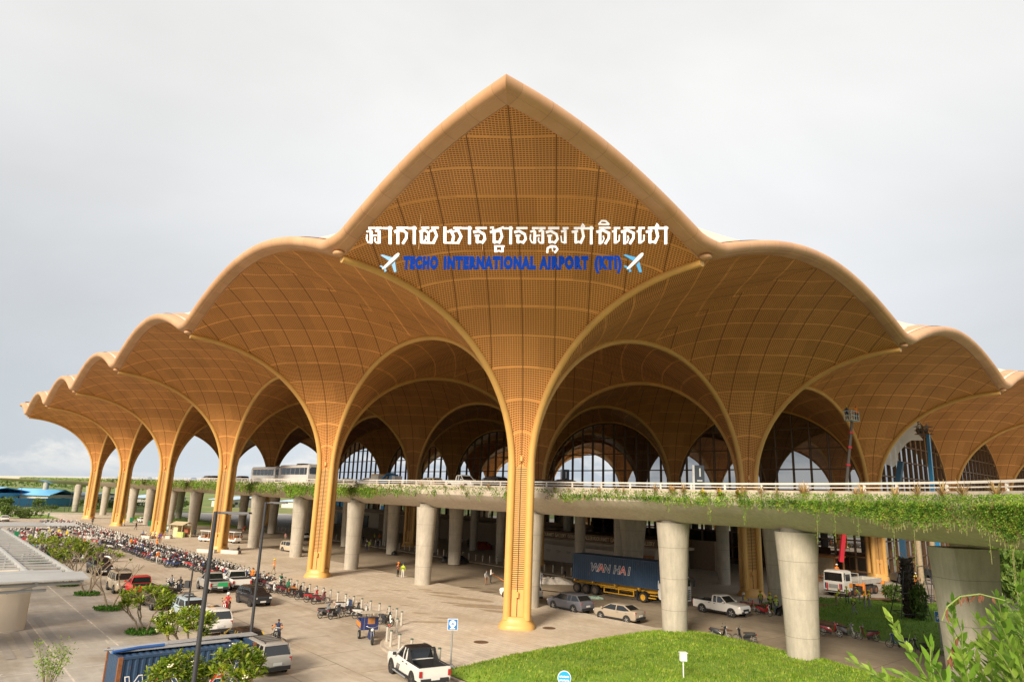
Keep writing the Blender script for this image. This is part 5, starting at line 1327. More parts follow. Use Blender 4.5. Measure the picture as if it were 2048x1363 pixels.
# second cluster by the trees
al = 62.0
while al < 125:
    for r in range(4):
        if rb_.random() < .85: spots.append((al+rb_.uniform(-.2, .2), -22.2+1.7*r+rb_.uniform(-.25, .25), 5))
    al += 1.2
spots = [s_ for s_ in spots]
zone = lambda al, r: ('under the trees by the pergola' if r == 5 else ('beside the pickups' if al < 42 else ('by the fourth golden column' if al < 62 else ('by the third golden column' if al < 88 else ('by the second golden column' if al < 120 else 'at the far end of the row')))))
rowname = {0: 'against the bollards', 1: 'in second rank', 2: 'in third rank', 3: 'in outer rank', 5: 'parked'}
n_ind = 0; rest = MB(); rest_mats = None
spots.sort(key=lambda s_: s_[0])
for k, (al, be, r) in enumerate(spots):
    c = rb_.choice(COLS_B); load = rb_.choice([None, None, 'helmet', 'helmet', 'dark_helmet', 'basket'])
    hd = TOBOL+rb_.gauss(0, .2)+(math.pi if rb_.random() < .2 else 0)
    if n_ind < 290:
        n_ind += 1
        o = bpy.data.objects.new('motorbike', joined(c, load)); COL.objects.link(o); stand(o, W(al, be, -.1), hd, .12+rb_.uniform(-.03, .05))
        ex = {'helmet': ', pale helmet', 'dark_helmet': ', dark helmet', 'basket': ', front basket', None: ''}[load]
        tag(o, f'{words[c]} motorbike {rowname[r]} {zone(al, r)}{ex}', 'motorbike', f'{words[c]} motorbikes {rowname[r]} {zone(al, r)}{ex}')
    else:
        rest.merge(MB().merge(BPARTS['body'][0][0]).merge(BPARTS['seat'][0][0]).merge(BPARTS['front_wheel'][0][0]).merge(BPARTS['rear_wheel'][0][0]).merge(BPARTS['fork'][0][0]), Matrix.Translation(W(al, be, -.1)) @ Matrix.Rotation(hd, 4, 'Z'), rb_.choice((0, 0, 0, 1, 2, 2, 3)))
        if rb_.random() < .5: rest.merge(MB().ell((.3, .18, 1.08), (.17, .15, .15), 8, 5), Matrix.Translation(W(al, be, -.1)) @ Matrix.Rotation(hd, 4, 'Z'), 2)
if rest.v: tag(rest.build('far_motorbikes', [BP['black'], BP['grey'], BP['white'], BP['red']], None, 0), 'mass of motorbikes at the far end of the parking row', 'motorbikes', kind='stuff')
# ------------------------------------------------------------------ bollards
M_boll = mat('steel_bollard', (.58, .54, .47), .4, .3, .08, 2); M_bollcap = mat('bollard_cap', (.10, .16, .13), .4, .2, .1, 3); M_tape = mat('red_tape', (.6, .05, .04), .5, 0, .1)
bm_ = MB().lathe([(.095, 0), (.095, .97)], (0, 0, 0), 14).mesh('bollard', M_boll, 40); bc_ = MB().lathe([(.108, .96), (.108, 1.02), (.07, 1.04), (.004, 1.045)], (0, 0, 0), 14).mesh('cap', M_bollcap, 40)
def bollard(p, lab, grp, z=.03):
    o = bpy.data.objects.new('bollard', bm_); COL.objects.link(o); o.location = (p.x, p.y, z); tag(o, lab, 'bollard', grp)
    c = bpy.data.objects.new('cap', bc_); COL.objects.link(c); c.parent = o; return o
lab_b = 'steel bollard with a dark cap in the row behind the parked motorbikes'
al = 9.6
while al < 150: bollard(W(al, -7.0), lab_b, lab_b); al += 1.5 if al < 60 else 2.0
for k, (a_, b_) in enumerate([(8.0, -7.0), (6.7, -7.1), (5.3, -7.5), (2.9, -9.4), (.8, -11.5), (-.7, -12.1), (-2.0, -12.25), (-3.7, -12.4), (-5.2, -12.45), (-6.8, -12.4)]):
    bollard(W(a_, b_), 'steel bollard with a green cap on the rounded plaza corner', 'bollards on the rounded plaza corner')
ob = bollard(W(1.6, -10.9), 'steel bollard wrapped in red and white tape beside the tricycle', None); MB().lathe([(.112, .72), (.112, .80)], (0, 0, 0), 14).build('red_band', M_tape, ob, 40); MB().lathe([(.112, .86), (.112, .94)], (0, 0, 0), 14).build('red_band', M_tape, ob, 40)
al = 22.0
while al < 125:
    if not (40 < al < 41): bollard(W(al, 31.0), 'thin bollard on the inner pavement under the elevated road', 'bollards on the inner pavement')
    al += 1.75 if al < 80 else 2.2
# ================================================================== people
def skel(pose):
    """joints (x forward, y left, z up) for a 1.72 m figure; returns joints, bones"""
    J = {}; a = dict(stand=0, walk=1, sit=2, ride=3, bend=4).get(pose, 0)
    hip = (0, 0, .93); lean = 0.0
    if pose in ('sit', 'ride'): hip = (0, 0, .50 if pose == 'sit' else .82)
    if pose == 'ride': lean = .12
    if pose == 'bend': lean = .62
    hx, _, hz = hip
    def up(d): return (hx+math.sin(lean)*d, 0, hz+math.cos(lean)*d)
    J['pelvis'] = hip; J['waist'] = up(.14); J['chest'] = up(.36); J['neck'] = up(.50); 
    hl = lean*.5
    n = J['neck']; J['chin'] = (n[0]+.02+math.sin(hl)*.08, 0, n[2]+.08); J['head'] = (n[0]+.03+math.sin(hl)*.18, 0, n[2]+.17); J['crown'] = (n[0]+.015+math.sin(hl)*.26, 0, n[2]+.26)
    B = [('pelvis', 'waist'), ('waist', 'chest'), ('chest', 'neck'), ('neck', 'chin'), ('chin', 'head'), ('head', 'crown')]
    for s, sn in ((1, 'l'), (-1, 'r')):
        J['hip'+sn] = (hx, s*.10, hz-.04); J['sh'+sn] = (J['chest'][0]+math.sin(lean)*.09, s*.19, J['chest'][2]+.08)
        if pose == 'walk': k = (hx+.10*s+.04, s*.10, .50); f = (hx+.26*s-.06, s*.09, .09 if s > 0 else .14)
        elif pose == 'sit': k = (hx+.42, s*.14, .52); f = (hx+.44, s*.13, .09)
        elif pose == 'ride': k = (hx+.40, s*.20, .72); f = (hx+.25, s*.24, .30)
        elif pose == 'bend': k = (hx+.08, s*.14, .49); f = (hx-.02, s*.15, .09)
        else: k = (hx+.02, s*.11, .50); f = (hx-.02, s*.12, .09)
        J['kn'+sn] = k; J['an'+sn] = f; J['toe'+sn] = (f[0]+.17, f[1]+s*.02, f[2]-.05)
        sx, sy, sz = J['sh'+sn]
        if pose == 'walk': e = (sx-.12*s, sy+s*.06, sz-.27); h = (sx-.02*s+.10, sy+s*.05, sz-.50)
        elif pose == 'ride': e = (sx+.20, sy+s*.10, sz-.20); h = (sx+.42, sy+s*.10, sz-.26)
        elif pose == 'bend': e = (sx+.08, sy+s*.05, sz-.27); h = (sx+.22, sy-s*.06, sz-.48)
        elif pose == 'sit': e = (sx+.05, sy+s*.05, sz-.27); h = (sx+.26, sy-s*.05, sz-.36)
        elif pose == 'phone': e = (sx+.04, sy+s*.06, sz-.28); h = (sx+.26, sy-s*.10, sz-.22)
        else: e = (sx-.02, sy+s*.07, sz-.28); h = (sx+.06, sy+s*.06, sz-.53)
        J['el'+sn] = e; J['wr'+sn] = h
        d = Vector(h)-Vector(e); d.normalize(); q = Vector(h)+d*.09; J['palm'+sn] = tuple(q)
        side = Vector((0, s, 0)); fw = d.cross(side).normalized()
        for k_ in range(4):
            J[f'f{k_}'+sn] = tuple(q+d*(.075-.01*abs(k_-1.3))+fw*(.03*(k_-1.5))-side*.012)
        J['th'+sn] = tuple(Vector(h)+d*.05+fw*.055)
        B += [('pelvis', 'hip'+sn), ('hip'+sn, 'kn'+sn), ('kn'+sn, 'an'+sn), ('an'+sn, 'toe'+sn), ('chest', 'sh'+sn), ('sh'+sn, 'el'+sn), ('el'+sn, 'wr'+sn), ('wr'+sn, 'palm'+sn), ('wr'+sn, 'th'+sn)]+[('palm'+sn, f'f{k_}'+sn) for k_ in range(4)]
    return J, B
RAD = dict(pelvis=.135, waist=.125, chest=.145, neck=.055, chin=.062, head=.098, crown=.07, hip=.095, kn=.058, an=.042, toe=.032, sh=.07, el=.043, wr=.030, palm=.032, f=.0095, th=.012)
PM = {}
def person_mesh(pose):
    if pose in PM: return PM[pose]
    J, B = skel(pose); names = list(J); me = bpy.data.meshes.new('person'); me.from_pydata([J[n] for n in names], [(names.index(a), names.index(b)) for a, b in B], [])
    o = bpy.data.objects.new('tmp', me); COL.objects.link(o); bpy.context.view_layer.objects.active = o
    m = o.modifiers.new('s', 'SKIN'); m.branch_smoothing = .6
    sv = me.skin_vertices[0].data
    for i, n in enumerate(names):
        key = n if n in RAD else (n[:2] if n[:2] in RAD else (n[:3] if n[:3] in RAD else (n[:-1] if n[:-1] in RAD else n[0])))
        rr = RAD[key]; sv[i].radius = (rr, rr*(.78 if n in ('waist', 'chest', 'pelvis') else 1)); sv[i].use_root = n == 'pelvis'
    o.modifiers.new('u', 'SUBSURF').levels = 1
    bpy.context.view_layer.update(); dg = bpy.context.evaluated_depsgraph_get()
    out = bpy.data.meshes.new_from_object(o.evaluated_get(dg)); bpy.data.objects.remove(o)
    # clothes by the nearest bone: 0 skin 1 top 2 sleeves 3 trousers 4 shoes 5 hair
    seg = []
    for a, b in B:
        nm = a+b
        if b.startswith('toe'): c = 4
        elif b[:2] in ('kn', 'an') or b.startswith('hip'): c = 3
        elif b[:2] in ('el',): c = 2
        elif b in ('waist', 'chest') or b.startswith('sh') or b == 'neck': c = 1
        elif b == 'crown': c = 5
        elif b[:2] == 'wr': c = 2
        else: c = 0
        seg.append((Vector(J[a]), Vector(J[b]), c))
    mi = []
    for p in out.polygons:
        best = (9, 0)
        for a, b, c in seg:
            ab = b-a; t = max(0, min(1, (p.center-a).dot(ab)/max(1e-9, ab.length_squared))); d = (p.center-(a+ab*t)).length-(.05 if c == 1 else (.02 if c == 3 else 0))
            if d < best[0]: best = (d, c)
        c = best[1]
        if c == 0 and p.center.z > J['head'][2] and p.center.x < J['head'][0]-.01: c = 5
        mi.append(c)
    out.materials.clear()
    for _ in range(6): out.materials.append(M_skin)
    out.polygons.foreach_set('material_index', mi); out.polygons.foreach_set('use_smooth', [True]*len(out.polygons))
    # nose, brow, ears as part of the same surface would be below a pixel; keep a nose and ears as raised vertices
    hd = Vector(J['head'])
    for v in out.vertices:
        r = v.co-hd
        if r.length < .14 and r.x > .07 and abs(r.y) < .03 and abs(r.z+.01) < .04: v.co.x += .022
    PM[pose] = (out, J); return PM[pose]
M_skin = mat('brown_skin', (.30, .155, .085), .6, 0, .08, 4)
CL = {n: mat('cloth_'+n, c, .85, 0, .12, 5) for n, c in dict(orange=(.80, .22, .02), yellow=(.72, .52, .03), lime=(.50, .62, .05), red=(.48, .03, .03), black=(.02, .02, .022), navy=(.025, .04, .10), white=(.66, .64, .60), grey=(.22, .22, .23), green=(.02, .14, .07), blue=(.06, .16, .40), jeans=(.10, .15, .24), khaki=(.30, .23, .13), purple=(.12, .06, .20), pink=(.65, .32, .30), skin=(.30, .155, .085)).items()}
M_hair = mat('black_hair', (.012, .010, .009), .6, 0, .1, 8)
def hat_mesh(kind):
    b = MB()
    if kind == 'helmet': b.lathe([(.165, -.005), (.14, .0), (.132, .05), (.10, .11), (.05, .135), (.004, .14)], (0, 0, 0), 14); b.box((.15, 0, .004), (.09, .16, .014))
    elif kind == 'moto': b.lathe([(.10, -.10), (.145, -.06), (.15, .02), (.12, .10), (.06, .135), (.004, .14)], (0, 0, 0), 14)
    elif kind == 'straw': b.lathe([(.24, -.01), (.15, .02), (.13, .03), (.11, .11), (.004, .13)], (0, 0, 0), 14)
    return b.mesh(kind, CL['yellow'], 50)
HATS = {}
def person(lab, p, ang, pose='stand', top='white', sleeve=None, legs='black', hat=None, hatc='yellow', group=None, sc=1.0, z=None, vest=None, shoes='black'):
    me, J = person_mesh(pose)
    o = bpy.data.objects.new('person', me); COL.objects.link(o); o.location = p if z is None else (p[0], p[1], z); o.rotation_euler.z = ang; o.scale = (sc,)*3
    for sl, m in zip(o.material_slots, (M_skin, CL[top], CL[sleeve or top], CL[legs], CL[shoes], M_hair)): sl.link = 'OBJECT'; sl.material = m
    tag(o, lab, 'person', group)
    if hat:
        if hat not in HATS: HATS[hat] = hat_mesh(hat)
        h = bpy.data.objects.new('helmet' if hat != 'straw' else 'hat', HATS[hat]); COL.objects.link(h); h.parent = o
        h.location = Vector(J['head'])+Vector((-.008, 0, .045)); h.material_slots[0].link = 'OBJECT'; h.material_slots[0].material = CL[hatc]
        if pose == 'bend': h.rotation_euler.y = .45
    if vest:   # reflective bands
        cx_, _, cz_ = J['waist']; b = MB()
        rs = []
        for dz in (-.025, .025): rs.append([Vector((cx_+.145*math.cos(a), .19*math.sin(a), cz_+.06+dz)) for a in [k*2*math.pi/14 for k in range(14)]])
        b.rings(rs, 0, False); q = b.build('reflective_band', CL[vest], o, 60)
    return o
def at(u, v, z=-.1): return G(u, v, z)
TOCAM = lambda p: math.atan2(CAM_POS.y-p.y, CAM_POS.x-p.x)
Pz = .034
L_ = [
 ('rider in an orange and navy jacket on the motorbike nearest the tricycle', (552, 1287), -.1, 'ride', -1.35, dict(top='navy', sleeve='orange', legs='navy', vest='white')),
 ('rider in an orange shirt and white helmet behind the white suv', (451, 1226), -.1, 'ride', -1.45, dict(top='red', sleeve='orange', legs='khaki', hat='moto', hatc='white')),
 ('rider in a black shirt on a motorbike between the black car and the silver pickup', (355, 1186), -.1, 'ride', -1.6, dict(top='black', legs='jeans')),
 ('rider in a grey shirt just left of the rider in black', (338, 1182), -.1, 'ride', -1.5, dict(top='grey', sleeve='white', legs='jeans')),
 ('worker in an orange vest and yellow helmet walking between bollards and the second column', (546, 1147), Pz, 'walk', .3, dict(top='orange', sleeve='orange', legs='khaki', hat='helmet', vest='white')),
 ('worker in an orange vest and orange helmet at the edge of the lower road', (795, 1153), Pz, 'phone', -.4, dict(top='orange', sleeve='navy', legs='black', hat='helmet', hatc='orange', vest='white')),
 ('worker in a lime vest and dark cap beside the one in orange', (805, 1155), Pz, 'stand', 1.4, dict(top='lime', sleeve='lime', legs='white', hat='helmet', hatc='navy', vest='black')),
 ('man in shorts standing on the lower road left of the foremost column', (972, 1169), -.09, 'stand', -.6, dict(top='grey', sleeve='white', legs='skin')),
 ('man in a white shirt and dark trousers pulling an orange rope', (981, 1165), -.09, 'phone', .2, dict(top='white', legs='black')),
 ('person in a grey suit right of the foremost column near the trash heap', (1081, 1170), -.09, 'stand', -1.6, dict(top='grey', legs='navy')),
 ('person in black at the rear end of the container lorry', (1129, 1165), -.09, 'stand', 2.5, dict(top='black', legs='khaki')),
 ('man in a dark green shirt seen from behind among the motorbikes', (574, 1192), -.1, 'stand', .9, dict(top='green', legs='black')),
 ('person in a green vest among the motorbikes pointing to the right', (560, 1180), -.1, 'phone', -.3, dict(top='green', sleeve='white', legs='black')),
 ('person in an orange jacket bending by the white pickup', (503, 1166), -.1, 'stand', -2, dict(top='orange', legs='black')),
 ('person in an orange jacket seated among the motorbikes by the dust sheet', (534, 1169), -.1, 'sit', -2.2, dict(top='orange', legs='navy')),
 ('traffic warden in an orange vest and red helmet standing alone in the parking road', (166, 1100), -.1, 'stand', -1.4, dict(top='orange', sleeve='yellow', legs='grey', hat='helmet', hatc='red', vest='yellow')),
 ('person in an orange shirt and pale trousers mounting a motorbike', (314, 1126), -.1, 'stand', 2.6, dict(top='orange', legs='white')),
 ('person in an orange hood deep in the rows of motorbikes', (312, 1100), -.1, 'stand', -2, dict(top='orange', legs='black', hat='moto', hatc='orange')),
 ('person in orange left of two others among the motorbikes', (260, 1096), -.1, 'stand', -1.8, dict(top='orange', legs='black')),
 ('person in a bright red jacket among the motorbikes', (269, 1096), -.1, 'stand', -1.7, dict(top='red', sleeve='orange', legs='black')),
 ('person in black walking across the plaza between the second and third columns', (271, 1059), Pz, 'walk', -.2, dict(top='black', legs='black')),
 ('person in a blue shirt sitting by the round stone seat', (285, 1073), Pz, 'sit', -2.6, dict(top='blue', legs='black')),
 ('person in white sitting right of the one in blue', (291, 1073), Pz, 'sit', -2.5, dict(top='white', legs='black')),
 ('person in a yellow helmet sitting left of the third golden column', (300, 1075), Pz, 'sit', -1.7, dict(top='khaki', legs='grey', hat='helmet')),
 ('person in grey sitting before the third golden column', (308, 1076), Pz, 'sit', -1.6, dict(top='grey', legs='khaki', hat='helmet', hatc='grey')),
 ('person in a yellow helmet sitting right of the third golden column', (329, 1076), Pz, 'sit', -1.5, dict(top='khaki', sleeve='orange', legs='khaki', hat='helmet')),
 ('person in purple with dark trousers at the front of the third golden column', (317, 1084), Pz, 'stand', -1.2, dict(top='purple', legs='black')),
 ('person in purple with bare legs beside the one in dark trousers', (321, 1083), Pz, 'stand', -2, dict(top='purple', legs='skin')),
 ('person in a pale shirt standing left of the snack kiosk', (334, 1066), Pz, 'stand', -1.6, dict(top='white', legs='jeans')),
 ('person in black at the counter of the snack kiosk', (364, 1073), Pz, 'stand', 1.8, dict(top='black', legs='black')),
 ('person sitting right of the snack kiosk', (374, 1073), Pz, 'sit', 2.6, dict(top='navy', legs='jeans')),
 ('person in dark clothes with a bicycle right of the snack kiosk', (389, 1074), Pz, 'stand', 2.2, dict(top='black', sleeve='green', legs='black')),
 ('person in black sitting on the white bench right of the fourth golden column', (476, 1107), Pz, 'sit', -.5, dict(top='black', legs='black')),
 ('person hidden beside the foot of the fourth golden column', (451, 1101), Pz, 'sit', -.3, dict(top='red', legs='black')),
 ('person in white sitting near the electric cart', (479, 1077), Pz, 'sit', -2, dict(top='white', legs='black')),
 ('person in black sitting behind the one in white near the cart', (482, 1074), Pz, 'sit', -2, dict(top='black', legs='black')),
 ('person in red sitting on the kerb behind the electric cart', (488, 1061), Pz, 'sit', -2, dict(top='red', legs='red')),
 ('warden in a yellow shirt and white helmet left among the far motorbikes', (96, 1074), -.1, 'stand', -1.5, dict(top='yellow', legs='black', hat='moto', hatc='white')),
 ('person in a yellow shirt in the middle of the far clearing', (116, 1074), -.1, 'stand', -1.5, dict(top='yellow', legs='black')),
 ('warden in a yellow shirt by the far frangipani', (132, 1078), -.1, 'stand', -1.6, dict(top='yellow', legs='black', hat='moto', hatc='white')),
 ('sweeper in a green vest beside the green wheelie bin', (91, 1113), -.02, 'stand', -.5, dict(top='green', legs='black', hat='straw', hatc='khaki')),
 ('person in green standing above the far motorbikes', (96, 1036), -.1, 'stand', -1.5, dict(top='green', legs='black', hat='moto', hatc='white')),
 ('person in a red cap by the first golden column', (184, 1049), Pz, 'stand', -1.5, dict(top='black', legs='black', hat='helmet', hatc='red')),
 ('worker in yellow right of the second golden column', (246, 1052), Pz, 'stand', -1.5, dict(top='yellow', sleeve='orange', legs='white', hat='helmet')),
 ('worker in a yellow vest standing with hands on hips left of the big grey pier', (1522, 1216), -.09, 'stand', 1.8, dict(top='lime', sleeve='black', legs='jeans', hat='straw', hatc='yellow', vest='white')),
 ('worker in a dark vest looking at a phone beside the big grey pier', (1541, 1222), -.09, 'phone', -1.5, dict(top='lime', sleeve='black', legs='black', hat='helmet', vest='black')),
 ('worker in a yellow vest nearest the big grey pier', (1553, 1228), -.09, 'stand', -1.2, dict(top='lime', sleeve='black', legs='jeans', hat='helmet', vest='white')),
 ('rider in a white helmet behind the bonnet of the white pickup', (1492, 1219), -.09, 'ride', -.3, dict(top='grey', sleeve='yellow', legs='khaki', hat='moto', hatc='white')),
 ('worker bending down at the left of the dug soil', (1673, 1211), .3, 'bend', .2, dict(top='lime', sleeve='black', legs='khaki', hat='helmet', vest='yellow')),
 ('worker standing at the kerb behind the dug soil', (1695, 1206), .3, 'stand', -2.2, dict(top='lime', sleeve='red', legs='navy', hat='helmet', vest='white')),
 ('worker with a straw hat at the front of the dug soil', (1709, 1229), .3, 'walk', 2.9, dict(top='lime', sleeve='black', legs='grey', hat='straw', hatc='khaki', vest='white')),
 ('worker stooping between the others on the dug soil', (1721, 1206), .3, 'bend', 2.8, dict(top='lime', sleeve='orange', legs='grey', hat='helmet', hatc='khaki', vest='white')),
 ('worker in a white banded vest second from the right on the dug soil', (1731, 1217), .3, 'stand', 2.6, dict(top='lime', sleeve='black', legs='grey', hat='helmet', vest='white')),
 ('worker at the right end of the group on the dug soil', (1740, 1215), .3, 'stand', 2.2, dict(top='yellow', sleeve='black', legs='grey', hat='helmet', vest='white')),
 ('worker in yellow behind the dark palm trunk', (1833, 1172), .4, 'stand', -2, dict(top='yellow', sleeve='orange', legs='orange', hat='helmet', hatc='white')),
 ('worker in a yellow shirt beside the pale palm trunk', (1843, 1207), .4, 'stand', -2, dict(top='yellow', legs='black')),
 ('worker in a lime vest on the inner pavement by the bollards', (733, 1102), .03, 'stand', -1.5, dict(top='black', sleeve='white', legs='navy', hat='helmet', hatc='white')),
 ('worker in a lime shirt right of the one with the white helmet', (738, 1100), .03, 'stand', -1.5, dict(top='lime', legs='khaki')),
 ('person in black further right on the inner pavement', (755, 1098), .03, 'stand', -1.5, dict(top='black', legs='navy', hat='helmet', hatc='white')),
 ('walker in white deep under the elevated road', (717, 1083), .03, 'walk', -1.0, dict(top='white', legs='black')),
 ('person in black deep under the elevated road', (726, 1087), .03, 'stand', -1.5, dict(top='black', legs='black')),
 ('worker in a lime vest deep under the elevated road', (748, 1084), .03, 'walk', -1.5, dict(top='lime', sleeve='black', legs='black', hat='helmet')),
 ('person in orange against a slender grey pier deep inside', (759, 1083), .03, 'stand', -1.5, dict(top='orange', legs='black')),
 ('person in a white shirt left of the slender pier under the road', (923, 1092), .03, 'stand', -1.5, dict(top='white', legs='black')),
 ('person in black left of the slender pier under the road', (936, 1094), .03, 'stand', -1.5, dict(top='black', legs='black')),
 ('person in pale red walking on the lower road', (570, 1082), -.09, 'walk', -1.0, dict(top='pink', legs='khaki')),
]
for lab, (u, v), z, pose, ang, kw in L_:
    p = at(u, v, z)
    if pose == 'ride':
        b_ = bike_root({'black shirt': 'black'}.get('', 'black') if 'orange and navy' in lab or 'black' in lab else ('red' if 'orange shirt' in lab else 'white'))
        if 'bonnet' not in lab:
            stand(b_, p, ang, 0); tag(b_, 'motorbike ridden by the '+lab.split(' on ')[0].split(' behind')[0].replace('just left of the ', 'beside the '), 'motorbike')
        else:
            for c_ in list(b_.children_recursive): bpy.data.objects.remove(c_)
            bpy.data.objects.remove(b_)
        p = p+Vector((math.cos(ang), math.sin(ang), 0))*-.28
    if pose == 'sit': MB().box((0, 0, .2), (.42, .5, .4)).build('stool', mat('plastic_stool', (.45, .2, .12), .5), None, 0, p, ang)['label'] = 'low plastic stool'
    person(lab, p, ang, pose, z=p.z, **kw)
person('worker in a yellow helmet in the raised crane basket, on the left', BASKET+Vector((-.5, .1, 0)), -1.8, 'stand', 'navy', 'grey', 'black', 'helmet')
person('worker in an orange vest and helmet in the raised crane basket, on the right', BASKET+Vector((.5, -.1, 0)), -1.4, 'stand', 'orange', 'orange', 'black', 'helmet', 'orange')
q_ = Vector((ck.x, ck.y, 1.0))+Vector((math.cos(ka), math.sin(ka), 0))*1.6-Vector((-math.sin(ka), math.cos(ka), 0))*1.0
person('crane operator in an orange vest and white helmet beside the red boom', q_+Vector((0, 0, 1.2)), -1.5, 'sit', 'orange', 'orange', 'black', 'helmet', 'white')
for k, o in enumerate([q for q in bpy.data.objects if q.name.startswith('stool')]):
    tag(o, 'low plastic stool under a seated person on the plaza', 'stool', 'low stools under seated people')
# ================================================================== lettering on the front vault
YS = -16.7
sign = thing('airport_sign', 'white Khmer lettering over a blue English line hung in the front vault', 'sign', (0, YS, 26))
M_wl = mat('sign_white_glow', (.88, .86, .83), .5, 0, .02, emit=.3); M_bl = mat('sign_blue', (.0015, .034, .27), .85, 0, .03, spec=.1); M_wing = mat('plane_blue', (.03, .25, .50), .4, 0, .04); M_pln = mat('plane_grey', (.62, .64, .66), .4, 0, .04)  # white letters get added glow so they stay evenly white in the vault's shade
GL = dict(
 aa=[[(0, 18), (108, 18), 30], [(85, 4), (85, 207), 46]],
 qa=[[(35, 15), (110, 15), 28], [(15, 60), (60, 45), (75, 75), 28], [(65, 60), (65, 195), 46], [(14, 100), (8, 150), (27, 192), (65, 200), 22], [(70, 112), (130, 105), 20], [(125, 15), (195, 15), 28], [(120, 55), (155, 40), (168, 70), 28], [(165, 55), (165, 195), 46], [(115, 140), (110, 170), (130, 198), (165, 200), 22]],
 ka=[[(30, 12), (160, 12), 26], [(2, 62), (50, 42), (110, 47), (152, 82), 40], [(42, 75), (42, 207), 45], [(150, 78), (146, 140), (105, 205), 40]],
 sa=[[(30, 12), (115, 12), 28], [(5, 62), (60, 42), (105, 70), 34], [(25, 68), (25, 192), 44], [(76, 115), (82, 150), (54, 185), 20], [(20, 198), (170, 200), 24], [(112, 68), (112, 195), 36], [(130, 55), (172, 40), 28], [(150, 12), (235, 12), 28], [(187, 45), (213, 110), (172, 198), 44]],
 yo=[[(25, 8), (25, 195), 48], [(20, 198), (200, 200), 24], [(60, 62), (110, 42), 32], [(100, 48), (133, 120), (115, 198), 46], [(135, 14), (230, 14), 28], [(130, 60), (185, 42), 30], [(190, 46), (226, 120), (187, 198), 46]],
 no=[[(30, 15), (160, 15), 30], [(5, 66), (60, 52), (132, 92), 40], [(20, 110), (70, 108), 28], [(45, 108), (45, 190), 46], [(45, 197), (76, 184), (115, 198), 28], [(130, 92), (143, 150), (107, 198), 42]],
 da=[[(5, 12), (42, 6), (30, 38), (75, 42), (165, 6), 28], [(5, 65), (90, 52), (130, 46), 34], [(50, 66), (50, 190), 46], [(50, 197), (85, 186), (120, 198), 28], [(130, 48), (148, 120), (112, 198), 44],
     [(55, 240), (175, 240), 24], [(68, 240), (68, 305), 40], [(155, 240), (152, 305), 40], [(70, 308), (110, 296), (142, 308), 22]],
 ro=[[(30, 15), (95, 15), 28], [(12, 58), (55, 42), 30], [(58, 46), (58, 195), 46], [(6, 115), (13, 185), (55, 200), 22]],
 jo=[[(30, 15), (130, 15), 30], [(112, 18), (138, -38), (154, -12), (132, 40), 26], [(5, 62), (70, 50), 32], [(48, 56), (48, 190), 46], [(48, 197), (85, 184), (115, 198), 28], [(128, 38), (146, 120), (110, 198), 44]],
 ta=[[(30, 12), (165, 12), 26], [(2, 62), (75, 42), (150, 78), 38], [(40, 70), (40, 207), 46], [(80, 115), (89, 150), (66, 198), 20], [(150, 75), (148, 140), (107, 205), 42]],
 i=[[(25, -32), (60, -76), (110, -74), (150, -32), 26], [(28, -34), (150, -30), 24]],
 e=[[(25, 15), (95, 15), 28], [(6, 58), (52, 42), 28], [(38, 46), (38, 197), 46], [(90, 105), (87, 170), (47, 200), 22]],
 st=[[(16, 316), (20, 265), (60, 242), (120, 245), (143, 277), (110, 316), 36], [(75, 262), (85, 300), 16]])
SEQ = [('qa', 75), ('aa', 290), ('ka', 430), ('aa', 590), ('sa', 740), ('yo', 1030), ('aa', 1275), ('no', 1410), ('da', 1615), ('aa', 1785), ('no', 1915), ('qa', 2104), ('no', 2309), ('st', 2309), ('ro', 2489), ('jo', 2629), ('aa', 2785), ('ta', 2939), ('i', 2939), ('e', 3129), ('ta', 3244), ('e', 3434), ('jo', 3549), ('aa', 3709)]
def sgn(cx, cy): return PL(720+cx/6.206, 430+cy/6.206, YS)
def stroke_prism(b, pts, w_, k):
    """flat calligraphic stroke with rounded ends, extruded towards the back"""
    pts = [Vector((x, y)) for x, y in pts]; lft, rgt = [], []
    n = len(pts)
    for i, p in enumerate(pts):
        d = (pts[min(i+1, n-1)]-pts[max(i-1, 0)]).normalized(); nn = Vector((-d.y, d.x))*w_*.74/2
        if i == 0: p = p-d*w_*.18
        if i == n-1: p = p+d*w_*.18
        lft.append(p+nn); rgt.append(p-nn)
    f0, f1 = .05+k*.0012, -.02-k*.0012
    for i in range(n-1):
        q = [lft[i], lft[i+1], rgt[i+1], rgt[i]]; P3 = [sgn(a.x, a.y)-Vector((0, YS, 26)) for a in q]
        b.add([Vector((v.x, v.y-f0, v.z)) for v in P3]+[Vector((v.x, v.y-f1, v.z)) for v in P3], [(0, 1, 2, 3), (7, 6, 5, 4), (0, 4, 5, 1), (1, 5, 6, 2), (2, 6, 7, 3), (3, 7, 4, 0)])
        f0 += .0004
kk = 0
for g, x in SEQ:
    b = MB()
    for st in GL[g]: kk += 1; stroke_prism(b, [(x+a, 148+c) for a, c in st[:-1]], st[-1], kk % 23)
    b.build('khmer_letter', M_wl, sign, 0)
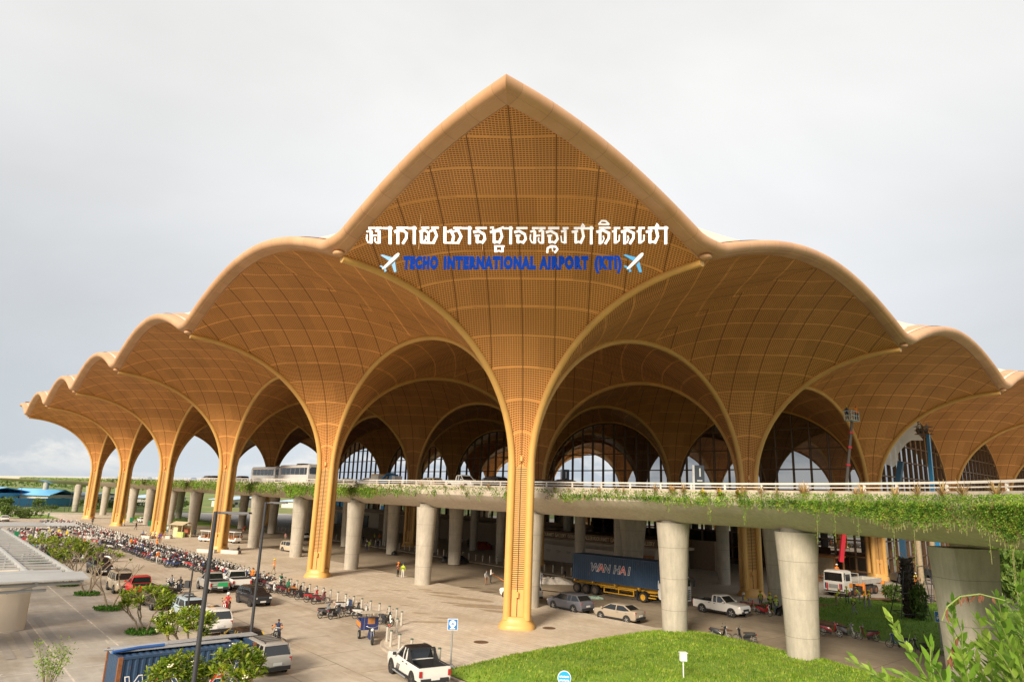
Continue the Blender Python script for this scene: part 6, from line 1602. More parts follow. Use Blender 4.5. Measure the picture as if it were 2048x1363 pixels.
# English line, letter by letter in a condensed heavy face
p0, p1 = PL(806, 537, YS), PL(1243, 537, YS); capz = (PL(1030, 514, YS)-PL(1030, 537, YS)).z
for word, u0, u1 in (('TECHO', 806, 876), ('INTERNATIONAL', 887, 1072), ('AIRPORT', 1078, 1177), ('(KTI)', 1189, 1243)):
    a, c = PL(u0, 536.5, YS), PL(u1, 536.5, YS)
    o = text('lettering', word, 1.0, M_bl, sign, (0, 0, 0), (math.pi/2, 0, 0), .02, .085, 'LEFT', .0, 1, 1.22)
    xs = [v.co.x for v in o.data.vertices]; ys = [v.co.y for v in o.data.vertices]; wv = max(xs)-min(xs); hv = .73
    o.scale = ((c-a).length/wv, capz/hv, 1); o.location = (a.x-min(xs)*o.scale.x, -.05, a.z-26)
    o.rotation_euler.y = -math.atan2((c-a).z, (c-a).x)
def plane_emblem(u, v, nm):
    c = PL(u, v, YS)-Vector((0, YS, 26)); s_ = .0352*33/30
    T_ = lambda pts, y0, y1: ([Vector((c.x+x*s_, c.y+y0, c.z-z*s_)) for x, z in pts]+[Vector((c.x+x*s_, c.y+y1, c.z-z*s_)) for x, z in pts])
    def prism(b, pts, y0, y1):
        n = len(pts); b.add(T_(pts, y0, y1), [tuple(range(n)), tuple(range(2*n-1, n-1, -1))]+[(i, i+n, (i+1) % n+n, (i+1) % n) for i in range(n)])
    b = MB(); prism(b, [(-11, 13), (-8, 8), (9, -12), (14, -16), (17, -15), (16, -11), (12, -6), (-6, 12)], -.16, .05); t = b.build('plane_emblem', M_pln, sign, 0)
    b = MB(); prism(b, [(-16, -12), (-12, -13), (5, -8), (0, -2)], -.12, .02); prism(b, [(5, 5), (10, -1), (14, 17), (10, 18)], -.12, .02); prism(b, [(-16, 7), (-13, 6), (-7, 9), (-9, 12)], -.12, .02); prism(b, [(-8, 12), (-5, 10), (-3, 16), (-6, 18)], -.12, .02)
    b.build('wings', M_wing, t, 0)
plane_emblem(779, 525, 'a'); plane_emblem(1266, 525, 'b')
for x in (-6.3, -2.1, 2.4, 6.2):
    MB().tube([(x, .1, -.3), (x, .1, 3.5+.15*(10-abs(x)) if abs(x) < 9 else 2.2)], .012, 5).build('hanger_rod', M_rib, sign, 0)

# ================================================================== lamps, signs, small furniture
M_lamp = mat('charcoal_pole', (.045, .045, .05), .45, .2, .08, 2)
def lamp(label, base, h, arm_dir):
    t = thing('street_lamp', label, 'street lamp', base, 0, None)
    MB().lathe([(.13, 0), (.125, .4), (.10, .5), (.085, h-.4), (.08, h)], (0, 0, 0), 12).build('pole', M_lamp, t, 40)
    a = math.atan2(arm_dir.y, arm_dir.x); b = MB()
    b.box((math.cos(a)*.35, math.sin(a)*.35, h-.05), (.8, .08, .08), a); b.build('arm', M_lamp, t, 0)
    hd = MB(); hd.box((math.cos(a)*.85, math.sin(a)*.85, h-.02), (1.15, .34, .07), a, 0, .92); q = hd.build('lamp_head', mat('lamp_grey', (.05, .05, .055), .5, .1), t, 0)
    MB().box((math.cos(a)*.9, math.sin(a)*.9, h-.075), (.7, .24, .03), a).build('lamp_panel', mat('led_panel', (.42, .42, .42), .3), q, 0)
    return t
lamp('taller near lamp post with a flat head, in front of the bushy frangipani', Vector((-10.71, -30.25, 0)), 9.22, AX)
lamp('second lamp post further back behind the rear end of the blue container', Vector((-16.09, -13.17, -.1)), 9.4, AX)
pc = G(369, 1262, -.02); pt = thing('camera_pole', 'thin dark pole with cameras and a box beside the pale blue car', 'camera pole', pc)
hh = 10.24-(1108-966)/F_PX*(pc-CAM_POS).dot(AF)
MB().lathe([(.07, 0), (.055, hh)], (0, 0, 0), 10).build('pole', M_lamp, pt, 40)
MB().box((-.25, 0, hh*.62), (.35, .25, .5)).build('control_box', M_lamp, pt, 0)
for s in (-1, 1): MB().tube([(0, 0, hh*.5), (s*.3, -.1, hh*.5), (s*.45, -.2, hh*.47)], .06, 6).build('camera', M_lamp, pt, 40)
def far_pole(u, v0, v1, lab):
    b = G(u, v0, -.08); z = CAM_POS.z; d = (b-CAM_POS).dot(AF); 
    top = RAY(u+(v0-v1)*.12, v1, d); h = top.z
    t = thing('lamp_post', lab, 'lamp post', b, 0, 'lamp posts along the distant road'); MB().lathe([(.11, 0), (.06, h)], (0, 0, 0), 8).build('pole', M_lamp, t, 40); MB().box((.5, 0, h), (1.2, .2, .07)).build('lamp_head', M_lamp, t, 0)
for k, (u, v0, v1) in enumerate([(35, 1021, 972), (52, 1033, 996), (137, 1022, 975)]): far_pole(u, v0, v1, ['tall dark lamp post by the distant road, leftmost', 'shorter dark post above the far shrubs', 'dark lamp post left of the first golden column'][k])
M_signb = mat('sign_panel_blue', (.02, .20, .55), .4, 0, .03); M_signw = mat('sign_panel_white', (.78, .78, .76), .5, 0, .02); M_galv = mat('galvanised_post', (.36, .36, .36), .45, .3, .08)
def face_cam(p): return math.atan2(CAM_POS.y-p.y, CAM_POS.x-p.x)+math.pi/2
def road_sign(label, p, h, w_, hh_, kind):
    t = thing('road_sign', label, 'road sign', p, face_cam(p))
    MB().lathe([(.05, 0), (.05, h)], (0, .04, 0), 10).build('post', M_galv, t, 40); MB().box((0, .04, .08), (.5, .5, .16), 0, 0, .5).build('footing', M_galv, t, 0)
    MB().box((0, 0, h-hh_/2), (w_, .03, hh_)).build('panel_edge', M_signw, t, 0); MB().box((0, -.02, h-hh_/2), (w_-.07, .02, hh_-.07)).build('panel', M_signb, t, 0)
    sy = MB()
    if kind == 'place':
        sy.lathe([(.004, -.012), (.2, -.012), (.2, .0), (.004, 0)], (0, -.03, h-hh_*.42), 20, 0, 'Y'); sy.box((0, -.037, h-hh_*.72), (.16, .012, .14)); sy.box((0, -.037, h-hh_*.84), (.32, .012, .07)); s_ = sy.build('symbol', M_signw, t, 0)
        b = MB(); b.box((0, -.055, h-hh_*.45), (.2, .01, .04)); b.box((0, -.055, h-hh_*.40), (.10, .01, .04)); b.build('symbol_detail', M_signb, t, 0)
    else:
        sy.box((0, -.037, h-hh_*.58), (.26, .012, .14)); sy.box((0, -.037, h-hh_*.45), (.2, .012, .12), 0, 0, .7); sy.box((-.09, -.037, h-hh_*.70), (.06, .012, .08)); sy.box((.09, -.037, h-hh_*.70), (.06, .012, .08)); sy.box((0, -.037, h-hh_*.37), (.1, .012, .05)); sy.build('symbol', M_signw, t, 0)
        MB().box((0, -.055, h-hh_*.45), (.16, .01, .06)).build('symbol_detail', M_signb, t, 0)
p = G(901, 1334, .1); dd = (p-CAM_POS).dot(AF); road_sign('blue square sign with a white dome symbol beside the white pickup', p, RAY(907, 1240, dd).z-.1, .62, .66, 'place')
p = G(1884, 1300, .1); dd = (p-CAM_POS).dot(AF); road_sign('blue sign with a white car symbol at the lawn kerb by the right pier', p, RAY(1878, 1224, dd).z-.1, .5, .78, 'car')
p = G(1128, 1400, 1.0); t = thing('round_sign', 'round blue sign with white writing at the bottom edge of the lawn', 'sign', p, face_cam(p)); dd = (p-CAM_POS).dot(AF); zz = RAY(1128, 1357, dd).z-p.z
MB().lathe([(.04, -.3), (.04, zz)], (0, .05, 0), 8).build('post', M_galv, t, 40); MB().lathe([(.004, -.02), (.32, -.02), (.32, .01), (.004, .01)], (0, 0, zz), 32, 0, 'Y').build('rim', M_signw, t, 40)
MB().lathe([(.004, -.012), (.29, -.012), (.29, .01), (.004, .01)], (0, -.03, zz), 32, 0, 'Y').build('disc', mat('disc_blue', (.01, .34, .75), .4), t, 40)
wr = MB()
for r, (z, n) in enumerate(((.06, 7), (-.1, 7))):
    for k in range(n): wr.box((-.2+.066*k, -.055, zz+z+.01*(k % 2)), (.046, .01, .075)); 
wr.build('writing', M_signw, t, 0)
p = G(1367, 1349, 1.0); dd = (p-CAM_POS).dot(AF); zz = RAY(1367, 1306, dd).z-p.z
t = thing('letter_box', 'small white box on a thin post standing in the grass mound', 'post box', p, face_cam(p)+.3); MB().lathe([(.035, -.2), (.035, zz-.4)], (0, 0, 0), 8).build('post', M_signw, t, 40); MB().box((0, 0, zz-.22), (.36, .26, .4)).build('box', M_signw, t, 0); MB().box((0, 0, zz), (.42, .32, .05)).build('lid', M_signw, t, 0)
for u, lab in ((1123, 'dark number 1 sign on the elevated road right of the foremost column'), (1412, 'dark number 1 sign beside the croton bush on the elevated road')):
    p = on_deck(u, 18 if u < 1200 else 12); t = thing('number_sign', lab, 'sign', p, face_cam(p), 'number signs on the elevated road')
    MB().box((-.25, 0, 1.5), (.2, .2, 3.0)).build('post', M_signw, t, 0); MB().box((.3, 0, 1.9), (.9, .14, 2.2)).build('panel', mat('panel_dark', (.03, .05, .07), .4), t, 0)
    text('lettering', '1', 1.1, M_signw, t, (.35, -.08, 1.95), (math.pi/2, 0, 0), .01, .015)
    MB().box((.3, -.08, 1.55), (.5, .01, .12)).build('printed_line', M_signw, t, 0)
# blue lifting machine on the deck
p = on_deck(765, 8); t = thing('lifting_machine', 'blue and grey construction machine on the elevated road left of the white pickup', 'machine', p, ANG_A+math.pi)
Mbl = paint('machine_blue', (.02, .20, .42)); b = MB(); b.box((.2, 0, .8), (3.4, 1.5, .5)); b.box((1.2, .3, 1.5), (1.4, .8, .9), 0, 0, .9); b.tube([(-1.2, -.3, 1.0), (.4, -.3, 2.0), (2.2, -.3, 2.0)], .16, 6); b.tube([(-1.0, .4, 1.0), (.2, .4, 1.7)], .1, 6); b.build('frame', Mbl, t, 30)
MB().box((-2.1, -.2, 1.15), (2.3, 1.5, 1.4), 0, 0, .94).build('engine_cover', mat('machine_grey', (.46, .44, .40), .5, 0, .1, 2), t, 30); MB().box((-2.1, -.2, 1.9), (1.5, 1.55, .12)).build('yellow_strip', M_yel, t, 0); MB().box((2.6, 0, 1.1), (.8, 1.2, 1.2)).build('tank', P_white, t, 30)
for x in (-2, 1.6):
    for s in (-1, 1): wheel_parts(t, x, s*.7, .42, .3, M_rimd, s)
# blue telescopic lift in the right arch
p = G(1866, 1140, .05); dd = 106; base = RAY(1866, 1000, dd); base.z = .05
t = thing('boom_lift', 'blue telescopic boom lift raised in front of the right glazed arch', 'boom lift', base, 0)
rel = lambda u, v: RAY(u, v, dd)-base
bl = MB(); bl.tube([Vector((0, 0, 1.2)), rel(1864, 960), rel(1856, 868)], [.42, .36, .30], 4); bl.build('boom', Mbl, t, 0)
ch = MB(); 
for k in range(16): q = rel(1855+k*.35, 925+k*4); ch.box(q-Vector((.35, 0, 0)), (.2, .3, .16))
ch.build('hose_chain', M_blackp, t, 0); MB().box((0, 0, .9), (3.6, 2.4, .9)).build('chassis', M_rimd, t, 0)
for x in (-1.3, 1.3):
    for s in (-1, 1): wheel_parts(t, x, s*1.1, .5, .4, M_rimd, s)
bq = rel(1848, 868); bk = MB()
for z in (0, .6, 1.2):
    for s in (-1, 1): bk.box(bq+Vector((0, s*.5, z)), (2.4, .07, .07)); bk.box(bq+Vector((s*1.2, 0, z)), (.07, 1, .07))
bk.box(bq, (2.4, 1.0, .08)); bk.build('basket', mat('dark_steel', (.06, .06, .065), .5, .3), t, 0)
for k, dx in enumerate((-.6, .5)): person(['worker in white on the left in the basket of the blue boom lift', 'worker in dark clothes on the right in the basket of the blue boom lift'][k], base+bq+Vector((dx, 0, .04)), -1.5, 'stand', ['white', 'grey'][k], None, 'black', 'helmet', 'white')
base2 = RAY(1797, 1000, 98); base2.z = .05; t = thing('folded_lift', 'dark blue leaning lift arm below the hanging dust sheet', 'boom lift', base2, 0)
MB().tube([Vector((0, 0, 1)), RAY(1795, 972, 98)-base2, RAY(1802, 922, 98)-base2], .5, 4).build('boom', mat('lift_navy', (.02, .07, .13), .5), t, 0); MB().box((0, 0, .8), (3.4, 2.2, .9)).build('chassis', M_rimd, t, 0)
for x in (-1.2, 1.2):
    for s in (-1, 1): wheel_parts(t, x, s*1.0, .5, .4, M_rimd, s)
# dust sheet hanging in the arch
def dust():
    m, tt, b_ = newmat('dust_sheet'); tt.put(b_.inputs['Base Color'], (.62, .58, .53)); b_.inputs['Roughness'].default_value = .8
    out = [n for n in tt.n if n.type == 'OUTPUT_MATERIAL'][0]; tr_ = tt.n.new('ShaderNodeBsdfTransparent'); mx = tt.n.new('ShaderNodeMixShader'); mx.inputs[0].default_value = .18
    tt.l.new(b_.outputs[0], mx.inputs[1]); tt.l.new(tr_.outputs[0], mx.inputs[2]); tt.l.new(mx.outputs[0], out.inputs[0])
    n = -DA; o0 = W(-.9, 72)
    def onp(u, v):
        d = AX*((u-1024)/F_PX) - AY*((v-681.5)/F_PX) + AF; return CAM_POS+d*((o0-CAM_POS).dot(n)/d.dot(n))
    L1 = [(1827, 842), (1812, 850), (1798, 862), (1784, 878), (1773, 897), (1766, 918)]
    L2 = [(1840, 880), (1824, 880), (1808, 886), (1800, 906), (1796, 926), (1782, 934)]
    rs = []
    for (a, b), (c_, d_) in zip(L1, L2):
        row = []
        for k in range(9):
            f = k/8; q = onp(a+(c_-a)*f, b+(d_-b)*f); row.append(q+n*(.35*math.sin(7*f+a*.2)+.25*math.sin(a*.5)))
        rs.append(row)
    o = MB().rings(rs, 0, False, False).build('dust_sheet', m, None, 80); tag(o, 'torn translucent dust sheet hanging in the right glazed arch', 'dust sheet')
dust()
# kiosk, benches, bins, cones, rubbish
kp = G(357, 1073, .034); t = thing('snack_kiosk', 'small cream snack kiosk with a pitched awning beside the third golden column', 'kiosk', kp, -.35)
Mk = mat('kiosk_cream', (.62, .54, .33), .6, 0, .1, 2)
MB().box((-.9, .6, 1.1), (1.2, 1.6, 2.2)).build('wall', Mk, t, 0); MB().box((.7, -.1, .5), (1.6, .5, 1.0)).build('counter', mat('kiosk_lime', (.42, .52, .16), .6), t, 0); MB().box((.7, 1.3, 1.1), (2.2, .1, 2.2)).build('back_wall', Mk, t, 0); MB().box((.7, .9, 1.2), (1.8, .5, .8)).build('shelf_goods', mat('goods_red', (.4, .12, .06), .6, 0, .5, 9), t, 0)
MB().rings([[Vector((x, y, z)) for x in (-1.9, 1.9)] for y, z in ((-1.1, 2.3), (.5, 2.95), (1.7, 2.5))], 0, False, False).build('roof', mat('kiosk_roof', (.55, .47, .32), .7, 0, .1, 3), t, 0)
for x in (-1.6, 1.7): MB().tube([(x, -.9, 0), (x, -.9, 2.35)], .05, 6).build('post', Mk, t, 0)
M_stone = mat('white_stone_seat', (.62, .57, .50), .6, 0, .08, 2)
for (u, v, lab, ln) in ((413, 1104, 'white stone bench left of the fourth golden column', 3.2), (461, 1106, 'white stone bench right of the fourth golden column', 3.2), (293, 1076, 'white stone seat left of the third golden column', 2.0), (334, 1076, 'white stone seat right of the third golden column', 2.0)):
    b = MB(); rs = []
    for z, k in ((0, .96), (.42, 1), (.5, .97)):
        rs.append([Vector((ln/2*k*max(-1, min(1, 1.25*math.cos(a))), .55*k*max(-1, min(1, 1.25*math.sin(a))), z)) for a in [q*2*math.pi/24 for q in range(24)]])
    b.rings(rs); tag(b.build('stone_bench', M_stone, None, 40, G(u, v, .034), ANG_A+.6), lab, 'bench', 'white stone benches on the plaza')
M_bin = mat('bin_green', (.01, .20, .08), .45, 0, .08, 3)
def bin_(u, v, z, lab, sc=1.0):
    t = thing('wheelie_bin', lab, 'bin', G(u, v, z), face_cam(G(u, v, z)), None); t.scale = (sc,)*3
    MB().rings([[Vector((x*k, y*k, z_)) for x, y in ((-.29, -.3), (.29, -.3), (.29, .3), (-.29, .3))] for z_, k in ((.1, .8), (.95, 1), (.96, 1.06), (1.0, 1.06))]).build('body', M_bin, t, 0); MB().box((0, 0, 1.04), (.64, .66, .08), 0, 0, .85).build('lid', M_bin, t, 0)
    for s in (-1, 1): MB().lathe([(.004, -.03), (.1, -.03), (.1, .03), (.004, .03)], (s*.26, .28, .1), 10, 0, 'X').build('wheel', M_tyre, t, 40)
for k, (u, v, z, lab) in enumerate([(31, 1078, -.02, 'green wheelie bin below the far end of the pergola'), (98, 1117, -.02, 'green wheelie bin tipped beside the sweeper'), (262, 1045, .034, 'green bin in front of a pier right of the second golden column'), (299, 1052, .034, 'green bin left of the third golden column'), (331, 1062, .034, 'green bin right of the third golden column')]): bin_(u, v, z, lab, 1.25)
M_cone = mat('cone_orange', (.75, .14, .02), .5, 0, .05)
for k, (u, v, lab) in enumerate([(1548, 1178, 'orange traffic cone on the grey pavement right of the golden column'),]):
    c_ = thing('traffic_cone', lab, 'cone', G(u, v, .036)); MB().lathe([(.2, .03), (.17, .1), (.05, .75), (.004, .76)], (0, 0, 0), 14).build('body', M_cone, c_, 40); MB().box((0, 0, .02), (.5, .5, .04)).build('base', M_cone, c_, 0)
def heap(u, v, z, ra, rb, h, m, lab, cat, seed):
    o = patch('rubbish_heap', G(u, v, z), ra, rb, z, m, seed, None, h); rnd = random.Random(seed)
    for q in o.data.vertices:
        if q.co.z > z+.02: q.co += Vector((rnd.uniform(-.12, .12), rnd.uniform(-.12, .12), rnd.uniform(-.3, .2)*h))
    if 'kind' in o: del o['kind']
    tag(o, lab, cat)
M_bag = mat('black_bags', (.02, .02, .022), .35, 0, .2, 6); M_redheap = mat('red_sacks', (.30, .05, .03), .7, 0, .3, 5); M_whiteheap = mat('white_sheeting', (.55, .50, .44), .7, 0, .2, 4)
heap(917, 1124, .03, 1.3, .6, .9, M_bag, 'heap of black rubbish bags behind the kerb under the elevated road', 'rubbish', 3)
heap(890, 1122, .03, .7, .5, .7, M_bag, 'small black rubbish pile left of the larger bag heap', 'rubbish', 4)
heap(789, 1108, .03, .5, .4, .5, M_bag, 'single black bag beside a broad grey pier', 'rubbish', 5)
heap(966, 1098, .03, 2.2, .7, 1.3, M_redheap, 'heap of dark red sacks in front of the white hoarding', 'sacks', 6)
heap(1100, 1166, -.09, 2.6, .9, .7, M_whiteheap, 'crumpled white sheeting heaped at the kerb right of the foremost column', 'rubbish', 7)
heap(1574, 1230, -.09, .9, .7, .8, M_bag, 'black rubbish bags at the foot of the big grey pier', 'rubbish', 8)
heap(1189, 1196, -.09, .9, .4, .25, mat('green_netting', (.30, .42, .34), .8, 0, .2, 6), 'pale green netting dropped on the lower road beside the grey suv', 'netting', 9)
t = thing('rail_barrier', 'bent red tube barrier behind the white pickup on the right', 'barrier', G(1510, 1222, -.09), -.4)
MB().tube([(-.9, 0, 0), (-.9, 0, .75), (.9, 0, .75), (.9, 0, 0)], .05, 8).build('tube', P_red, t, 40)
t = thing('dust_cover', 'pale dust sheet draped over a motorbike in the parked row', 'dust sheet', G(550, 1178, -.1), .9)
MB().rings([[Vector((x, y*w_, z)) for y, z in ((-.6, 0), (-.35, .55*h), (0, h), (.35, .55*h), (.6, 0))] for x, w_, h in ((-1.1, .5, .35), (-.7, .9, .8), (.1, 1, 1.0), (.6, .9, 1.35), (1.0, .5, .9))], 0, False, False).build('sheet', mat('beige_sheet', (.56, .47, .38), .85, 0, .12, 4), t, 60)
o = MB().tube([G(985, 1148, .8), G(1000, 1156, .3), G(1012, 1163, -.05)], .04, 5).build('orange_rope', CL['orange'], None, 40); tag(o, 'orange rope pulled across the lower road behind the foremost column', 'rope')

# ================================================================== pergola at the left
M_perg = mat('pergola_grey', (.38, .385, .38), .5, 0, .08, .8)
ZP = 4.1
def WP(al, be, z=ZP): return W(al, be, z)
pg = thing('pergola_roof', 'pale grey slatted pergola roof on a cream round cornered wall at the left', 'pergola', (0, 0, 0))
b = MB()
for be in (-29.2, -31.6, -34.2, -36.8, -39.4, -42): b.rings([[WP(al, be+d, ZP+z) for d, z in ((-.08, -.16), (.08, -.16), (.08, .16), (-.08, .16))] for al in (9.0, 64)])
b.build('beams', M_perg, pg, 0)
sl = MB()
al = 13.2
while al < 64: sl.rings([[WP(al+d, be, ZP-.02+z) for d, z in ((-.15, -.05), (.15, -.05), (.15, .05), (-.15, .05))] for be in (-29.3, -52)]); al += 2.0
sl.build('slats', M_perg, pg, 0)
fb = MB(); fb.rings([[WP(a, be, z) for a, z in ((8.6, ZP+.05), (11.2, ZP+.22), (11.2, ZP+.30), (8.6, ZP+.14))] for be in (-28.9, -54)]); fb.build('front_panel', M_perg, pg, 0)
fb = MB(); fb.rings([[WP(a, be, z) for a, z in ((11.35, ZP+.22), (12.6, ZP+.26), (12.6, ZP+.32), (11.35, ZP+.3))] for be in (-30.0, -54)]); fb.build('front_panel', M_perg, pg, 0)
tz = MB(); tz.tube([WP(9.4, -29.2, ZP-.2), WP(9.4, -54, ZP-.2)], .10, 8); tz.tube([WP(9.4, -31, ZP-.55), WP(9.4, -54, ZP-.75)], .08, 8)
for k in range(6): tz.tube([WP(9.4, -33-3.5*k, ZP-.65), WP(9.4, -31.2-3.5*k, ZP-.2)], .04, 6)
tz.build('front_truss', M_perg, pg, 40)
wl = MB(); rs = []
for z in (-.02, ZP-.3):
    ring = []
    for k in range(40):
        a = k*2*math.pi/40; n = 6; q = 1/((abs(math.cos(a))**n+abs(math.sin(a))**n)**(1/n)); ring.append(W(18.6+2.2*q*math.cos(a), -38.0+7.3*q*math.sin(a), z))
    rs.append(ring)
wl.rings(rs); wl.build('wall', mat('cream_render', (.74, .63, .50), .8, 0, .05, .6), pg, 50)
for al in (30, 42, 54): 
    for be in (-30.2, -40): MB().tube([W(al, be, 0), W(al, be, ZP-.1)], .12, 8).build('post', M_perg, pg, 40)
pg2 = thing('small_canopy', 'smaller flat louvred canopy above the far motorbikes', 'canopy')
b = MB(); c0 = W(67, -27.5, 0)
b.rings([[W(a, be, z) for a, z in ((63, 4.35), (69, 4.45), (69, 4.6), (63, 4.5))] for be in (-45, -24.5)]); b.build('roof_panel', M_perg, pg2, 0)
for k in range(7): MB().rings([[W(63+a, -24.4+k*.55, z) for a, z in ((0, 4.4), (6, 4.5), (6, 4.56), (0, 4.46))]+[] if False else [W(63+a, -24.4+k*.55+d, 4.43+.016*a+z) for d, z in ((-.16, -.03), (.16, .06), (.16, .1), (-.16, .01))] for a in (0, 6)]).build('louvre', M_perg, pg2, 0)
for be in (-25.5, -33): MB().tube([W(66, be, 0), W(66, be, 4.4)], .1, 8).build('post', M_perg, pg2, 40)
for k, (u, v, h) in enumerate([(63, 1090, 3.0), (76, 1105, 3.2), (88, 1108, 3.3)]):
    tag(MB().box((0, 0, h/2), (.28, .12, h)).build('marker_post', mat('post_pale', (.50, .52, .46), .5), None, 0, G(u, v, -.02), .8), ['pale green slim pillar left of two others by the pergola', 'middle slim pillar of three by the pergola', 'right slim pillar of three by the pergola'][k], 'pillar', 'slim pillars by the pergola')
# feature bands in the court near the wall
for k in range(4): strip('court_band', W(22, -29.6-.9*k), W(8, -29.6-.9*k), .5, -.0035+.0004*k, mat('grey_granite', (.30, .27, .235), .6, 0, .1, 2))

# ================================================================== trees
M_leafF = leaf_mat('frangipani_leaves', (.10, .19, .012), (.24, .34, .02), (.46, .50, .045), .3)
M_bark = mat('grey_bark', (.27, .21, .14), .9, 0, .25, 6, .5); M_flower = mat('cream_flower', (.82, .76, .55), .6, 0, .05)
M_cover = leaf_mat('ground_cover', (.04, .14, .01), (.08, .22, .015), (.15, .30, .03))
def frangipani(label, p, h, spread, n_tips, leaves, seed, bare=.0, flowers=0, bed=True, lsz=.40, dense=0):
    rnd = random.Random(seed); t = thing('frangipani_tree', label, 'tree', p)
    br = MB(); tips = []
    n0 = 3 if spread > 1.3 else 2
    def grow(p0, d, r, ln, depth):
        mid = p0+d*ln*.5+rv(rnd, .08*ln); p1 = p0+d*ln+rv(rnd, .06*ln)
        br.tube([p0, mid, p1], [r, r*.85, r*.7], 7)
        if depth == 0 or p1.z > h*.86: tips.append((p1, d)); return
        for k in range(rnd.choice((2, 2, 3))):
            a = rnd.uniform(0, 6.28); nd = (d+Vector((math.cos(a), math.sin(a), .35))*.62).normalized(); grow(p1, nd, r*.68, ln*.72, depth-1)
    for k in range(n0):
        a = k*2*math.pi/n0+rnd.uniform(-.4, .4); grow(Vector((math.cos(a)*.08, math.sin(a)*.08, -.05)), Vector((math.cos(a)*.32*spread, math.sin(a)*.32*spread, 1)).normalized(), .085, h*.34, n_tips)
    if dense:
        zc = h*.74; base_t = list(tips)
        for k in range(dense):
            a = rnd.uniform(0, 6.28); e = math.asin(rnd.uniform(-.25, 1)); rr = rnd.uniform(.72, 1.0)
            q = Vector((math.cos(a)*math.cos(e)*spread*rr, math.sin(a)*math.cos(e)*spread*rr, zc+math.sin(e)*h*.30*rr)); near_ = min(base_t, key=lambda w_: (w_[0]-q).length)[0]
            br.tube([near_, near_.lerp(q, .5)+rv(rnd, .06), q], [.022, .017, .013], 5); tips.append((q, (q-near_).normalized()))
    br.build('trunk', M_bark, t, 60)
    lf = MB(); fl = MB()
    for q, d in tips:
        if rnd.random() < bare: continue
        for k in range(leaves):
            a = k*2.4+rnd.uniform(-.3, .3); e = rnd.uniform(-.35, 1.1); ld = (Vector((math.cos(a)*math.cos(e), math.sin(a)*math.cos(e), math.sin(e)))+d*.35).normalized()
            c = q+d*rnd.uniform(-.28, .12); n_ = (Vector((0, 0, 1))+rv(rnd, .5)).normalized()
            ll = lsz*rnd.uniform(.6, 1.1); s_ = ld.cross(n_).normalized()*ll*.16; m1 = c+ld*ll*.45; m2 = c+ld*ll*.8
            lf.add([c, m1+s_, m2+s_*.8, c+ld*ll-Vector((0, 0, .04)), m2-s_*.8, m1-s_], [(0, 1, 5), (1, 2, 4, 5), (2, 3, 4)])
        if flowers and rnd.random() < flowers:
            for k in range(7): fl.ell(q+d*.14+rv(rnd, .12), (.045, .045, .03), 6, 3)
    lf.build('crown', M_leafF, t, 0)
    if fl.v: fl.build('blossoms', M_flower, t, 60)
    if bed:
        g = MB(); rb_2 = random.Random(seed+90)
        for k in range(900):
            x, y = rb_2.uniform(-1.1, 1.1), rb_2.uniform(-.9, .9); rr = (x*x/1.21+y*y/.81)
            if rr > 1: continue
            leaf(g, p+Vector((x, y, rb_2.uniform(0, .18))), (rv(rb_2)+Vector((0, 0, 1.2))).normalized(), rv(rb_2).normalized(), .22, .09, 0, .1)
        tag(g.build('ground_cover', M_cover, None, 0), kind='stuff')
    return t
GF = 'frangipanis along the parking road'
frangipani('bushy yellow green frangipani in a grass patch in front of the black people carrier', W(11.9, -24.5, -.02), 3.0, 1.9, 3, 13, 1, .05, dense=70)
frangipani('nearly bare twisted frangipani in a grass patch left of the beige off-road car', W(23, -24.5, -.02), 4.6, 1.1, 3, 5, 2, .75)
frangipani('thin frangipani with bare limbs and a green side behind the pergola tip', W(32.2, -24.5, -.02), 4.6, 1.5, 4, 6, 3, .4, dense=12)
frangipani('rounded leafy green frangipani between the pergola and the black pickup', W(39.5, -25.0, -.02), 4.3, 2.0, 3, 14, 4, .0, dense=80)
frangipani('open frangipani with greyish leaves near the wardens in yellow', W(50, -24.3, -.02), 4.2, 1.4, 4, 5, 5, .3)
frangipani('pale leafy frangipani among slim pillars at the pergola side', W(62, -25, -.02), 3.6, 1.7, 3, 10, 6, .1, dense=40)
frangipani('dense flowering frangipani in front of the white suv', W(2.6, -24.6, -.02), 2.75, 1.8, 3, 15, 7, .0, .22, dense=85)
frangipani('leafy frangipani in front of the blue container, left of the near lamp post base', W(-11.6, -28.9, -.02), 3.4, 1.05, 3, 14, 8, .0, .12, False, dense=48)
frangipani('leafy frangipani at the right end of the blue container', W(-12, -26.7, -.02), 3.5, 1.15, 3, 14, 9, .0, .10, False, dense=52)
def slim(label, p, h, seed):
    rnd = random.Random(seed); t = thing('young_tree', label, 'tree', p); b, l = MB(), MB()
    for k in range(11):
        a = rnd.uniform(0, 6.28); top = Vector((math.cos(a)*rnd.uniform(.3, 1.0), math.sin(a)*rnd.uniform(.3, 1.0), h*rnd.uniform(.65, 1)))
        pth = [Vector((0, 0, 0)), top*.45+Vector((0, 0, h*.08)), top]; b.tube(pth, [.028, .018, .008], 5)
        for q in range(60):
            f = rnd.uniform(.45, 1.05); c = top*f+rv(rnd, .22); leaf(l, c, (rv(rnd)+Vector((0, 0, .3))).normalized(), rv(rnd).normalized(), .13, .06, 0, .1)
    b.build('trunk', M_bark, t, 60); l.build('crown', leaf_mat('fresh_leaves', (.10, .20, .02), (.20, .33, .03), (.34, .42, .06)) if 'fresh_leaves' not in MATS else MATS['fresh_leaves'], t, 0)
slim('slender young tree with small bright leaves at the bottom left corner', G(88, 1400, -.02), 3.0, 3)
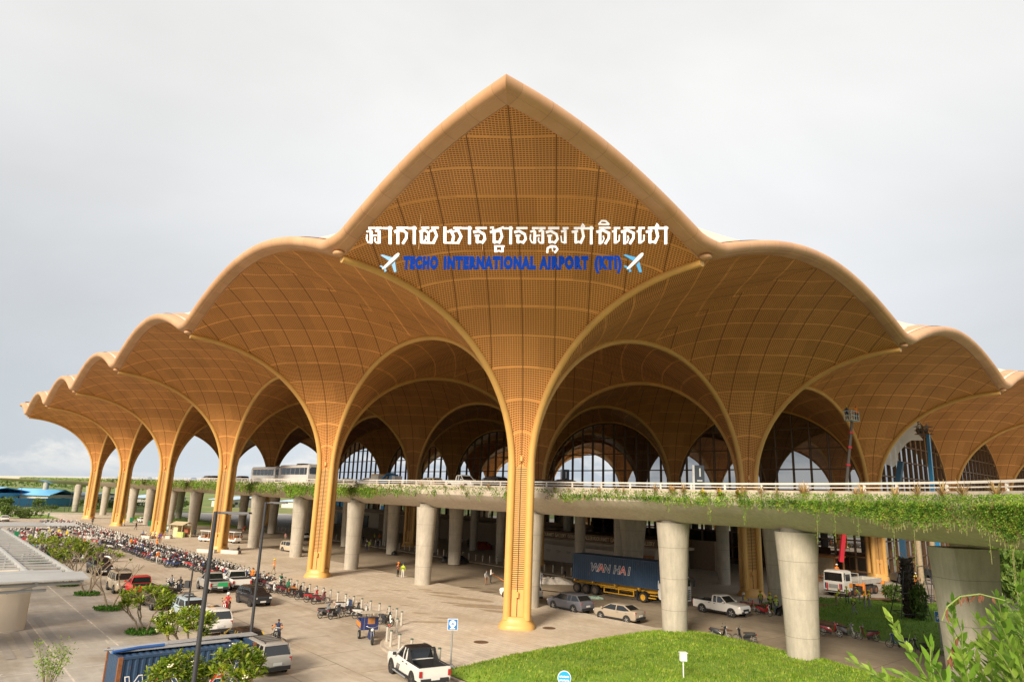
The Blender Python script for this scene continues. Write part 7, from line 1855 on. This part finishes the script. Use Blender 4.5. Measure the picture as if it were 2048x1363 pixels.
# bushes and trees further off: one shape copied
M_bush = leaf_mat('distant_foliage', (.05, .10, .018), (.10, .17, .025), (.18, .24, .05), .15)
def bush_mesh(seed, n=900, lobes=6):
    rnd = random.Random(seed); b = MB(); cs = [(Vector((rnd.uniform(-.8, .8), rnd.uniform(-.8, .8), rnd.uniform(.35, .95))), rnd.uniform(.35, .6)) for _ in range(lobes)]
    for k in range(n):
        c, r = rnd.choice(cs); d = rv(rnd).normalized(); q = c+d*r*rnd.uniform(.55, 1.05)
        if q.z < .02: q.z = rnd.uniform(.02, .3)
        leaf(b, q, (d+rv(rnd, .8)).normalized(), rv(rnd).normalized(), .2, .13, 0, .1)
    return b.mesh('bush', M_bush, 0)
BM = [bush_mesh(k) for k in range(4)]
def bush(p, s_, h, lab, grp=None, k=0):
    o = bpy.data.objects.new('bush', BM[k % 4]); COL.objects.link(o); o.location = p; o.scale = (s_, s_, h); o.rotation_euler.z = k*1.7; return tag(o, lab, 'bush', grp)
rk = random.Random(12)
for k, (u, v, s_, h, lab) in enumerate([(8, 1036, 1.9, 2.4, 'leafy shrub at the far left edge behind the small canopy'), (44, 1036, 1.4, 1.6, 'green shrub beyond the far motorbikes'), (60, 1035, 2.0, 2.0, 'shrub right of the others beyond the far motorbikes')]): bush(G(u, v, -.1), s_, h, lab, None, k)
for k in range(46):
    u = rk.uniform(-20, 660); v = rk.uniform(985, 1014) if k % 3 else rk.uniform(1012, 1021)
    p = G(u, v, -.15); bush(p, rk.uniform(1.5, 4.5), rk.uniform(1, 2.8), 'green bush in the field beyond the elevated road', 'green bush in the field beyond the elevated road', k)
fw = MB(); rnd = random.Random(31)
for k in range(9000):
    a = rnd.uniform(-1.35, .9); dist = rnd.uniform(900, 1500); x, y = math.sin(a)*dist, math.cos(a)*dist
    q = Vector((x, y, rnd.uniform(0, 7+4*noise.noise(Vector((a*9, 0, 0))))))
    leaf(fw, q, (rv(rnd)+Vector((0, 0, .6))).normalized(), rv(rnd).normalized(), rnd.uniform(2.5, 6), 3, 0, .1)
tag(fw.build('far_treeline', M_bush, None, 0), 'low far tree line along the horizon', 'woodland', kind='stuff')
# sheds with blue roofs, hoarding, fence
M_blue_roof = mat('blue_roof', (.18, .50, .85), .5, 0, .1, .1); M_pale_roof = mat('pale_blue_roof', (.42, .54, .66), .5, 0, .1, .1); M_wall_b = mat('blue_wall', (.06, .27, .58), .6, 0, .15, .1); M_wall_w = mat('white_wall', (.60, .58, .54), .7, 0, .1, .1)
def shed(u0, u1, v, hw, hr, wallm, roofm, label, depth=18):
    a, c = G(u0, v, -.15), G(u1, v-1.2, -.15); d = (c-a).normalized(); n = Vector((-d.y, d.x, 0)); n = n if n.dot(a-CAM_POS) > 0 else -n; L_s = (c-a).length
    t = thing('shed', label, 'shed', a, math.atan2(d.y, d.x)); s_ = 1 if n.dot(Vector((-d.y, d.x, 0))) > 0 else -1; dp = depth*s_
    MB().box((L_s/2, dp/2, hw/2), (L_s-.6, abs(dp)-.6, hw)).build('wall', wallm, t, 0)
    MB().rings([[Vector((x, y, z)) for x, z in ((-.8, hw-.05), (L_s/2, hr), (L_s+.8, hw-.05), (L_s+.8, hw-.3), (L_s/2, hr-.25), (-.8, hw-.3))] for y in (-1.0*s_, dp+s_)]).build('roof', roofm, t, 0)
    w_ = MB()
    for k in range(max(2, int(L_s/7))): w_.box((4+7*k, -.32*s_+.31*s_, hw*.5), (2.2, .1, hw*.3))
    w_.build('openings', M_blackp, t, 0)
shed(-70, 72, 1006, 4.2, 6.6, M_wall_b, M_blue_roof, 'blue roofed shed at the far left beyond the fence')
shed(94, 148, 1007, 3.8, 6.2, M_wall_w, M_blue_roof, 'blue gabled shed between the far piers')
shed(160, 262, 1004, 3.6, 4.6, M_wall_w, M_pale_roof, 'long pale roofed shed behind the first golden columns')
shed(300, 372, 1010, 3.6, 4.8, M_wall_w, M_pale_roof, 'pale roofed shed behind the third golden column', 12)
shed(462, 560, 1014, 3.8, 5.2, M_wall_w, M_pale_roof, 'white site building seen between piers of the elevated road', 12)
shed(600, 680, 1016, 3.6, 5, M_wall_w, M_pale_roof, 'white site building behind the second golden column', 12)
ho = thing('blue_hoarding', 'long blue site hoarding behind the far fence', 'hoarding'); a, c = G(-60, 1013.5, -.15), G(142, 1012, -.15)
MB().rings([[q+Vector((0, 0, z)) for z in (0, 3.2)]+[q+(c-a).cross(Vector((0, 0, 1))).normalized()*.2+Vector((0, 0, z)) for z in (3.2, 0)] for q in (a, c)]).build('panel', M_wall_b, ho, 0)
fe = thing('mesh_fence', 'dark wire mesh fence along the distant road', 'fence'); a, c = G(-40, 1021.5, -.1), G(330, 1030, -.1); a, c = W(228, -60, -.1), W(228, 26, -.1)
nb = 24
for k in range(nb+1): MB().box(a.lerp(c, k/nb)+Vector((0, 0, 1.3)), (.12, .12, 2.6)).build('post', M_lamp, fe, 0)
wi = MB()
for z in (.3, .8, 1.3, 1.8, 2.3): wi.tube([a+Vector((0, 0, z)), c+Vector((0, 0, z))], .025, 4)
wi.build('wires', M_lamp, fe, 0)
# palms and shrubs of the right lawn
def palm(label, p, h, r, dark, seed, fr=14):
    rnd = random.Random(seed); t = thing('palm_tree', label, 'palm', p); b = MB()
    b.lathe([(r*1.15, -.1), (r, .5), (r*.92, h*.5), (r*.8, h)], (0, 0, 0), 14); b.build('trunk', mat('palm_dark', (.045, .033, .024), .9, 0, .4, 6) if dark else mat('palm_pale', (.34, .26, .17), .9, 0, .2, 4), t, 60)
    if dark:
        s_ = MB()
        for k in range(620):
            a = rnd.uniform(0, 6.28); z = rnd.uniform(.1, h); d = Vector((math.cos(a), math.sin(a), rnd.uniform(.4, 1.1))).normalized(); c = Vector((math.cos(a)*r*.8, math.sin(a)*r*.8, z)); leaf(s_, c, d, Vector((-math.sin(a), math.cos(a), .2)), rnd.uniform(.2, .42), .12, 0)
        s_.build('leaf_bases', MATS['palm_dark'], t, 0)
        for k in range(3): MB().tube([Vector((0, 0, h-.2)), Vector((rnd.uniform(-.6, .3), rnd.uniform(-.3, .3), h+rnd.uniform(.3, .8)))], [.05, .02], 5).build('stub', M_bark, t, 40)
    else:
        f = MB()
        for k in range(fr):
            a = k*2.4; e = rnd.uniform(-.2, .9); d = Vector((math.cos(a)*math.cos(e), math.sin(a)*math.cos(e), math.sin(e)))
            for q in range(16):
                u_ = q/16; c = Vector((0, 0, h))+d*1.9*u_+Vector((0, 0, -1.3*u_*u_))
                for s_ in (-1, 1): leaf(f, c, (d*.6+Vector((-math.sin(a), math.cos(a), -.5))*s_).normalized(), Vector((0, 0, 1)), .55*(1-.5*u_), .06)
        f.build('crown', MATS['distant_foliage'], t, 0)
def props(label, p, h, r, grp):
    t = thing('tree_prop', label, 'tree support', p, .3, grp); b = MB()
    for k in range(4):
        a = k*math.pi/2+.4; b.tube([(math.cos(a)*r, math.sin(a)*r, 0), (math.cos(a)*r*.35, math.sin(a)*r*.35, h)], .04, 5)
    for z, f in ((.5, .85), (h*.55, .62), (h, .35)):
        P_ = [(math.cos(k*math.pi/2+.4)*r*f, math.sin(k*math.pi/2+.4)*r*f, z) for k in range(5)]; b.tube(P_, .035, 5)
    b.build('frame', M_lamp, t, 40)
p1 = G(1822, 1236, .35); palm('dark shaggy palm trunk with cut fronds on the right lawn', p1, 5.4, .48, True, 3); props('black timber frame around the dark palm trunk', p1, 4.2, 1.9, 'timber frames around palms')
p2 = G(1848, 1208, .4); palm('tall pale palm with a green crown behind the dark trunk', p2, 8.2, .3, False, 5); props('black timber frame around the pale palm trunk', p2, 4.0, 1.7, 'timber frames around palms')
p3 = G(1876, 1202, .4); palm('second pale palm half hidden by the right pier', p3, 7.6, .32, False, 6); props('black timber frame behind the right pier', p3, 4.0, 1.7, 'timber frames around palms')
for k, (u, v, s_, h, lab) in enumerate([(1783, 1205, 1.1, 1.5, 'small leafy shrub left of the dark palm trunk'), (1845, 1240, 1.0, 2.6, 'climbing shrub beside the dark palm trunk'), (2010, 1215, 3.5, 5.5, 'tall dark green shrub at the right edge behind the pier'), (2050, 1200, 4, 5, 'dark green shrub at the right margin of the photo'), (2000, 1180, 3, 4.5, 'green shrub right behind the narrow pier')]): bush(G(u, v, .3), s_, h, lab, None, k+1)
# mown blades on the mound and the lawn
def blades(name, seq, n, seed, hgt, zf, m):
    rnd = random.Random(seed); b = MB()
    xs = [a for a, _ in seq]; ys = [c for _, c in seq]
    def inside(x, y):
        r = False; j = len(seq)-1
        for i in range(len(seq)):
            if (seq[i][1] > y) != (seq[j][1] > y) and x < (seq[j][0]-seq[i][0])*(y-seq[i][1])/(seq[j][1]-seq[i][1])+seq[i][0]: r = not r
            j = i
        return r
    k = 0
    while k < n:
        x, y = rnd.uniform(min(xs), max(xs)), rnd.uniform(min(ys), max(ys))
        if x < -46 or not inside(x, y): continue
        k += 1; q = W(x, y, zf(x, y)); a = rnd.uniform(0, 6.28); h = hgt*rnd.uniform(.5, 1.4)*(1+.5*noise.noise(Vector((x*.5, y*.5, 2)))); s_ = Vector((math.cos(a), math.sin(a), 0))*h*.22
        b.add([q-s_, q+s_, q+Vector((rnd.uniform(-.5, .5)*h, rnd.uniform(-.5, .5)*h, h))], [(0, 1, 2)])
    return tag(b.build(name, m, None, 0), kind='stuff')
from mathutils.bvhtree import BVHTree
def surf(o):
    t = BVHTree.FromPolygons([v.co for v in o.data.vertices], [tuple(p.vertices) for p in o.data.polygons])
    def f(x, y):
        q = W(x, y, 0); h = t.ray_cast(Vector((q.x, q.y, 20)), Vector((0, 0, -1))); return h[0].z-.01 if h[0] else 0
    return f
M_blade = leaf_mat('grass_blades', (.12, .24, .014), (.22, .35, .024), (.38, .42, .07), .3)
mseq = [(-8, -12.9), (-7.3, -7.2), (-6.9, -.2), (-6.8, 6), (-7.5, 9.4), (-9.6, 11.0), (-13, 10.8), (-17, 10.0), (-22, 9.0), (-30, 7.4), (-40, 4), (-46, -4), (-46, -13), (-30, -13.2)]
blades('mound_grass', mseq, 60000, 3, .13, surf(MOUND), M_blade)
blades('lawn_grass', lawn_seq, 26000, 4, .14, surf(bpy.data.objects['lawn']), leaf_mat('lawn_blades', (.12, .26, .014), (.19, .34, .022), (.32, .37, .05), .3))

# ================================================================== near shrub at the right
M_near = leaf_mat('near_leaves', (.10, .22, .02), (.20, .36, .035), (.36, .50, .08), .35); M_deadleaf = mat('dead_leaf', (.17, .065, .03), .8, 0, .3, 20); M_nstem = mat('green_stem', (.24, .30, .08), .7, 0, .15, 8)
def near_shrub():
    rnd = random.Random(5); st, lf, dd_ = MB(), MB(), MB()
    def lanceleaf(b, p, d, l, w_):
        n_ = (Vector((0, 0, 1))+rv(rnd, .6)-AF*.5).normalized(); s_ = d.cross(n_).normalized()*w_*.5; m1, m2 = p+d*l*.3, p+d*l*.65+n_*-.05*l; up = n_*.04*l
        b.add([p, m1+s_, m2+s_*.85, p+d*l-n_*.12*l, m2-s_*.85, m1-s_, m1-up, m2-up], [(0, 1, 6), (0, 6, 5), (1, 2, 7, 6), (6, 7, 4, 5), (2, 3, 7), (7, 3, 4)])
    tips = [(1706, 1322, 4.6, 0), (1778, 1232, 4.8, 0), (1905, 1205, 5.0, 0), (1958, 1240, 5.2, 0), (1996, 1195, 5.4, 0), (2042, 1148, 5.6, 0), (1862, 1292, 5.0, 0), (1925, 1262, 4.8, 0), (2070, 1180, 5.0, 0), (1985, 1290, 4.4, 0), (2035, 1262, 4.6, 0), (1795, 1345, 4.4, 0), (1750, 1352, 4.8, 0)]
    for k in range(62): u = rnd.uniform(1820, 2110); tips.append((u, float(np.interp(u, [1820, 1900, 1950, 2000, 2060, 2110], [1352, 1310, 1265, 1225, 1180, 1160]))+rnd.uniform(0, 120), rnd.uniform(4.3, 6.2), 0))
    for u, v, dist, _ in tips:
        tip = RAY(u, v, dist); root = RAY(u+rnd.uniform(30, 150)+(60 if u < 1850 else 0), 1470+rnd.uniform(0, 80), dist+rnd.uniform(-.1, .5)); bend = rv(rnd, .05)+Vector((0, 0, .08))
        P_ = [root.lerp(tip, f)+bend*math.sin(math.pi*f) for f in [q/10 for q in range(11)]]; st.tube(P_, [.011-.008*q/10 for q in range(11)], 6)
        ln = (tip-root).length; n_l = int(ln/.045)
        for q in range(n_l):
            f = q/n_l
            if f < .12: continue
            i = min(9, int(f*10)); c = P_[i].lerp(P_[i+1], f*10-i); ax = (P_[i+1]-P_[i]).normalized(); a = q*2.4; e = (AX*math.cos(a)+AY*.3+AF*math.sin(a)).normalized()
            d = (ax*(.55+.5*f)+e*.75*(1-.35*f)).normalized(); lanceleaf(lf, c, d, rnd.uniform(.13, .24)*(1.1-.45*f), rnd.uniform(.034, .058))
        lanceleaf(lf, tip, (P_[-1]-P_[-2]).normalized(), .12, .03)
    # two dead sprays arching over
    for pts in ([(2010, 1200), (1960, 1187), (1920, 1192), (1895, 1212), (1884, 1240)], [(1925, 1262), (1912, 1275), (1905, 1300), (1895, 1318)]):
        P_ = [RAY(u, v, 4.9) for u, v in pts]; st.tube(P_, .005, 5)
        for k in range(16):
            f = rnd.uniform(.1, 1)*(len(P_)-1); i = min(len(P_)-2, int(f)); c = P_[i].lerp(P_[i+1], f-i); lanceleaf(dd_, c, (Vector((0, 0, -1))+rv(rnd, .4)).normalized(), rnd.uniform(.045, .08), .018)
    t = thing('foreground_shrub', 'close bright green shrub with lance leaves in the bottom right corner', 'shrub', (0, 0, 0))
    st.build('stems', M_nstem, t, 60); lf.build('foliage', M_near, t, 60); dd_.build('dead_leaves', M_deadleaf, t, 60)
    # the planter it grows in, below the picture
    q = RAY(1990, 1480, 5.2); pl = MB().box((0, 0, 0), (3.0, 1.6, .5)).build('planter_box', M_deck, None, 0, Vector((q.x, q.y, q.z-.28)), YAW*-1); tag(pl, 'concrete planter under the near shrub', 'planter')
    MB().box((0, 0, -4.2), (3.0, 1.6, 8.0)).build('planter_wall', M_deck, pl, 0)
near_shrub()
